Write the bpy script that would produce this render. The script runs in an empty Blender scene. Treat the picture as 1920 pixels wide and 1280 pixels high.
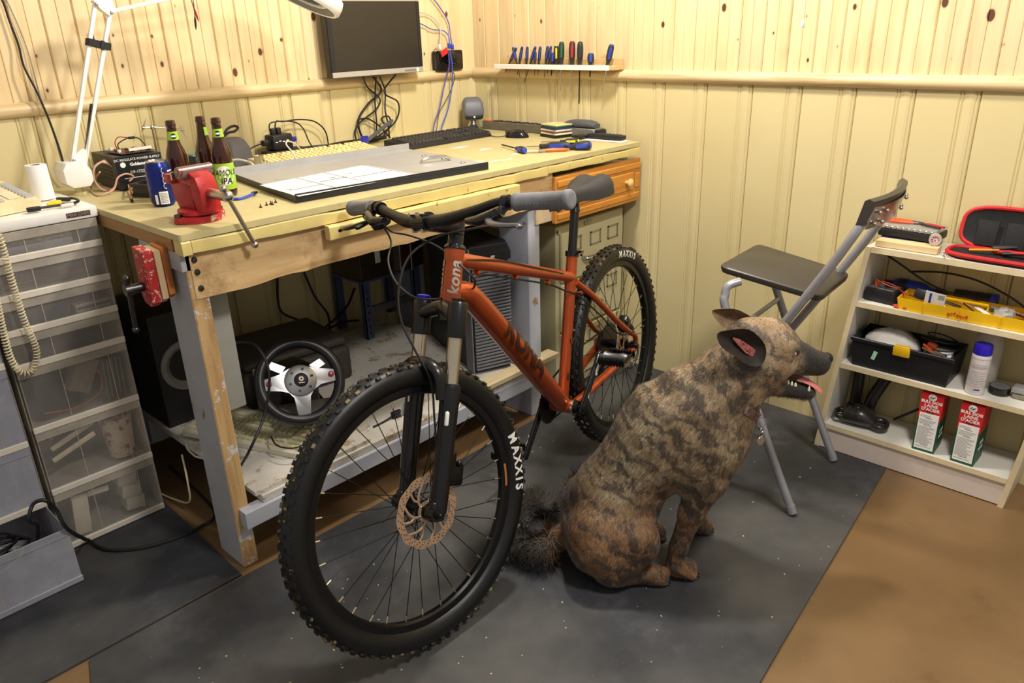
import bpy, bmesh, math, random
import numpy as np
from mathutils import Vector as V, Matrix as M, Euler, Quaternion

random.seed(7)
PI = math.pi
scene = bpy.context.scene
COL = scene.collection

# ------------------------------------------------------------------ camera
CAM = (-2.6259, -2.71741, 1.39307)
YAW, PITCH, ROLL, FPX = 0.8079, 0.38828, -0.03043, 1440.83

def cam_axes():
    f = V((math.sin(YAW)*math.cos(PITCH), math.cos(YAW)*math.cos(PITCH), -math.sin(PITCH)))
    r = V((math.cos(YAW), -math.sin(YAW), 0)); u = r.cross(f)
    c, s = math.cos(ROLL), math.sin(ROLL)
    return c*r + s*u, -s*r + c*u, f
CR, CU, CF = cam_axes()
cd = bpy.data.cameras.new('camera'); cam = bpy.data.objects.new('camera', cd); COL.objects.link(cam)
cd.sensor_width = 36; cd.lens = FPX/1920*36; cd.clip_start = .05
cam.matrix_world = M.Translation(CAM) @ M((CR, CU, -CF)).transposed().to_4x4()
scene.camera = cam

# ------------------------------------------------------------------ light and exposure
scene.view_settings.view_transform = 'Standard'
scene.view_settings.look = 'None'
scene.view_settings.exposure = 0.50
scene.view_settings.gamma = 1.0
scene.view_settings.use_curve_mapping = False
w = bpy.data.worlds.new('room_air'); scene.world = w; w.use_nodes = True
w.node_tree.nodes['Background'].inputs[0].default_value = (1.0, .96, .90, 1)
w.node_tree.nodes['Background'].inputs[1].default_value = 0.28

def lamp(name, kind, loc, energy, col, size=.2, target=None):
    ld = bpy.data.lights.new(name, kind); ld.energy = energy; ld.color = col
    if kind == 'AREA':
        ld.shape = 'DISK'; ld.size = size
    else:
        ld.shadow_soft_size = size
    o = bpy.data.objects.new(name, ld); COL.objects.link(o); o.location = loc
    if target is not None:
        o.rotation_euler = (V(target) - V(loc)).to_track_quat('-Z', 'Y').to_euler()
    return o
lamp('ceiling_bulb', 'POINT', (-.80, -1.32, 2.36), 84, (1, .94, .84), .10)
lamp('fill_light_camera_side', 'POINT', (-1.45, -2.75, 2.4), 88, (1, .95, .88), .15)  # added unseen fill light, lifts the right wall, bookcase and floor

# ------------------------------------------------------------------ photo pixel -> place (on a plane the thing touches)
def ray(px, py):
    return CF + CR*((px - 960)/FPX) - CU*((py - 640)/FPX)
def pz(px, py, z):
    d = ray(px, py); return V(CAM) + d*((z - CAM[2])/d.z)
def pyy(px, py, y):
    d = ray(px, py); return V(CAM) + d*((y - CAM[1])/d.y)
def pxx(px, py, x):
    d = ray(px, py); return V(CAM) + d*((x - CAM[0])/d.x)
def pon(px, py, P, n):
    d = ray(px, py); return V(CAM) + d*((V(P) - V(CAM)).dot(V(n))/d.dot(V(n)))

# ------------------------------------------------------------------ materials
def C(r, g=None, b=None):
    if g is None: g = b = r
    f = lambda v: ((v/255)/12.92 if v/255 <= .04045 else ((v/255 + .055)/1.055)**2.4)
    return (f(r), f(g), f(b), 1)
MATS = {}
class NT:
    """small node helper"""
    def __init__(s, name):
        s.m = bpy.data.materials.new(name); s.m.use_nodes = True; s.t = s.m.node_tree
        s.b = s.t.nodes['Principled BSDF']
    def n(s, typ, **kw):
        o = s.t.nodes.new(typ)
        for k, v in kw.items():
            if k in o.inputs: o.inputs[k].default_value = v
            else: setattr(o, k, v)
        return o
    def l(s, a, b): s.t.links.new(a, b)
    def coord(s, kind='Object', scale=(1, 1, 1), rot=(0, 0, 0), loc=(0, 0, 0)):
        if kind == 'World':
            src = s.n('ShaderNodeNewGeometry').outputs['Position']
        else:
            src = s.n('ShaderNodeTexCoord').outputs[kind]
        mp = s.n('ShaderNodeMapping'); mp.inputs['Scale'].default_value = scale
        mp.inputs['Rotation'].default_value = rot; mp.inputs['Location'].default_value = loc
        s.l(src, mp.inputs[0]); return mp.outputs[0]
    def noise(s, co, scale=5, detail=4, rough=.55, dist=0):
        o = s.n('ShaderNodeTexNoise'); o.inputs['Scale'].default_value = scale; o.inputs['Detail'].default_value = detail
        o.inputs['Roughness'].default_value = rough; o.inputs['Distortion'].default_value = dist
        s.l(co, o.inputs['Vector']); return o.outputs['Fac']
    def ramp(s, fac, stops, interp='LINEAR'):
        o = s.n('ShaderNodeValToRGB'); o.color_ramp.interpolation = interp
        e = o.color_ramp.elements
        while len(e) < len(stops): e.new(.5)
        for i, (p_, c_) in enumerate(stops):
            e[i].position = p_; e[i].color = c_ if len(c_) == 4 else (*c_, 1)
        s.l(fac, o.inputs[0]); return o.outputs[0]
    def mix(s, fac, a, b, mode='MIX'):
        o = s.n('ShaderNodeMix'); o.data_type = 'RGBA'; o.blend_type = mode
        for sock, v in ((o.inputs[0], fac), (o.inputs[6], a), (o.inputs[7], b)):
            if isinstance(v, (int, float)): sock.default_value = v
            elif isinstance(v, tuple): sock.default_value = v
            else: s.l(v, sock)
        return o.outputs[2]
    def math(s, op, a, b=None, clamp=False):
        o = s.n('ShaderNodeMath'); o.operation = op; o.use_clamp = clamp
        for sock, v in ((o.inputs[0], a), (o.inputs[1], b)):
            if v is None: continue
            if isinstance(v, (int, float)): sock.default_value = v
            else: s.l(v, sock)
        return o.outputs[0]
    def base(s, v):
        if isinstance(v, tuple): s.b.inputs['Base Color'].default_value = v
        else: s.l(v, s.b.inputs['Base Color'])
    def bump(s, h, strength=.3, dist=.002):
        o = s.n('ShaderNodeBump'); o.inputs['Strength'].default_value = strength; o.inputs['Distance'].default_value = dist
        s.l(h, o.inputs['Height']); s.l(o.outputs[0], s.b.inputs['Normal'])
    def set(s, **kw):
        for k, v in kw.items(): s.b.inputs[k.replace('_', ' ')].default_value = v
    def done(s, key=None):
        MATS[key or s.m.name] = s.m; return s.m

def mat(name, col, rough=.5, metal=0.0, var=.12, scale=30, bump=0.0, bscale=200, spec=.5, coat=0, emit=None, trans=0, alpha=1, wear=None, wearamt=.5):
    """plain stuff with a little procedural colour variation and relief"""
    if name in MATS: return MATS[name]
    t = NT(name); co = t.coord('Object')
    if var:
        f = t.noise(co, scale, 4)
        d = tuple(max(0, v*(1 - var)) for v in col[:3]) + (1,); l_ = tuple(min(1, v*(1 + var)) for v in col[:3]) + (1,)
        c = t.ramp(f, [(.3, d), (.7, l_)])
    else: c = col
    if wear:
        wf = t.ramp(t.noise(co, scale*1.7, 6, .65), [(wearamt, (0, 0, 0, 1)), (wearamt + .04, (1, 1, 1, 1))])
        c = t.mix(wf, c, wear)
    t.base(c)
    t.set(Roughness=rough, Metallic=metal, IOR=1.45)
    t.b.inputs['Specular IOR Level'].default_value = spec
    if coat: t.b.inputs['Coat Weight'].default_value = coat
    if trans: t.b.inputs['Transmission Weight'].default_value = trans
    if alpha < 1: t.b.inputs['Alpha'].default_value = alpha
    if emit:
        t.b.inputs['Emission Color'].default_value = emit[0]; t.b.inputs['Emission Strength'].default_value = emit[1]
    if bump: t.bump(t.noise(co, bscale, 3), bump, .001)
    return t.done()

def wood(name, c1, c2, axis='x', scale=1.0, knots=0, rough=.6, bump=.15, paint=None, paintamt=.5, dark=None, seedloc=(0, 0, 0), knotcol=C(92, 52, 22), varobj=0):
    """grain along axis; optional knots, flaking paint and dark stains"""
    if name in MATS: return MATS[name]
    t = NT(name)
    st = {'x': (1.2, 14, 14), 'y': (14, 1.2, 14), 'z': (14, 14, 1.2)}[axis]
    co = t.coord('World', tuple(v*scale for v in st), loc=seedloc)
    g = t.noise(co, 2.2, 6, .6, .6)
    col = t.ramp(g, [(.3, c2), (.52, c1), (.75, tuple(min(1, v*1.12) for v in c1[:3]) + (1,))])
    fine = t.noise(t.coord('World', tuple(v*scale*4 for v in st)), 3, 3)
    col = t.mix(.18, col, t.ramp(fine, [(.35, c2), (.65, c1)]))
    if varobj:
        oi = t.n('ShaderNodeObjectInfo').outputs['Random']
        col = t.mix(1, col, t.ramp(oi, [(0, (1 - varobj,)*3 + (1,)), (.5, (1, 1 - varobj*.15, 1 - varobj*.4, 1)), (1, (1, 1, 1, 1))]), 'MULTIPLY')
    if knots:
        sk = {'x': (.55, 1, 1), 'y': (1, .55, 1), 'z': (1, 1, .62)}[axis]
        vo = t.n('ShaderNodeTexVoronoi'); vo.inputs['Scale'].default_value = knots; vo.inputs['Randomness'].default_value = 1
        nz = t.n('ShaderNodeTexNoise'); nz.inputs['Scale'].default_value = 40
        kc = t.coord('World', sk, loc=seedloc)
        if axis == 'z':
            sx = t.n('ShaderNodeSeparateXYZ'); t.l(kc, sx.inputs[0]); cxy = t.n('ShaderNodeCombineXYZ'); vo.voronoi_dimensions = '2D'
            t.l(t.math('SUBTRACT', sx.outputs[0], sx.outputs[1]), cxy.inputs[0]); t.l(sx.outputs[2], cxy.inputs[1]); kc = cxy.outputs[0]
        t.l(kc, vo.inputs['Vector'])
        rad = t.n('ShaderNodeSeparateColor'); t.l(vo.outputs['Color'], rad.inputs[0])
        thr = t.math('MULTIPLY', t.math('POWER', rad.outputs[0], 1.8), .078*knots/7)
        k = t.math('SUBTRACT', thr, vo.outputs['Distance'])
        kf = t.ramp(t.math('MULTIPLY', k, 60, True), [(0, (0, 0, 0, 1)), (1, (1, 1, 1, 1))])
        halo = t.ramp(t.math('ADD', t.math('MULTIPLY', k, 14), .5, True), [(0.05, (0, 0, 0, 1)), (.5, (.45, .45, .45, 1))])
        col = t.mix(halo, col, tuple(a*.62 + b*.38 for a, b in zip(c2, knotcol)))
        col = t.mix(kf, col, knotcol)
    h = g
    if dark:
        df = t.ramp(t.noise(t.coord('World', (3, 3, 3), loc=(3, 1, 2)), 2.6, 6, .7), [(.56, (0, 0, 0, 1)), (.72, (.75, .75, .75, 1))])
        col = t.mix(df, col, dark)
    if paint:
        pf = t.ramp(t.noise(t.coord('World', (5, 5, 5), loc=seedloc), 3.2, 8, .72), [(paintamt, (1, 1, 1, 1)), (paintamt + .015, (0, 0, 0, 1))])
        pc = t.ramp(t.noise(t.coord('World', (9, 9, 9)), 2, 4), [(.3, tuple(v*.88 for v in paint[:3]) + (1,)), (.7, paint)])
        col = t.mix(pf, col, pc); h = t.math('ADD', t.math('MULTIPLY', g, .35), t.math('MULTIPLY', pf, .6))
    t.base(col); t.set(Roughness=rough)
    if bump: t.bump(h, bump, .002)
    return t.done()

# ------------------------------------------------------------------ mesh builder
def frame_of(d, ref=None):
    d = V(d).normalized(); ref = V(ref) if ref is not None else (V((0, 0, 1)) if abs(d.z) < .95 else V((1, 0, 0)))
    x = ref.cross(d).normalized(); y = d.cross(x)
    return x, y, d
def smooth_path(pts, n=6, closed=False):
    P = [V(q) for q in pts]; out = []
    if len(P) < 3 and not closed: return P
    m = len(P); rng = m if closed else m - 1
    for i in range(rng):
        if closed: a, b, c, d = P[(i-1) % m], P[i], P[(i+1) % m], P[(i+2) % m]
        else: a, b, c, d = P[max(i-1, 0)], P[i], P[i+1], P[min(i+2, m-1)]
        for k in range(n):
            t = k/n
            out.append(.5*((2*b) + (c - a)*t + (2*a - 5*b + 4*c - d)*t*t + (3*b - a - 3*c + d)*t**3))
    if not closed: out.append(P[-1])
    return out
def rotz(a): return M.Rotation(a, 4, 'Z')
def basis(x, y, z, o): # columns
    m = M.Identity(4)
    for i, c in enumerate((x, y, z)):
        for k in range(3): m[k][i] = c[k]
    for k in range(3): m[k][3] = o[k]
    return m

class MB:
    def __init__(s): s.bm = bmesh.new(); s.mi = 0; s.T = None
    def _fin(s, vs, fs):
        s.last = vs
        for f in fs: f.material_index = s.mi; f.smooth = True
        if s.T is not None:
            for v in vs: v.co = s.T @ v.co
        return s
    def faces(s, co, fa):
        vs = [s.bm.verts.new(V(c)) for c in co]; fs = []
        for f in fa:
            try: fs.append(s.bm.faces.new([vs[i] for i in f]))
            except ValueError: pass
        return s._fin(vs, fs)
    def box(s, c, size, rot=None, bev=0, seg=1, taper=None):
        sx, sy, sz = (v/2 for v in size)
        co = []
        for z in (-1, 1):
            k = 1 if (taper is None or z < 0) else taper
            for x, y in ((-1, -1), (1, -1), (1, 1), (-1, 1)): co.append(V((x*sx*k, y*sy*k, z*sz)))
        fa = [(3, 2, 1, 0), (4, 5, 6, 7), (0, 1, 5, 4), (1, 2, 6, 5), (2, 3, 7, 6), (3, 0, 4, 7)]
        R = M.Identity(3) if rot is None else (rot if isinstance(rot, M) else Euler(rot).to_matrix())
        R = R.to_3x3()
        vs = [s.bm.verts.new(R @ q + V(c)) for q in co]
        fs = [s.bm.faces.new([vs[i] for i in f]) for f in fa]
        if bev > 0:
            es = list({e for f in fs for e in f.edges})
            r = bmesh.ops.bevel(s.bm, geom=es, offset=min(bev, min(size)*.49), segments=seg, profile=.5, affect='EDGES')
            fs = list({f for v in r['verts'] for f in v.link_faces} | {f for f in fs if f.is_valid}); vs = list({v for f in fs for v in f.verts})
        return s._fin(vs, fs)
    def span(s, a, b, bev=0, seg=1):
        a, b = V(a), V(b); return s.box((a + b)/2, [abs(b[i] - a[i]) for i in range(3)], None, bev, seg)
    def cyl(s, p0, p1, r0, r1=None, seg=14, caps=True, ref=None):
        return s.tube([p0, p1], [r0, r0 if r1 is None else r1], seg, caps=caps, ref=ref)
    def tube(s, pts, r, seg=8, closed=False, caps=True, ref=None, flat=None):
        P = [V(q) for q in pts]; n = len(P); rr = r if isinstance(r, (list, tuple)) else [r]*n
        if len(rr) != n: rr = [rr[0] + (rr[-1] - rr[0])*i/(n - 1) for i in range(n)]
        rings = []; x = None; allv = []
        for i in range(n):
            a = P[(i - 1) % n] if (closed or i > 0) else P[i]; b = P[(i + 1) % n] if (closed or i < n - 1) else P[i]
            d = (b - a)
            d = d.normalized() if d.length > 1e-9 else V((0, 0, 1))
            if x is None: x, y, _ = frame_of(d, ref)
            else:
                x = (x - d*x.dot(d)); x = x.normalized() if x.length > 1e-6 else frame_of(d)[0]; y = d.cross(x)
            fl = flat or 1
            ring = [s.bm.verts.new(P[i] + (x*math.cos(2*PI*k/seg) + y*math.sin(2*PI*k/seg)*fl)*rr[i]) for k in range(seg)]
            rings.append(ring); allv += ring
        fs = []
        for i in range(n if closed else n - 1):
            A, B = rings[i], rings[(i + 1) % n]
            for k in range(seg): fs.append(s.bm.faces.new((A[k], A[(k+1) % seg], B[(k+1) % seg], B[k])))
        if caps and not closed:
            fs.append(s.bm.faces.new(rings[0][::-1])); fs.append(s.bm.faces.new(rings[-1]))
        return s._fin(allv, fs)
    def lathe(s, prof, o=(0, 0, 0), axis=(0, 0, 1), seg=24, ref=None, close=False):
        x, y, d = frame_of(axis, ref); o = V(o); rings = []; allv = []
        for r, h in prof:
            if r < 1e-6: ring = [s.bm.verts.new(o + d*h)]
            else: ring = [s.bm.verts.new(o + d*h + (x*math.cos(2*PI*k/seg) + y*math.sin(2*PI*k/seg))*r) for k in range(seg)]
            rings.append(ring); allv += ring
        fs = []
        idx = range(len(rings)) if close else range(len(rings) - 1)
        for i in idx:
            A, B = rings[i], rings[(i + 1) % len(rings)]
            for k in range(seg):
                k2 = (k + 1) % seg
                if len(A) == 1 and len(B) == 1: continue
                if len(A) == 1: f = (A[0], B[k2], B[k])
                elif len(B) == 1: f = (A[k], A[k2], B[0])
                else: f = (A[k], A[k2], B[k2], B[k])
                fs.append(s.bm.faces.new(f))
        return s._fin(allv, fs)
    def sphere(s, c, r, seg=14, rings=8, rot=None):
        rx, ry, rz = (r, r, r) if isinstance(r, (int, float)) else r
        R = M.Identity(3) if rot is None else Euler(rot).to_matrix()
        T0 = s.T; s.T = None
        s.lathe([(math.sin(PI*i/rings) if 0 < i < rings else 0, -math.cos(PI*i/rings)) for i in range(rings + 1)], seg=seg)
        s.T = T0
        for v in s.last:
            v.co = R @ V((v.co.x*rx, v.co.y*ry, v.co.z*rz)) + V(c)
            if T0 is not None: v.co = T0 @ v.co
        return s
    def torus(s, c, axis, R, r, seg=32, rs=10, a0=0, a1=2*PI, ref=None):
        x, y, d = frame_of(axis, ref); full = abs(a1 - a0 - 2*PI) < 1e-6
        n = seg if full else seg + 1
        pts = [V(c) + (x*math.cos(a0 + (a1 - a0)*i/seg) + y*math.sin(a0 + (a1 - a0)*i/seg))*R for i in range(n)]
        return s.tube(pts, r, rs, closed=full, ref=d)
    def prism(s, pts, z0, z1, m=None, bev=0):
        """closed outline in local xy pushed from z0 to z1, then placed by matrix m"""
        n = len(pts); m = m or M.Identity(4)
        if sum(pts[i][0]*pts[(i+1) % n][1] - pts[(i+1) % n][0]*pts[i][1] for i in range(n)) < 0: pts = pts[::-1]
        A = [s.bm.verts.new(m @ V((q[0], q[1], z0))) for q in pts]; B = [s.bm.verts.new(m @ V((q[0], q[1], z1))) for q in pts]
        fs = [s.bm.faces.new(A[::-1]), s.bm.faces.new(B)]
        for i in range(n): fs.append(s.bm.faces.new((A[i], A[(i+1) % n], B[(i+1) % n], B[i])))
        vs = A + B
        if bev:
            es = [e for e in set(fs[0].edges) | set(fs[1].edges)]
            r = bmesh.ops.bevel(s.bm, geom=es, offset=bev, segments=2, profile=.5, affect='EDGES')
            fs = list({f for v in r['verts'] for f in v.link_faces}); vs = list({v for f in fs for v in f.verts})
        return s._fin(vs, fs)
    def loft(s, rings, closed=True, caps=True):
        R = [[s.bm.verts.new(V(q)) for q in ring] for ring in rings]; fs = []; n = len(R[0])
        for A, B in zip(R, R[1:]):
            for k in range(n if closed else n - 1): fs.append(s.bm.faces.new((A[k], A[(k+1) % n], B[(k+1) % n], B[k])))
        if caps and closed: fs.append(s.bm.faces.new(R[0][::-1])); fs.append(s.bm.faces.new(R[-1]))
        return s._fin([v for r in R for v in r], fs)
    def mesh(s, name, mats, angle=40, fix=True):
        if fix: bmesh.ops.recalc_face_normals(s.bm, faces=s.bm.faces[:])
        me = bpy.data.meshes.new(name); s.bm.to_mesh(me); s.bm.free()
        for m in (mats if isinstance(mats, (list, tuple)) else [mats]): me.materials.append(m)
        me.set_sharp_from_angle(angle=math.radians(angle))
        return me
    def build(s, name, mats, parent=None, angle=40, loc=None, fix=True):
        o = bpy.data.objects.new(name, s.mesh(name, mats, angle, fix)); COL.objects.link(o)
        return put(o, parent, loc)

WORLD = {}
def put(o, parent, loc=None):
    if parent is not None:
        o.parent = parent
        if parent.name in WORLD: o.matrix_parent_inverse = WORLD[parent.name]
    if loc is not None: o.location = loc
    return o
def tag(o, label, cat, group=None):
    o['label'] = label; o['category'] = cat
    if group: o['group'] = group
    return o
def thing(name, label, cat, loc=(0, 0, 0), rz=0, group=None, world=False, rot=None):
    """an Empty at the thing's base; world=True: its parts are written in room coordinates"""
    o = bpy.data.objects.new(name, None); COL.objects.link(o); o.empty_display_size = .05
    o.location = loc; o.rotation_euler = rot if rot is not None else (0, 0, rz)
    tag(o, label, cat, group)
    if world: WORLD[o.name] = M.Translation(loc).inverted()
    return o
def dup(t, loc=None, rz=None, label=None, group=None, rot=None, parent=None):
    c = t.copy(); COL.objects.link(c); c.parent = parent if parent is not None else t.parent
    if parent is not None: c.matrix_parent_inverse = t.matrix_parent_inverse
    if loc is not None: c.location = loc
    if rz is not None: c.rotation_euler = (0, 0, rz)
    if rot is not None: c.rotation_euler = rot
    if label: c['label'] = label
    if group: c['group'] = group
    for ch in list(t.children): dup(ch, parent=c)
    return c
def struct(o):
    o['kind'] = 'structure'; return o
def text_mesh(s, size=.02, bold=0, align='CENTER', extrude=.0002, spacing=1.0, shear=0, yscale=1):
    cu = bpy.data.curves.new('lettering', 'FONT'); cu.body = s; cu.size = 1; cu.align_x = align; cu.align_y = 'CENTER'
    cu.extrude = extrude/size; cu.offset = bold/size; cu.space_character = spacing; cu.shear = shear; cu.resolution_u = 3
    o = bpy.data.objects.new('lettering', cu)
    me = bpy.data.meshes.new_from_object(o); bpy.data.objects.remove(o); bpy.data.curves.remove(cu)
    me.transform(M.Diagonal((size, size*yscale, size, 1)))
    return me
def dense(me, maxlen, rounds=4):
    bm_ = bmesh.new(); bm_.from_mesh(me); bmesh.ops.triangulate(bm_, faces=bm_.faces[:])
    for _ in range(rounds):
        es = [e for e in bm_.edges if e.calc_length() > maxlen]
        if not es: break
        bmesh.ops.subdivide_edges(bm_, edges=es, cuts=1); bmesh.ops.triangulate(bm_, faces=bm_.faces[:])
    bm_.to_mesh(me); bm_.free(); return me
def text(s, size, m, material, parent, name='lettering', **kw):
    me = text_mesh(s, size, **kw); me.transform(m); me.materials.clear(); me.materials.append(material); me.name = name
    o = bpy.data.objects.new(name, me); COL.objects.link(o); return put(o, parent)
def texts(items, material, parent, name='lettering'):
    """several strings in one printed layer: (string, size, matrix, kwargs)"""
    bm = bmesh.new()
    for s, size, m, kw in items:
        me = text_mesh(s, size, **kw); me.transform(m); bm.from_mesh(me); bpy.data.meshes.remove(me)
    me = bpy.data.meshes.new(name); bm.to_mesh(me); bm.free(); me.materials.append(material)
    o = bpy.data.objects.new(name, me); COL.objects.link(o); return put(o, parent)
def cable(name, pts, r, material, label, cat='cable', group=None, seg=8, n=6, ends=None):
    """one cable as one top-level thing; ends: list of (material, p0, p1, half sizes) plugs"""
    b = MB(); b.tube(smooth_path(pts, n), r, seg)
    if not ends:
        o = b.build(name, material); return tag(o, label, cat, group)
    t = thing(name, label, cat, V(pts[0]), group=group, world=True)
    b.build('wire', material, t)
    for em, p0, p1, hw in ends:
        x, y, d = frame_of(V(p1) - V(p0)); e = MB(); L = (V(p1) - V(p0)).length
        e.box((V(p0) + V(p1))/2, (hw[0]*2, hw[1]*2, L), M((x, y, d)).transposed(), min(hw)*.4, 2)
        e.build('plug', em, t)
    return t
H = .966      # height of the bench top

# ================================================================== the room
M_black = mat('black_plastic', C(30, 30, 32), .45, var=.15, bump=.05)
M_blackgloss = mat('gloss_black_plastic', C(20, 20, 22), .18, var=.1, coat=.3)
M_rubber = mat('black_rubber', C(34, 34, 35), .75, var=.2, bump=.1)
M_wire = mat('black_wire', C(28, 28, 30), .5, var=.1)
M_steel = mat('bright_steel', C(190, 188, 184), .25, 1, var=.08)
M_dsteel = mat('dark_steel', C(90, 88, 86), .35, 1, var=.15)
M_white = mat('white_plastic', C(225, 222, 214), .4, var=.05)
M_grey = mat('grey_plastic', C(120, 120, 125), .5, var=.08)
M_beige = mat('aged_beige_plastic', C(226, 212, 168), .5, var=.08)

M_wall = mat('wall_board', C(178, 160, 100), .8)
t = NT('painted_plank'); co = t.coord('World', (1, 1, 1))
c = t.ramp(t.noise(co, 2.2, 5), [(.3, C(212, 195, 144)), (.7, C(221, 205, 157))])
spk = t.ramp(t.noise(t.coord('World', (1, 1, .8)), 75, 2), [(.79, (0, 0, 0, 1)), (.8, (1, 1, 1, 1))])
c = t.mix(spk, c, C(236, 230, 205))
oi = t.n('ShaderNodeObjectInfo').outputs['Random']
c = t.mix(1, c, t.ramp(oi, [(0, (.94, .94, .90, 1)), (1, (1, 1, 1, 1))]), 'MULTIPLY')
t.base(c); t.set(Roughness=.42); t.bump(t.noise(t.coord('World', (9, 9, 1.2)), 12, 4), .12, .002); M_paintplank = t.done()
M_pine = wood('knotty_pine', C(228, 205, 160), C(216, 186, 136), 'z', 1, 8.6, .5, .04, varobj=.12, knotcol=C(88, 52, 26))
M_trim = wood('trim_pine', C(222, 198, 152), C(190, 158, 108), 'x', 1.4, 0, .4, .05)
M_trimy = wood('trim_pine_along_wall', C(222, 198, 152), C(190, 158, 108), 'y', 1.4, 0, .4, .05)

# floor: brown painted concrete
t = NT('brown_painted_concrete'); co = t.coord('World')
c = t.ramp(t.noise(co, 2.3, 6, .6), [(.3, C(112, 86, 56)), (.7, C(136, 107, 72))])
c = t.mix(t.ramp(t.noise(t.coord('World', (1, 1, 1), loc=(4, 2, 0)), 26, 6, .7), [(.66, (0, 0, 0, 1)), (.70, (.7, .7, .7, 1))]), c, C(150, 132, 104))
c = t.mix(t.ramp(t.noise(t.coord('World', (1, 1, 1), loc=(9, 2, 0)), 7, 5, .65), [(.60, (0, 0, 0, 1)), (.75, (.5, .5, .5, 1))]), c, C(88, 66, 42))
t.base(c); t.set(Roughness=.36); t.bump(t.noise(co, 60, 4), .08, .002); M_floor = t.done()
b = MB(); b.span((-3.6, -3.6, -.06), (.02, .02, 0)); struct(b.build('floor', M_floor))

def plank_mesh(name, prof, zlo, zhi, m):
    """profile (u along the wall, d out of the wall) drawn up the wall; local +x along the wall, -y out of it"""
    b = MB(); n = len(prof)
    co = [(u, -d, zlo) for u, d in prof] + [(u, -d, zhi) for u, d in prof] + [(prof[-1][0], .004, zlo), (prof[0][0], .004, zlo), (prof[-1][0], .004, zhi), (prof[0][0], .004, zhi)]
    fa = [(i, i + 1, n + i + 1, n + i) for i in range(n - 1)]
    fa += [tuple(range(n, 2*n)) + (2*n + 2, 2*n + 3), (n - 1, 2*n, 2*n + 2, 2*n - 1), (2*n + 1, 0, n, 2*n + 3)]
    b.faces(co, fa)
    return b.mesh(name, m, 12)
PITCH_LOW = .177
def vg(u, d0=.012, w=.003, dep=.0034): return [(u - w, d0), (u, d0 - dep), (u + w, d0)]
low = [(.0006, .006), (.003, .011), (.005, .012)] + [(.119, .012)] + vg(.124) + vg(.133) + [(.139, .012), (.146, .0135), (.157, .0135), (.162, .012)] + vg(.167) + [(.1735, .011), (.1764, .006)]
up = [(.0005, .007), (.004, .012), (.0425, .012)] + [(.0440, .009), (.0455, .012), (.0845, .012), (.088, .007)]
ME_low = plank_mesh('plank', low, .0, 1.19, M_paintplank)
ME_up = plank_mesh('plank', up, 1.2, 2.4, M_pine)
def planks(wall, me, pitch, start, end, along):
    k = 0; u = start
    while u < end:
        o = bpy.data.objects.new('plank', me); COL.objects.link(o); o.parent = wall
        if along == 'x': o.location = (u, 0, 0)
        else: o.location = (0, u, 0); o.rotation_euler = (0, 0, -PI/2); o.location = (0, -u, 0)
        u += pitch; k += 1
b = MB(); b.span((-3.6, .004, 0), (.06, .06, 2.4)); wall_back = struct(b.build('wall_back', M_wall))
b = MB(); b.span((.004, -3.6, 0), (.06, .0, 2.4)); wall_right = struct(b.build('wall_right', M_wall))
planks(wall_back, ME_low, PITCH_LOW, -3.4 + (-1.503 + 3.4) % PITCH_LOW, -.02, 'x')
planks(wall_back, ME_up, .0885, -3.4 + (-1.503 + 3.4) % .0885, -.02, 'x')
planks(wall_right, ME_low, PITCH_LOW, 1.055 - 6*PITCH_LOW + .178 - .177, 3.3, 'y')
planks(wall_right, ME_up, .0885, .02, 3.3, 'y')
# chair rail: half-round moulding on both walls, corner strip
hr = [(0, 0)] + [(.026*math.sin(a) , .022 - .022*math.cos(a)) for a in [PI*i/8 for i in range(1, 8)]] + [(0, .044)]
b = MB(); b.prism([(d, h) for d, h in hr], -3.4, -.012, basis((0, -1, 0), (0, 0, 1), (1, 0, 0), (0, -.012, 1.183)))
struct(b.build('trim_1', M_trim, angle=60))
b = MB(); b.prism([(d, h) for d, h in hr], -3.3, -.03, basis((-1, 0, 0), (0, 0, 1), (0, 1, 0), (-.012, 0, 1.183)))
struct(b.build('trim_2', M_trimy, angle=60))
b = MB(); b.prism([(0, 0), (0, -.034), (-.012, -.034), (-.03, -.016), (-.034, -.012), (-.034, 0)], 0, 2.4)
struct(b.build('trim_3', M_paintplank, angle=20))

# rubber mats
t = NT('worn_black_rubber'); co = t.coord('World')
c = t.ramp(t.noise(co, 5, 7, .65), [(.3, C(36, 37, 40)), (.55, C(52, 53, 57)), (.78, C(82, 83, 87))])
c = t.mix(t.ramp(t.noise(t.coord('World', (1, 1, 1), loc=(3, 7, 0)), 1.6, 5), [(.44, (0, 0, 0, 1)), (.62, (.75, .75, .75, 1))]), c, C(92, 90, 86))
dust = t.ramp(t.noise(t.coord('World'), 130, 3), [(.73, (0, 0, 0, 1)), (.76, (1, 1, 1, 1))])
c = t.mix(dust, c, C(128, 124, 112)); t.base(c); t.set(Roughness=.62)
t.bump(t.noise(co, 230, 3), .25, .001); M_mat = t.done()
b = MB(); b.prism([(-2.305, -.965), (-.014, -.985), (-.014, -1.843), (-.204, -1.843), (-.204, -2.095), (-1.31, -2.2), (-2.62, -2.31), (-2.52, -1.65)], 0, .008)
tag(b.build('rubber_mat', M_mat, angle=20), 'large worn black rubber floor mat under the bicycle and dog', 'mat')
b = MB(); b.prism([(-3.2, -.96), (-1.9, -.955), (-1.88, -.3), (-3.2, -.3)], 0, .007)
tag(b.build('rubber_mat', M_mat, angle=20), 'black rubber floor mat under the clear drawer units', 'mat')
b = MB(); b.prism([(-.605, -.978), (-.014, -.978), (-.014, -.2), (-.605, -.2)], 0, .006)
tag(b.build('rubber_mat', M_mat, angle=20), 'black rubber mat strip under the filing cabinet', 'mat')
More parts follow.
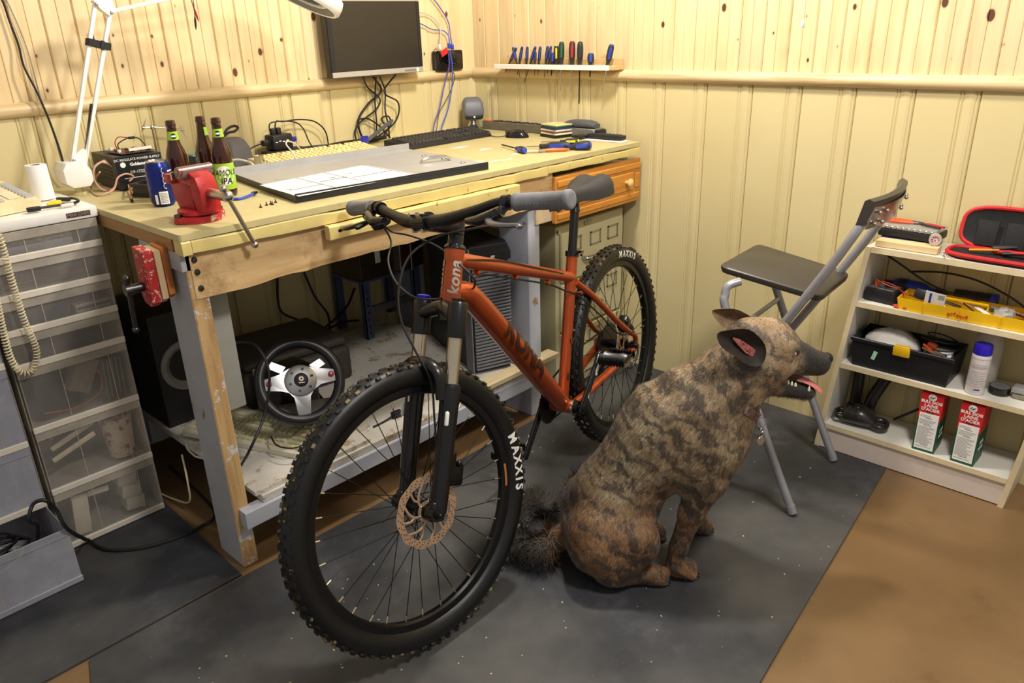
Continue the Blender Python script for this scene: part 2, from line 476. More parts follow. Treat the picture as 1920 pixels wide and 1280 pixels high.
# crumbs and wood chips on the mats
rnd = random.Random(3)
b = MB()
for i in range(150):
    x, y = rnd.uniform(-2.2, -.3), rnd.uniform(-2.15, -1.05)
    s_ = rnd.uniform(.0012, .0035)
    b.box((x, y, .008 + s_*.3), (s_*rnd.uniform(1, 2.2), s_, s_*.6), (0, 0, rnd.uniform(0, 3)))
o = b.build('floor_crumbs', mat('sawdust_crumb', C(196, 186, 150), .8, var=.2)); o['kind'] = 'stuff'; tag(o, 'pale sawdust crumbs scattered over the black mat', 'crumbs')

# ================================================================== workbench
YEL = C(206, 190, 122)
M_top = wood('bench_top_paint', C(196, 180, 128), C(176, 158, 106), 'x', 1, 0, .45, .08, paint=C(202, 188, 136), paintamt=.64, dark=C(172, 154, 106))
M_rail = wood('yellow_flaking_paint', C(150, 110, 62), C(110, 76, 40), 'x', 1, 0, .5, .35, paint=C(224, 203, 130), paintamt=.62, seedloc=(1.3, .2, .7))
M_rawrail = wood('bare_edge_wood', C(170, 130, 80), C(120, 84, 48), 'y', 1.2, 0, .7, .25, dark=C(96, 76, 56))
M_apron = wood('raw_apron_board', C(212, 180, 130), C(180, 140, 92), 'x', .8, 5, .65, .15, dark=C(132, 86, 50))
M_leggrey = mat('grey_leg_paint', C(166, 166, 170), .55, var=.08, scale=12, bump=.1, bscale=60, wear=C(140, 108, 72), wearamt=.66)
M_legraw = wood('bare_leg_front', C(196, 162, 112), C(164, 124, 78), 'z', 1, 6, .7, .3, paint=C(205, 200, 196), paintamt=.41, dark=C(140, 100, 62))
M_legwhite = mat('blue_white_leg_paint', C(186, 190, 202), .5, var=.08, scale=6, wear=C(150, 120, 92), wearamt=.66)
M_shelf = wood('white_painted_ply', C(170, 150, 124), C(140, 118, 94), 'x', 1, 0, .6, .2, paint=C(205, 200, 190), paintamt=.58)
M_shelfrail = mat('grey_shelf_rail_paint', C(176, 178, 188), .5, var=.08, scale=8, wear=C(130, 96, 62), wearamt=.67)
M_drawer = wood('varnished_pine', C(208, 142, 58), C(176, 108, 38), 'x', 1, 0, .3, .05)
M_knob = wood('pale_knob_wood', C(236, 200, 132), C(214, 170, 100), 'x', 3, 0, .35, 0)

BL, BR = -1.887, -.06
bench = thing('workbench', 'long yellow painted wooden workbench against the pine wall', 'workbench', (-.97, -.5, 0), world=True)
def byf(x): return -.95 - .0205*(x - BL)     # front edge runs slightly out of square
b = MB(); b.prism([(BL, -.014), (BL, byf(BL) + .004), (BL + .004, byf(BL)), (BR, byf(BR)), (BR, -.014)], H - .016, H)
b.build('bench_top', M_top, bench, 20)
# front rail: two boards, uneven upper edge so that dark gaps show under the top
rnd = random.Random(5)
def rail(x0, x1, z0, z1, yo, yi, m, name, jit=.004, n=26):
    bb = MB(); rings = []
    for i in range(n + 1):
        x = x0 + (x1 - x0)*i/n; j = rnd.uniform(0, jit) if rnd.random() < .55 else 0; j2 = rnd.uniform(-.0015, .0015)
        y = byf(x)
        rings.append([(x, y + yo, z0 + j2), (x, y + yo - .0006, z0 + .006), (x, y + yo, z1 - j - .004), (x, y + yo + .003, z1 - j), (x, y + yi, z1 - j), (x, y + yi, z0)])
    bb.loft(rings); return bb.build(name, m, bench, 25)
rail(BL + .001, BL + .024, .914, .949, -.002, .04, M_rail, 'rail_end_block', .001, 3)
rail(BL + .026, -.60, .917, .9492, .0, .04, M_rail, 'front_rail', .0045, 22)
rail(-.598, BR - .004, .92, .9485, .0, .04, M_rail, 'front_rail', .004, 10)
rail(-1.50, -.764, .878, .9145, -.022, .0, M_rail, 'rail_block', .0015, 14)
# left end: board under the top, bare wood
b = MB(); b.span((BL, -.90, .918), (BL + .02, -.02, .949), .001); b.build('end_board', M_rawrail, bench, 20)
b = MB(); b.span((BL, -.93, .872), (BL + .03, -.70, .9175), .001); b.build('end_cleat', M_leggrey, bench, 20)
# apron and bolts
b = MB(); n = 30; rings = []
for i in range(n + 1):
    x = -1.866 + (1.31)*i/n; y = byf(x) + .018; zb = .798 + rnd.uniform(-.004, .004) + .010*i/n
    rings.append([(x, y, zb), (x, y, .9165), (x, y + .035, .9165), (x, y + .035, zb)])
b.loft(rings); ap = b.build('apron', M_apron, bench, 25)
for px, py in ((364, 487), (370, 510), (377, 540)):
    q = pyy(px, py, -.933); b = MB(); b.lathe([(0, .006), (.006, .005), (.008, 0)], q, (0, -1, 0), 8); b.build('bolt', M_dsteel, ap)
# legs: left front post with bare front face
def leg(x0, x1, y0, y1, z1, m_side, m_front):
    b = MB(); b.span((x0, y0, .0), (x1, y1, z1), .003); b.bm.faces.ensure_lookup_table()
    for f in b.bm.faces:
        if f.normal.y < -.9: f.material_index = 1
    b.bm.normal_update()
    for f in b.bm.faces:
        f.material_index = 1 if f.normal.y < -.7 else 0
    return b.build('leg', [m_side, m_front], bench, 20)
leg(-1.877, -1.832, -.93, -.795, .917, M_leggrey, M_legraw)
leg(-.672, -.612, -.945, -.80, .80, M_legwhite, M_legwhite)
leg(-1.877, -1.80, -.16, -.03, .949, M_leggrey, M_leggrey)
leg(-.570, -.505, -.16, -.03, .949, M_legwhite, M_legwhite)
# lower shelf
b = MB(); n = 24; rings = []
for i in range(n + 1):
    x = -1.862 + 1.18*i/n; rings.append([(x, -.965, .138 + rnd.uniform(-.001, .001)), (x, -.965, .186), (x, -.963, .189), (x, -.925, .189), (x, -.925, .138)])
b.loft(rings); b.build('shelf_rail', M_shelfrail, bench, 25)
b = MB(); b.span((-1.80, -.955, .19), (-.70, -.10, .212), .001); b.build('shelf_board', M_shelf, bench, 20)
b = MB(); b.span((-1.815, -.945, .2125), (-1.42, -.55, .226), .001); b.build('shelf_board', M_shelf, bench, 20)
M_strip = wood('bare_strip', C(206, 188, 150), C(176, 152, 112), 'x', 1, 0, .6, .1)
b = MB(); b.span((-1.02, -.972, .2125), (-.54, -.915, .232), .002); b.build('shelf_strip', M_strip, bench, 20)
b = MB(); b.span((-1.80, -.20, .10), (-.68, -.16, .189)); b.build('shelf_batten', M_shelfrail, bench, 20)
# drawer hung under the right end
b = MB(); b.span((-.64, -.955, .745), (-.04, -.40, .885), .002); dr = b.build('drawer', wood('drawer_box_wood', C(206, 186, 150), C(180, 156, 116), 'y', 1, 0, .6, .05), bench, 20)
b = MB(); b.span((-.559, -.975, .735), (-.035, -.955, .902), .003); b.build('drawer_front', M_drawer, dr, 20)
fy = -.9755
for a_, b_ in (((-.549, .864), (-.045, .888)), ((-.549, .748), (-.045, .772)), ((-.549, .79), (-.516, .848)), ((-.075, .79), (-.045, .848)), ((-.50, .784), (-.088, .854))):
    bb = MB(); bb.span((a_[0], fy - .005, a_[1]), (b_[0], fy + .001, b_[1]), .0035); bb.build('raised_panel', M_drawer, dr, 20)
b = MB(); b.lathe([(0, .030), (.010, .029), (.0165, .024), (.0165, .019), (.008, .012), (.0075, 0)], (-.138, fy - .004, .82), (0, -1, 0), 18); b.build('knob', M_knob, dr)
for px, py in ((1050, 350), (1046, 345)): pass

# ------------------------------------------------------------------ filing cabinet under the drawer
M_cab = mat('cream_enamelled_steel', C(196, 188, 150), .4, var=.05, scale=6, wear=C(150, 138, 104), wearamt=.74)
M_frame = mat('dull_label_frame', C(160, 156, 138), .35, .6, var=.1)
cab = thing('filing_cabinet', 'cream steel filing cabinet under the pine drawer', 'cabinet', (-.25, -.60, 0), world=True)
CX0, CX1, CYF = -.470, -.04, -.90
b = MB(); b.span((CX0, CYF, 0.006), (CX1, -.32, .695), .004); b.build('body', M_cab, cab, 20)
for k, (z0, z1) in enumerate(((.475, .668), (.27, .465), (.05, .26))):
    b = MB(); b.span((CX0 + .018, CYF - .014, z0), (CX1 - .018, CYF - .001, z1), .004); d_ = b.build('drawer', M_cab, cab, 20)
    for px in (.10, .225, .34):
        x = CX0 + px; z = z1 - .052
        f = MB()
        for u0, u1, w0, w1 in ((-.034, .034, .022, .027), (-.034, .034, -.027, -.022), (-.034, -.028, -.027, .027), (.028, .034, -.027, .027)):
            f.span((x + u0, CYF - .018, z + w0), (x + u1, CYF - .0135, z + w1))
        f.build('label_frame', M_frame, d_, 20)
    x = CX0 + .20; z = z0 + .075
    f = MB(); f.tube(smooth_path([(x - .055, CYF - .013, z), (x - .05, CYF - .036, z), (x, CYF - .042, z), (x + .05, CYF - .036, z), (x + .055, CYF - .013, z)], 5), .008, 8)
    f.build('handle', M_steel, d_)
b = MB(); b.span((-.30, CYF - .004, .672), (-.25, CYF - .0005, .686), .001); b.build('maker_plate', M_frame, cab)
b = MB(); b.cyl((CX0 + .012, CYF - .008, .675), (CX0 + .012, CYF + .001, .675), .007, seg=10); b.build('lock', M_steel, cab)

# ================================================================== mountain bike
M_orange = mat('copper_orange_paint', C(172, 72, 26), .30, .45, var=.06, scale=12, coat=.5)
M_decal = mat('brown_frame_decal', C(62, 34, 20), .4, .1, var=.1)
M_headlet = mat('pale_grey_decal', C(196, 180, 168), .4, .3, var=.05)
M_tire = mat('tyre_rubber', C(15, 15, 15), .42, var=.15, scale=14, bump=.05)
M_knobm = mat('muddy_tread_rubber', C(20, 19, 18), .6, var=.25, scale=16, bump=.2, wear=C(120, 104, 76), wearamt=.54)
M_rim = mat('black_anodised', C(22, 22, 23), .28, .4, var=.1)
M_fork = mat('satin_black_fork', C(17, 16, 17), .32, .1, var=.1, coat=.2)
M_stan = mat('champagne_stanchion', C(206, 192, 168), .22, .9, var=.03)
M_rotor = mat('brake_disc_steel', C(196, 164, 136), .35, .55, var=.12, scale=40)
M_grip = mat('grey_grip_rubber', C(118, 118, 122), .7, var=.12, scale=60, bump=.25, bscale=500)
M_spoke = mat('black_spoke', C(48, 48, 50), .3, .8, var=0)
M_nip = mat('nipple_alloy', C(214, 196, 166), .25, .9, var=0)
M_alu = mat('grey_alloy', C(112, 114, 120), .35, .8, var=.1)
M_saddle = mat('black_saddle_cover', C(46, 46, 48), .6, var=.15, scale=18, bump=.12, bscale=420)
M_sadside = mat('saddle_side_vinyl', C(62, 62, 66), .5, var=.1)
M_letw = mat('tyre_white_print', C(232, 230, 224), .55, var=.04)
M_blue = mat('anodised_blue', C(40, 38, 190), .3, .6, var=.05)

az, lean = math.radians(-167.71), math.radians(-5.331)
fw = V((math.cos(az), math.sin(az), 0)); lf = V((-math.sin(az), math.cos(az), 0)); zz = V((0, 0, 1))
bn = lf*math.cos(lean) - zz*math.sin(lean); bu = zz*math.cos(lean) + lf*math.sin(lean)
BO = V((-.579, -1.297, .0115))
BM = basis(fw, bn, bu, BO); BMi = BM.inverted()
bike = thing('bicycle', 'copper orange hardtail mountain bike leaning against the workbench', 'bicycle')
bike.matrix_world = BM
def bp(px, py, off): return BMi @ pon(px, py, BO + bn*off, bn)
SA = V((-.375, 0, .927)).normalized(); HB = V((.905, 0, .775)); HT = V((.855, 0, .90))
FS = M.Translation(HB) @ M.Rotation(math.radians(-14.4), 4, SA) @ M.Translation(-HB)      # steering turned right
RO = .3485

def tag_stuff(o): o['kind'] = 'stuff'; return o
def make_wheel(name, front):
    wl = bpy.data.objects.new(name, None); COL.objects.link(wl); wl.parent = bike; wl.empty_display_size = .05
    b = MB()
    half = [(.2885, .0115), (.291, .016), (.296, .0205), (.303, .0245), (.312, .0268), (.321, .0272), (.330, .0245), (.337, .0185), (.342, .010), (.3435, 0)]
    prof = [(r, y) for r, y in half] + [(r, -y) for r, y in half[-2::-1]]
    b.lathe(prof, axis=(0, 1, 0), seg=96, close=True); b.build('tire', M_tire, wl, 60)
    # tread knobs: shoulder pairs and centre blocks
    b = MB(); N = 72; rk = random.Random(11)
    for k in range(N):
        a = 2*PI*k/N
        for (r, y, sx, sy, sz, tilt, da) in ((.3375, .0195, .013, .008, .008, .75, 0), (.3375, -.0195, .013, .008, .008, -.75, .5), (.3435, .0075, .012, .008, .006, .2, .5), (.3435, -.0075, .012, .008, .006, -.2, 0)):
            if abs(y) < .01 and k % 2: r_, s_ = r, .8
            else: r_, s_ = r, 1
            aa = a + da*2*PI/N
            Rm = M.Rotation(-aa, 3, 'Y') @ M.Rotation(tilt + 0, 3, 'X').inverted()
            Rk = M.Rotation(-aa + PI/2, 3, 'Y') @ M.Rotation(-tilt, 3, 'X')
            p = V((math.cos(aa)*r_, y, math.sin(aa)*r_))
            b.box(p, (sx*s_, sy, sz), Rk, 0, taper=.8)
    tag_stuff(b.build('tread_knobs', M_knobm, wl, 30))
    # rim
    b = MB()
    b.lathe([(.2695, .006), (.2695, -.006), (.274, -.0115), (.288, -.0135), (.2925, -.0135), (.2925, .0135), (.288, .0135), (.274, .0115)], axis=(0, 1, 0), seg=80, close=True); b.build('rim', M_rim, wl, 30)
    # hub
    b = MB(); b.lathe([(0, -.052), (.008, -.052), (.010, -.04), (.014, -.034), (.024, -.032), (.024, -.026), (.014, -.02), (.013, .02), (.024, .026), (.024, .032), (.017, .036), (.017, .045), (.009, .048), (.009, .056), (0, .056)], axis=(0, 1, 0), seg=24)
    b.build('hub', M_rim, wl, 30)
    # spokes: four kinds, eight turns each
    for q in range(4):
        side = 1 if q % 2 == 0 else -1; sg = 1 if q < 2 else -1
        ph = 2*PI*q/32; hb_ = ph - sg*1.15
        p1 = V((math.cos(ph)*.270, side*.002, math.sin(ph)*.270)); p0 = V((math.cos(hb_)*.022, side*.029, math.sin(hb_)*.022))
        d = (p1 - p0).normalized()
        b = MB(); b.mi = 0; b.cyl(p0, p1, .0011, seg=6); b.mi = 1; b.cyl(p1 - d*.016, p1 + d*.003, .0021, seg=6)
        me = b.mesh('spoke', [M_spoke, M_nip])
        for j in range(8):
            o = bpy.data.objects.new('spoke', me); COL.objects.link(o); o.parent = wl; o.rotation_euler = (0, -2*PI*j/8, 0)
    # valve
    va = math.radians(168 if front else 185)
    b = MB(); d = V((math.cos(va), 0, math.sin(va))); b.mi = 0; b.cyl(d*.27, d*.248, .003, seg=8); b.mi = 1; b.cyl(d*.25, d*.232, .0035, .002, seg=8)
    b.build('valve', [M_nip, M_rubber], wl)
    # brake disc
    b = MB(); n = 96; R1 = .086 if front else .080; outer = []; inner = []
    for k in range(n):
        a = 2*PI*k/n; r = R1 + .0016*math.sin(a*10); outer.append((r*math.cos(a), r*math.sin(a))); inner.append(((R1 - .0185)*math.cos(a), (R1 - .0185)*math.sin(a)))
    yd = .040
    co = [(x, yd - .001, z) for x, z in outer] + [(x, yd + .001, z) for x, z in outer] + [(x, yd - .001, z) for x, z in inner] + [(x, yd + .001, z) for x, z in inner]
    fa = []
    for k in range(n):
        k2 = (k + 1) % n
        fa += [(k, k2, n + k2, n + k), (n + k, n + k2, 3*n + k2, 3*n + k), (2*n + k, 3*n + k, 3*n + k2, 2*n + k2), (k, 2*n + k, 2*n + k2, k2)]
    b.faces(co, fa)
    for k in range(6):
        a = 2*PI*k/6
        def P(r, da): return V((math.cos(a + da)*r, yd, math.sin(a + da)*r))
        pts = smooth_path([P(.022, -.1), P(.036, .05), P(.052, .35), P(R1 - .017, .62)], 4)
        b.tube(pts, .0032, 6, flat=.35, ref=(0, 1, 0)); pts = smooth_path([P(.036, .05), P(.05, -.05), P(R1 - .017, .05)], 4); b.tube(pts, .0028, 6, flat=.35, ref=(0, 1, 0))
    b.lathe([(.018, yd - .001), (.018, yd + .0012), (.026, yd + .0012), (.026, yd - .001)], axis=(0, 1, 0), seg=24, close=True)
    ro = b.build('brake_disc', M_rotor, wl, 30)
    b = MB()
    for k in range(60):
        for q, r in enumerate((R1 - .004, R1 - .009, R1 - .014)):
            if (k + q) % 2: continue
            a = 2*PI*(k + .33*q)/60; b.lathe([(0, yd + .00125), (.0017, yd + .00125)], (math.cos(a)*r, 0, math.sin(a)*r), (0, 1, 0), 6)
    o = b.build('disc_holes', mat('hole_dark', C(16, 14, 12), .8, var=0), wl, fix=False); tag_stuff(o)
    for k in range(6):
        a = 2*PI*k/6 - .1; b = MB(); b.sphere((math.cos(a)*.022, yd + .002, math.sin(a)*.022), (.0035, .002, .0035), 8, 5); b.build('disc_bolt', M_steel, wl)
    # sidewall lettering
    bm = bmesh.new(); a0 = math.radians(171.5 if front else 96); dphi = .083
    for i, ch in enumerate('MAXXIS'):
        me = dense(text_mesh(ch, .034 if front else .029, bold=.0012, extrude=.0), .005)
        ph = a0 + (0, .108, .200, .290, .364, .432)[i]*(1 if front else .9)
        rad = V((math.cos(ph), 0, math.sin(ph))); tn = V((-math.sin(ph), 0, math.cos(ph)))
        tilt = V((0, 1, 0))
        m = basis(tn, rad, tilt, rad*.314 + V((0, .02745, 0)))
        for v in me.vertices:
            q = m @ v.co; rr = math.hypot(q.x, q.z)
            q.y = np.interp(rr, [h[0] for h in half], [h[1] for h in half]) + .0005; v.co = q
        bm.from_mesh(me); bpy.data.meshes.remove(me)
    me = bpy.data.meshes.new('lettering'); bm.to_mesh(me); bm.free(); me.materials.append(M_letw)
    o = bpy.data.objects.new('lettering', me); COL.objects.link(o); o.parent = wl
    if front:
        b = MB(); 
        for k in range(5):
            a = math.radians(186) + k*.03; 
        pts_ = [(math.cos(math.radians(d_))*.2795, .0129, math.sin(math.radians(d_))*.2795) for d_ in range(183, 196, 2)]
        b.tube(pts_, .0035, 4, flat=.3, ref=(0, 1, 0)); b.build('rim_decal', mat('rim_orange_print', C(176, 110, 60), .5), wl)
    return wl
wf = make_wheel('front_wheel', True); wf.matrix_local = FS @ M.Translation((1.126, 0, .3485)) @ M.Rotation(math.radians(-14), 4, 'Y')
wr = make_wheel('rear_wheel', False); wr.matrix_local = M.Translation((0, 0, .3485))
wf.matrix_local = FS @ M.Translation((1.126, 0, .3485))

# ---- frame (one welded frame: head tube, top tube, down tube, seat tube and stays)
BBp = V((.41, 0, .295)); STt = V((.262, 0, .742)); ax = V((0, 0, .3485))
b = MB(); b.T = None
b.lathe([(.0265, -.002), (.027, 0), (.0275, .01), (.024, .04), (.023, .10), (.0245, .128), (.0245, .1346)], HB, SA, 28)
fr = b.build('frame', M_orange, bike, 50)
def ftube(name, pts, r, seg=16, flat=None, ref=(0, 1, 0), sm=5, m=M_orange, par=None):
    b = MB(); P = smooth_path(pts, sm) if len(pts) > 2 else pts
    b.tube(P, r, seg, flat=flat, ref=ref); return b.build(name, m, par or fr, 50)
def lerp_list(vals, n):
    xs = np.linspace(0, 1, len(vals)); return [float(v) for v in np.interp(np.linspace(0, 1, n), xs, vals)]
P = smooth_path([(.862, 0, .876), (.79, 0, .851), (.60, 0, .783), (.42, 0, .719), (.278, 0, .668)], 5)
b = MB(); b.tube(P, lerp_list([.020, .019, .018, .017, .016], len(P)), 16, flat=1.12, ref=(0, 1, 0)); b.build('top_tube', M_orange, fr, 50)
P = smooth_path([(.892, 0, .806), (.845, 0, .790), (.80, 0, .752), (.62, 0, .545), (.47, 0, .368), (.405, 0, .295)], 5)
b = MB(); b.tube(P, lerp_list([.022, .029, .030, .030, .028, .026], len(P)), 16, flat=1.12, ref=(0, 1, 0)); b.build('down_tube', M_orange, fr, 50)
ftube('seat_tube', [BBp, STt], .0172)
b = MB(); b.lathe([(.0195, -.038), (.0215, -.036), (.0215, .036), (.0195, .038)], BBp, (0, 1, 0), 20, close=True); b.build('bottom_bracket_shell', M_orange, fr, 40)
for s_ in (1, -1):
    ftube('seat_stay', [(.285, s_*.016, .655), (.215, s_*.036, .590), (.10, s_*.055, .475), (.02, s_*.066, .405), (-.012, s_*.068, .385), (-.026, s_*.067, .362), (-.022, s_*.067, .335)], [.0105, .0095, .0085, .0085, .0095, .0095, .0085], 12)
    ftube('chain_stay', [(.40, s_*.028, .298), (.33, s_*.040, .303), (.15, s_*.056, .322), (.02, s_*.066, .335), (-.018, s_*.067, .338)], .0115, 12, flat=1.25)
    b = MB(); b.cyl((0, s_*.060, .3485), (0, s_*.074, .3485), .016, seg=14); b.build('dropout', M_orange if s_ < 0 else M_rim, fr)
ftube('stay_bridge', [(.228, -.034, .605), (.228, .034, .605)], .008)
for x, z in ((.775, .822), (.60, .760), (.43, .695)):
    b = MB(); b.box((x, .0, z), (.014, .016, .012), (0, .37, 0), .003, 2); b.build('cable_guide', M_orange, fr)
for x, z in ((.76, .737), (.66, .625), (.505, .445)):
    b = MB(); b.sphere((x + .0, .0, z + .012), (.009, .007, .009), 10, 6); b.build('bottle_boss', M_orange, fr)
# decals
def wrap_text(s, size, origin, along, r, theta0, e0, e1, m, parent, flip=1, **kw):
    me = text_mesh(s, size, extrude=0, **kw)
    dense(me, size*.1, 5)
    o_, a_, u, v = V(origin), V(along).normalized(), V(e0).normalized(), V(e1).normalized()
    for vt in me.vertices:
        th = theta0 + flip*vt.co.y/r
        vt.co = o_ + a_*vt.co.x + (u*math.cos(th) + v*math.sin(th))*(r + vt.co.z + .0004)
    me.materials.clear(); me.materials.append(m)
    o = bpy.data.objects.new('lettering', me); COL.objects.link(o); return put(o, parent)
perp = V((.927, 0, .375))           # forward, square to the steering axis
wrap_text('kona', .040, (HB + HT)/2 - SA*.002, SA, .0245, math.radians(52), perp, (0, 1, 0), M_headlet, fr, flip=-1, bold=.0012, shear=.2, spacing=1.05)
wrap_text('kona', .040, (HB + HT)/2 - SA*.002, SA, .0245, math.radians(-52), perp, (0, 1, 0), M_headlet, fr, flip=-1, bold=.0012, shear=.2, spacing=1.05)
dt0, dt1 = V((.775, 0, .724)), V((.50, 0, .404)); dd = (dt1 - dt0).normalized(); dn = V((dd.z, 0, -dd.x)); dn = dn if dn.z > 0 else -dn
wrap_text('KONA', .085, (dt0 + dt1)/2 + dd*.0, dd, .0350, math.radians(12), (0, 1, 0), dn, M_decal, fr, flip=1, bold=.003, spacing=1.0)
b = MB(); b.tube(smooth_path([(.845, .0213, .871), (.70, .0203, .832), (.50, .0188, .757), (.36, .0176, .702)], 5), .0032, 4, flat=.25, ref=(0, 1, 0)); b.build('stripe', M_decal, fr)
q = V((.345, .0178, .493)); sd = (STt - BBp).normalized(); sp = V((sd.z, 0, -sd.x))
b = MB()
for a_, c_ in (((0, .02), (.012, 0)), ((.012, 0), (0, -.02)), ((0, -.02), (-.012, 0)), ((-.012, 0), (0, .02))):
    b.cyl(q + sd*a_[1] + sp*a_[0], q + sd*c_[1] + sp*c_[0], .0012, seg=4)
b.build('diamond_badge', M_decal, fr)
b = MB(); b.box(V((.388, .0174, .385)), (.010, .001, .022), (0, -.32, 0), .0004); b.build('small_plug', M_decal, fr)

# ---- headset, fork
b = MB(); b.lathe([(.0255, 0), (.0265, .003), (.0255, .006), (.0235, .010), (.0185, .012), (.0185, .034), (.0165, .034)], HT, SA, 24); b.build('headset_spacers', M_blackgloss, bike, 30)
b = MB(); b.T = FS
def lp(z, y=0, dx=0): return V((1.105 - .4045*(z - .36) + dx, y, z))
# lowers
for s_ in (1, -1):
    pts = [lp(.345, s_*.062), lp(.40, s_*.0635), lp(.48, s_*.0645), lp(.56, s_*.0650), lp(.612, s_*.0650), lp(.618, s_*.065)]
    b.tube(pts, [.019, .0205, .0215, .0225, .0245, .0225], 16, ref=(0, 1, 0))
    b.cyl((1.126, s_*.050, .3485), (1.126, s_*.078, .3485), .017, seg=14)
    b.box((1.116, s_*.063, .350), (.04, .022, .05), (0, -.38, 0), .008, 2)
# arch in front of the tyre
b.tube(smooth_path([lp(.595, .062, .02), lp(.65, .060, .035), lp(.672, .035, .045), lp(.677, 0, .047), lp(.672, -.035, .045), lp(.65, -.060, .035), lp(.595, -.062, .02)], 5), .0125, 10, flat=1.4)
fk = b.build('fork_lowers', M_fork, bike, 50)
for s_ in (1, -1):
    b = MB(); b.T = FS; b.cyl(lp(.60, s_*.065), lp(.745, s_*.065), .0165, seg=20); b.build('stanchion', M_stan, bike)
    b = MB(); b.T = FS; b.torus(lp(.619, s_*.065), SA, .0175, .0022, 20, 6); b.build('dust_seal', M_rubber, fk)
    b = MB(); b.T = FS; q = lp(.548, s_*.065) + V((.0135, s_*.0145, .005))*1.22; b.box(q, (.010, .010, .034), Euler((0, -.384, 0)).to_matrix() @ Euler((0, 0, s_*.9)).to_matrix(), .0045, 3); b.build('reflective_decal', M_letw, fk)
b = MB(); b.T = FS
for s_ in (1, -1):
    b.tube([lp(.718, s_*.065), lp(.725, s_*.065), lp(.79, s_*.065), lp(.795, s_*.065)], [.021, .0225, .0235, .021], 18)
    b.tube(smooth_path([lp(.762, s_*.065), lp(.772, s_*.042), lp(.778, .0, -.015)], 5), [.019, .020, .024], 14, flat=.8)
b.cyl(HB - SA*.034, HB + SA*.0, .0255, .0275, seg=24)
cr = b.build('fork_crown', M_fork, bike, 50)
b = MB(); b.T = FS; b.lathe([(.015, 0), (.017, .002), (.017, .008), (.012, .011), (0, .011)], lp(.797, -.065), SA, 16); b.build('lockout_knob', M_blue, cr)
b = MB(); b.T = FS; b.lathe([(.016, 0), (.016, .004), (.010, .007), (0, .007)], lp(.797, .065), SA, 16); b.build('air_cap', M_rim, cr)
# front caliper, on the rear side of the near leg
b = MB(); b.T = FS
b.box(lp(.405, .050, -.048), (.045, .03, .055), (0, -.38, 0), .008, 2); b.box(lp(.43, .062, -.03), (.02, .014, .07), (0, -.38, 0), .004, 1); b.sphere(lp(.43, .066, -.05), .008, 8, 6)
b.build('front_caliper', M_rim, bike, 40)
b = MB(); b.T = FS; b.cyl((1.126, .078, .3485), (1.126, .086, .3485), .010, .008, seg=12); b.sphere((1.126, .087, .3485), .006, 10, 6); b.build('axle_cap', M_rim, bike)

# ---- stem and bar
b = MB(); b.T = FS
st0 = HT + SA*.036; b.cyl(st0, st0 + SA*.040, .019, seg=20); b.tube([st0 + SA*.02, V((.90, 0, .972)), V((.926, 0, .982))], [.018, .017, .019], 14, flat=1.15)
b.cyl((.930, -.024, .984), (.930, .024, .984), .0215, seg=18)
sm_ = b.build('stem', M_blackgloss, bike, 40)
for y in (-.017, .017):
    for dz in (-.019, .019):
        b = MB(); b.T = FS; b.cyl((.938, y, .984 + dz), (.952, y, .986 + dz), .0045, seg=8); b.build('stem_bolt', M_steel, sm_)
b = MB(); b.T = FS; b.lathe([(.017, 0), (.017, .004), (0, .005)], st0 + SA*.040, SA, 16); b.build('stem_cap', M_rim, sm_)
def barp(y):
    a = abs(y); return V((0, .026*min(1, y/.2) if y > 0 else 0, -.022*max(0, y)/.37)) + V((float(np.interp(a, [0, .06, .14, .20, .37], [.930, .928, .914, .901, .866])), y, float(np.interp(a, [0, .06, .14, .20, .37], [.984, .985, 1.004, 1.020, 1.020]))))
ys = [-.37, -.30, -.24, -.20, -.16, -.12, -.08, -.05, 0, .05, .08, .12, .16, .20, .24, .30, .37]
b = MB(); b.T = FS; b.tube(smooth_path([barp(y) for y in ys], 3), lerp_list([.011, .011, .011, .0125, .0155, .0155, .0155, .0125, .011, .011, .011], len(ys)*3 - 2), 14)
hb = b.build('handlebar', mat('matt_black_bar', C(26, 25, 23), .42, .2, var=.12), bike, 50)
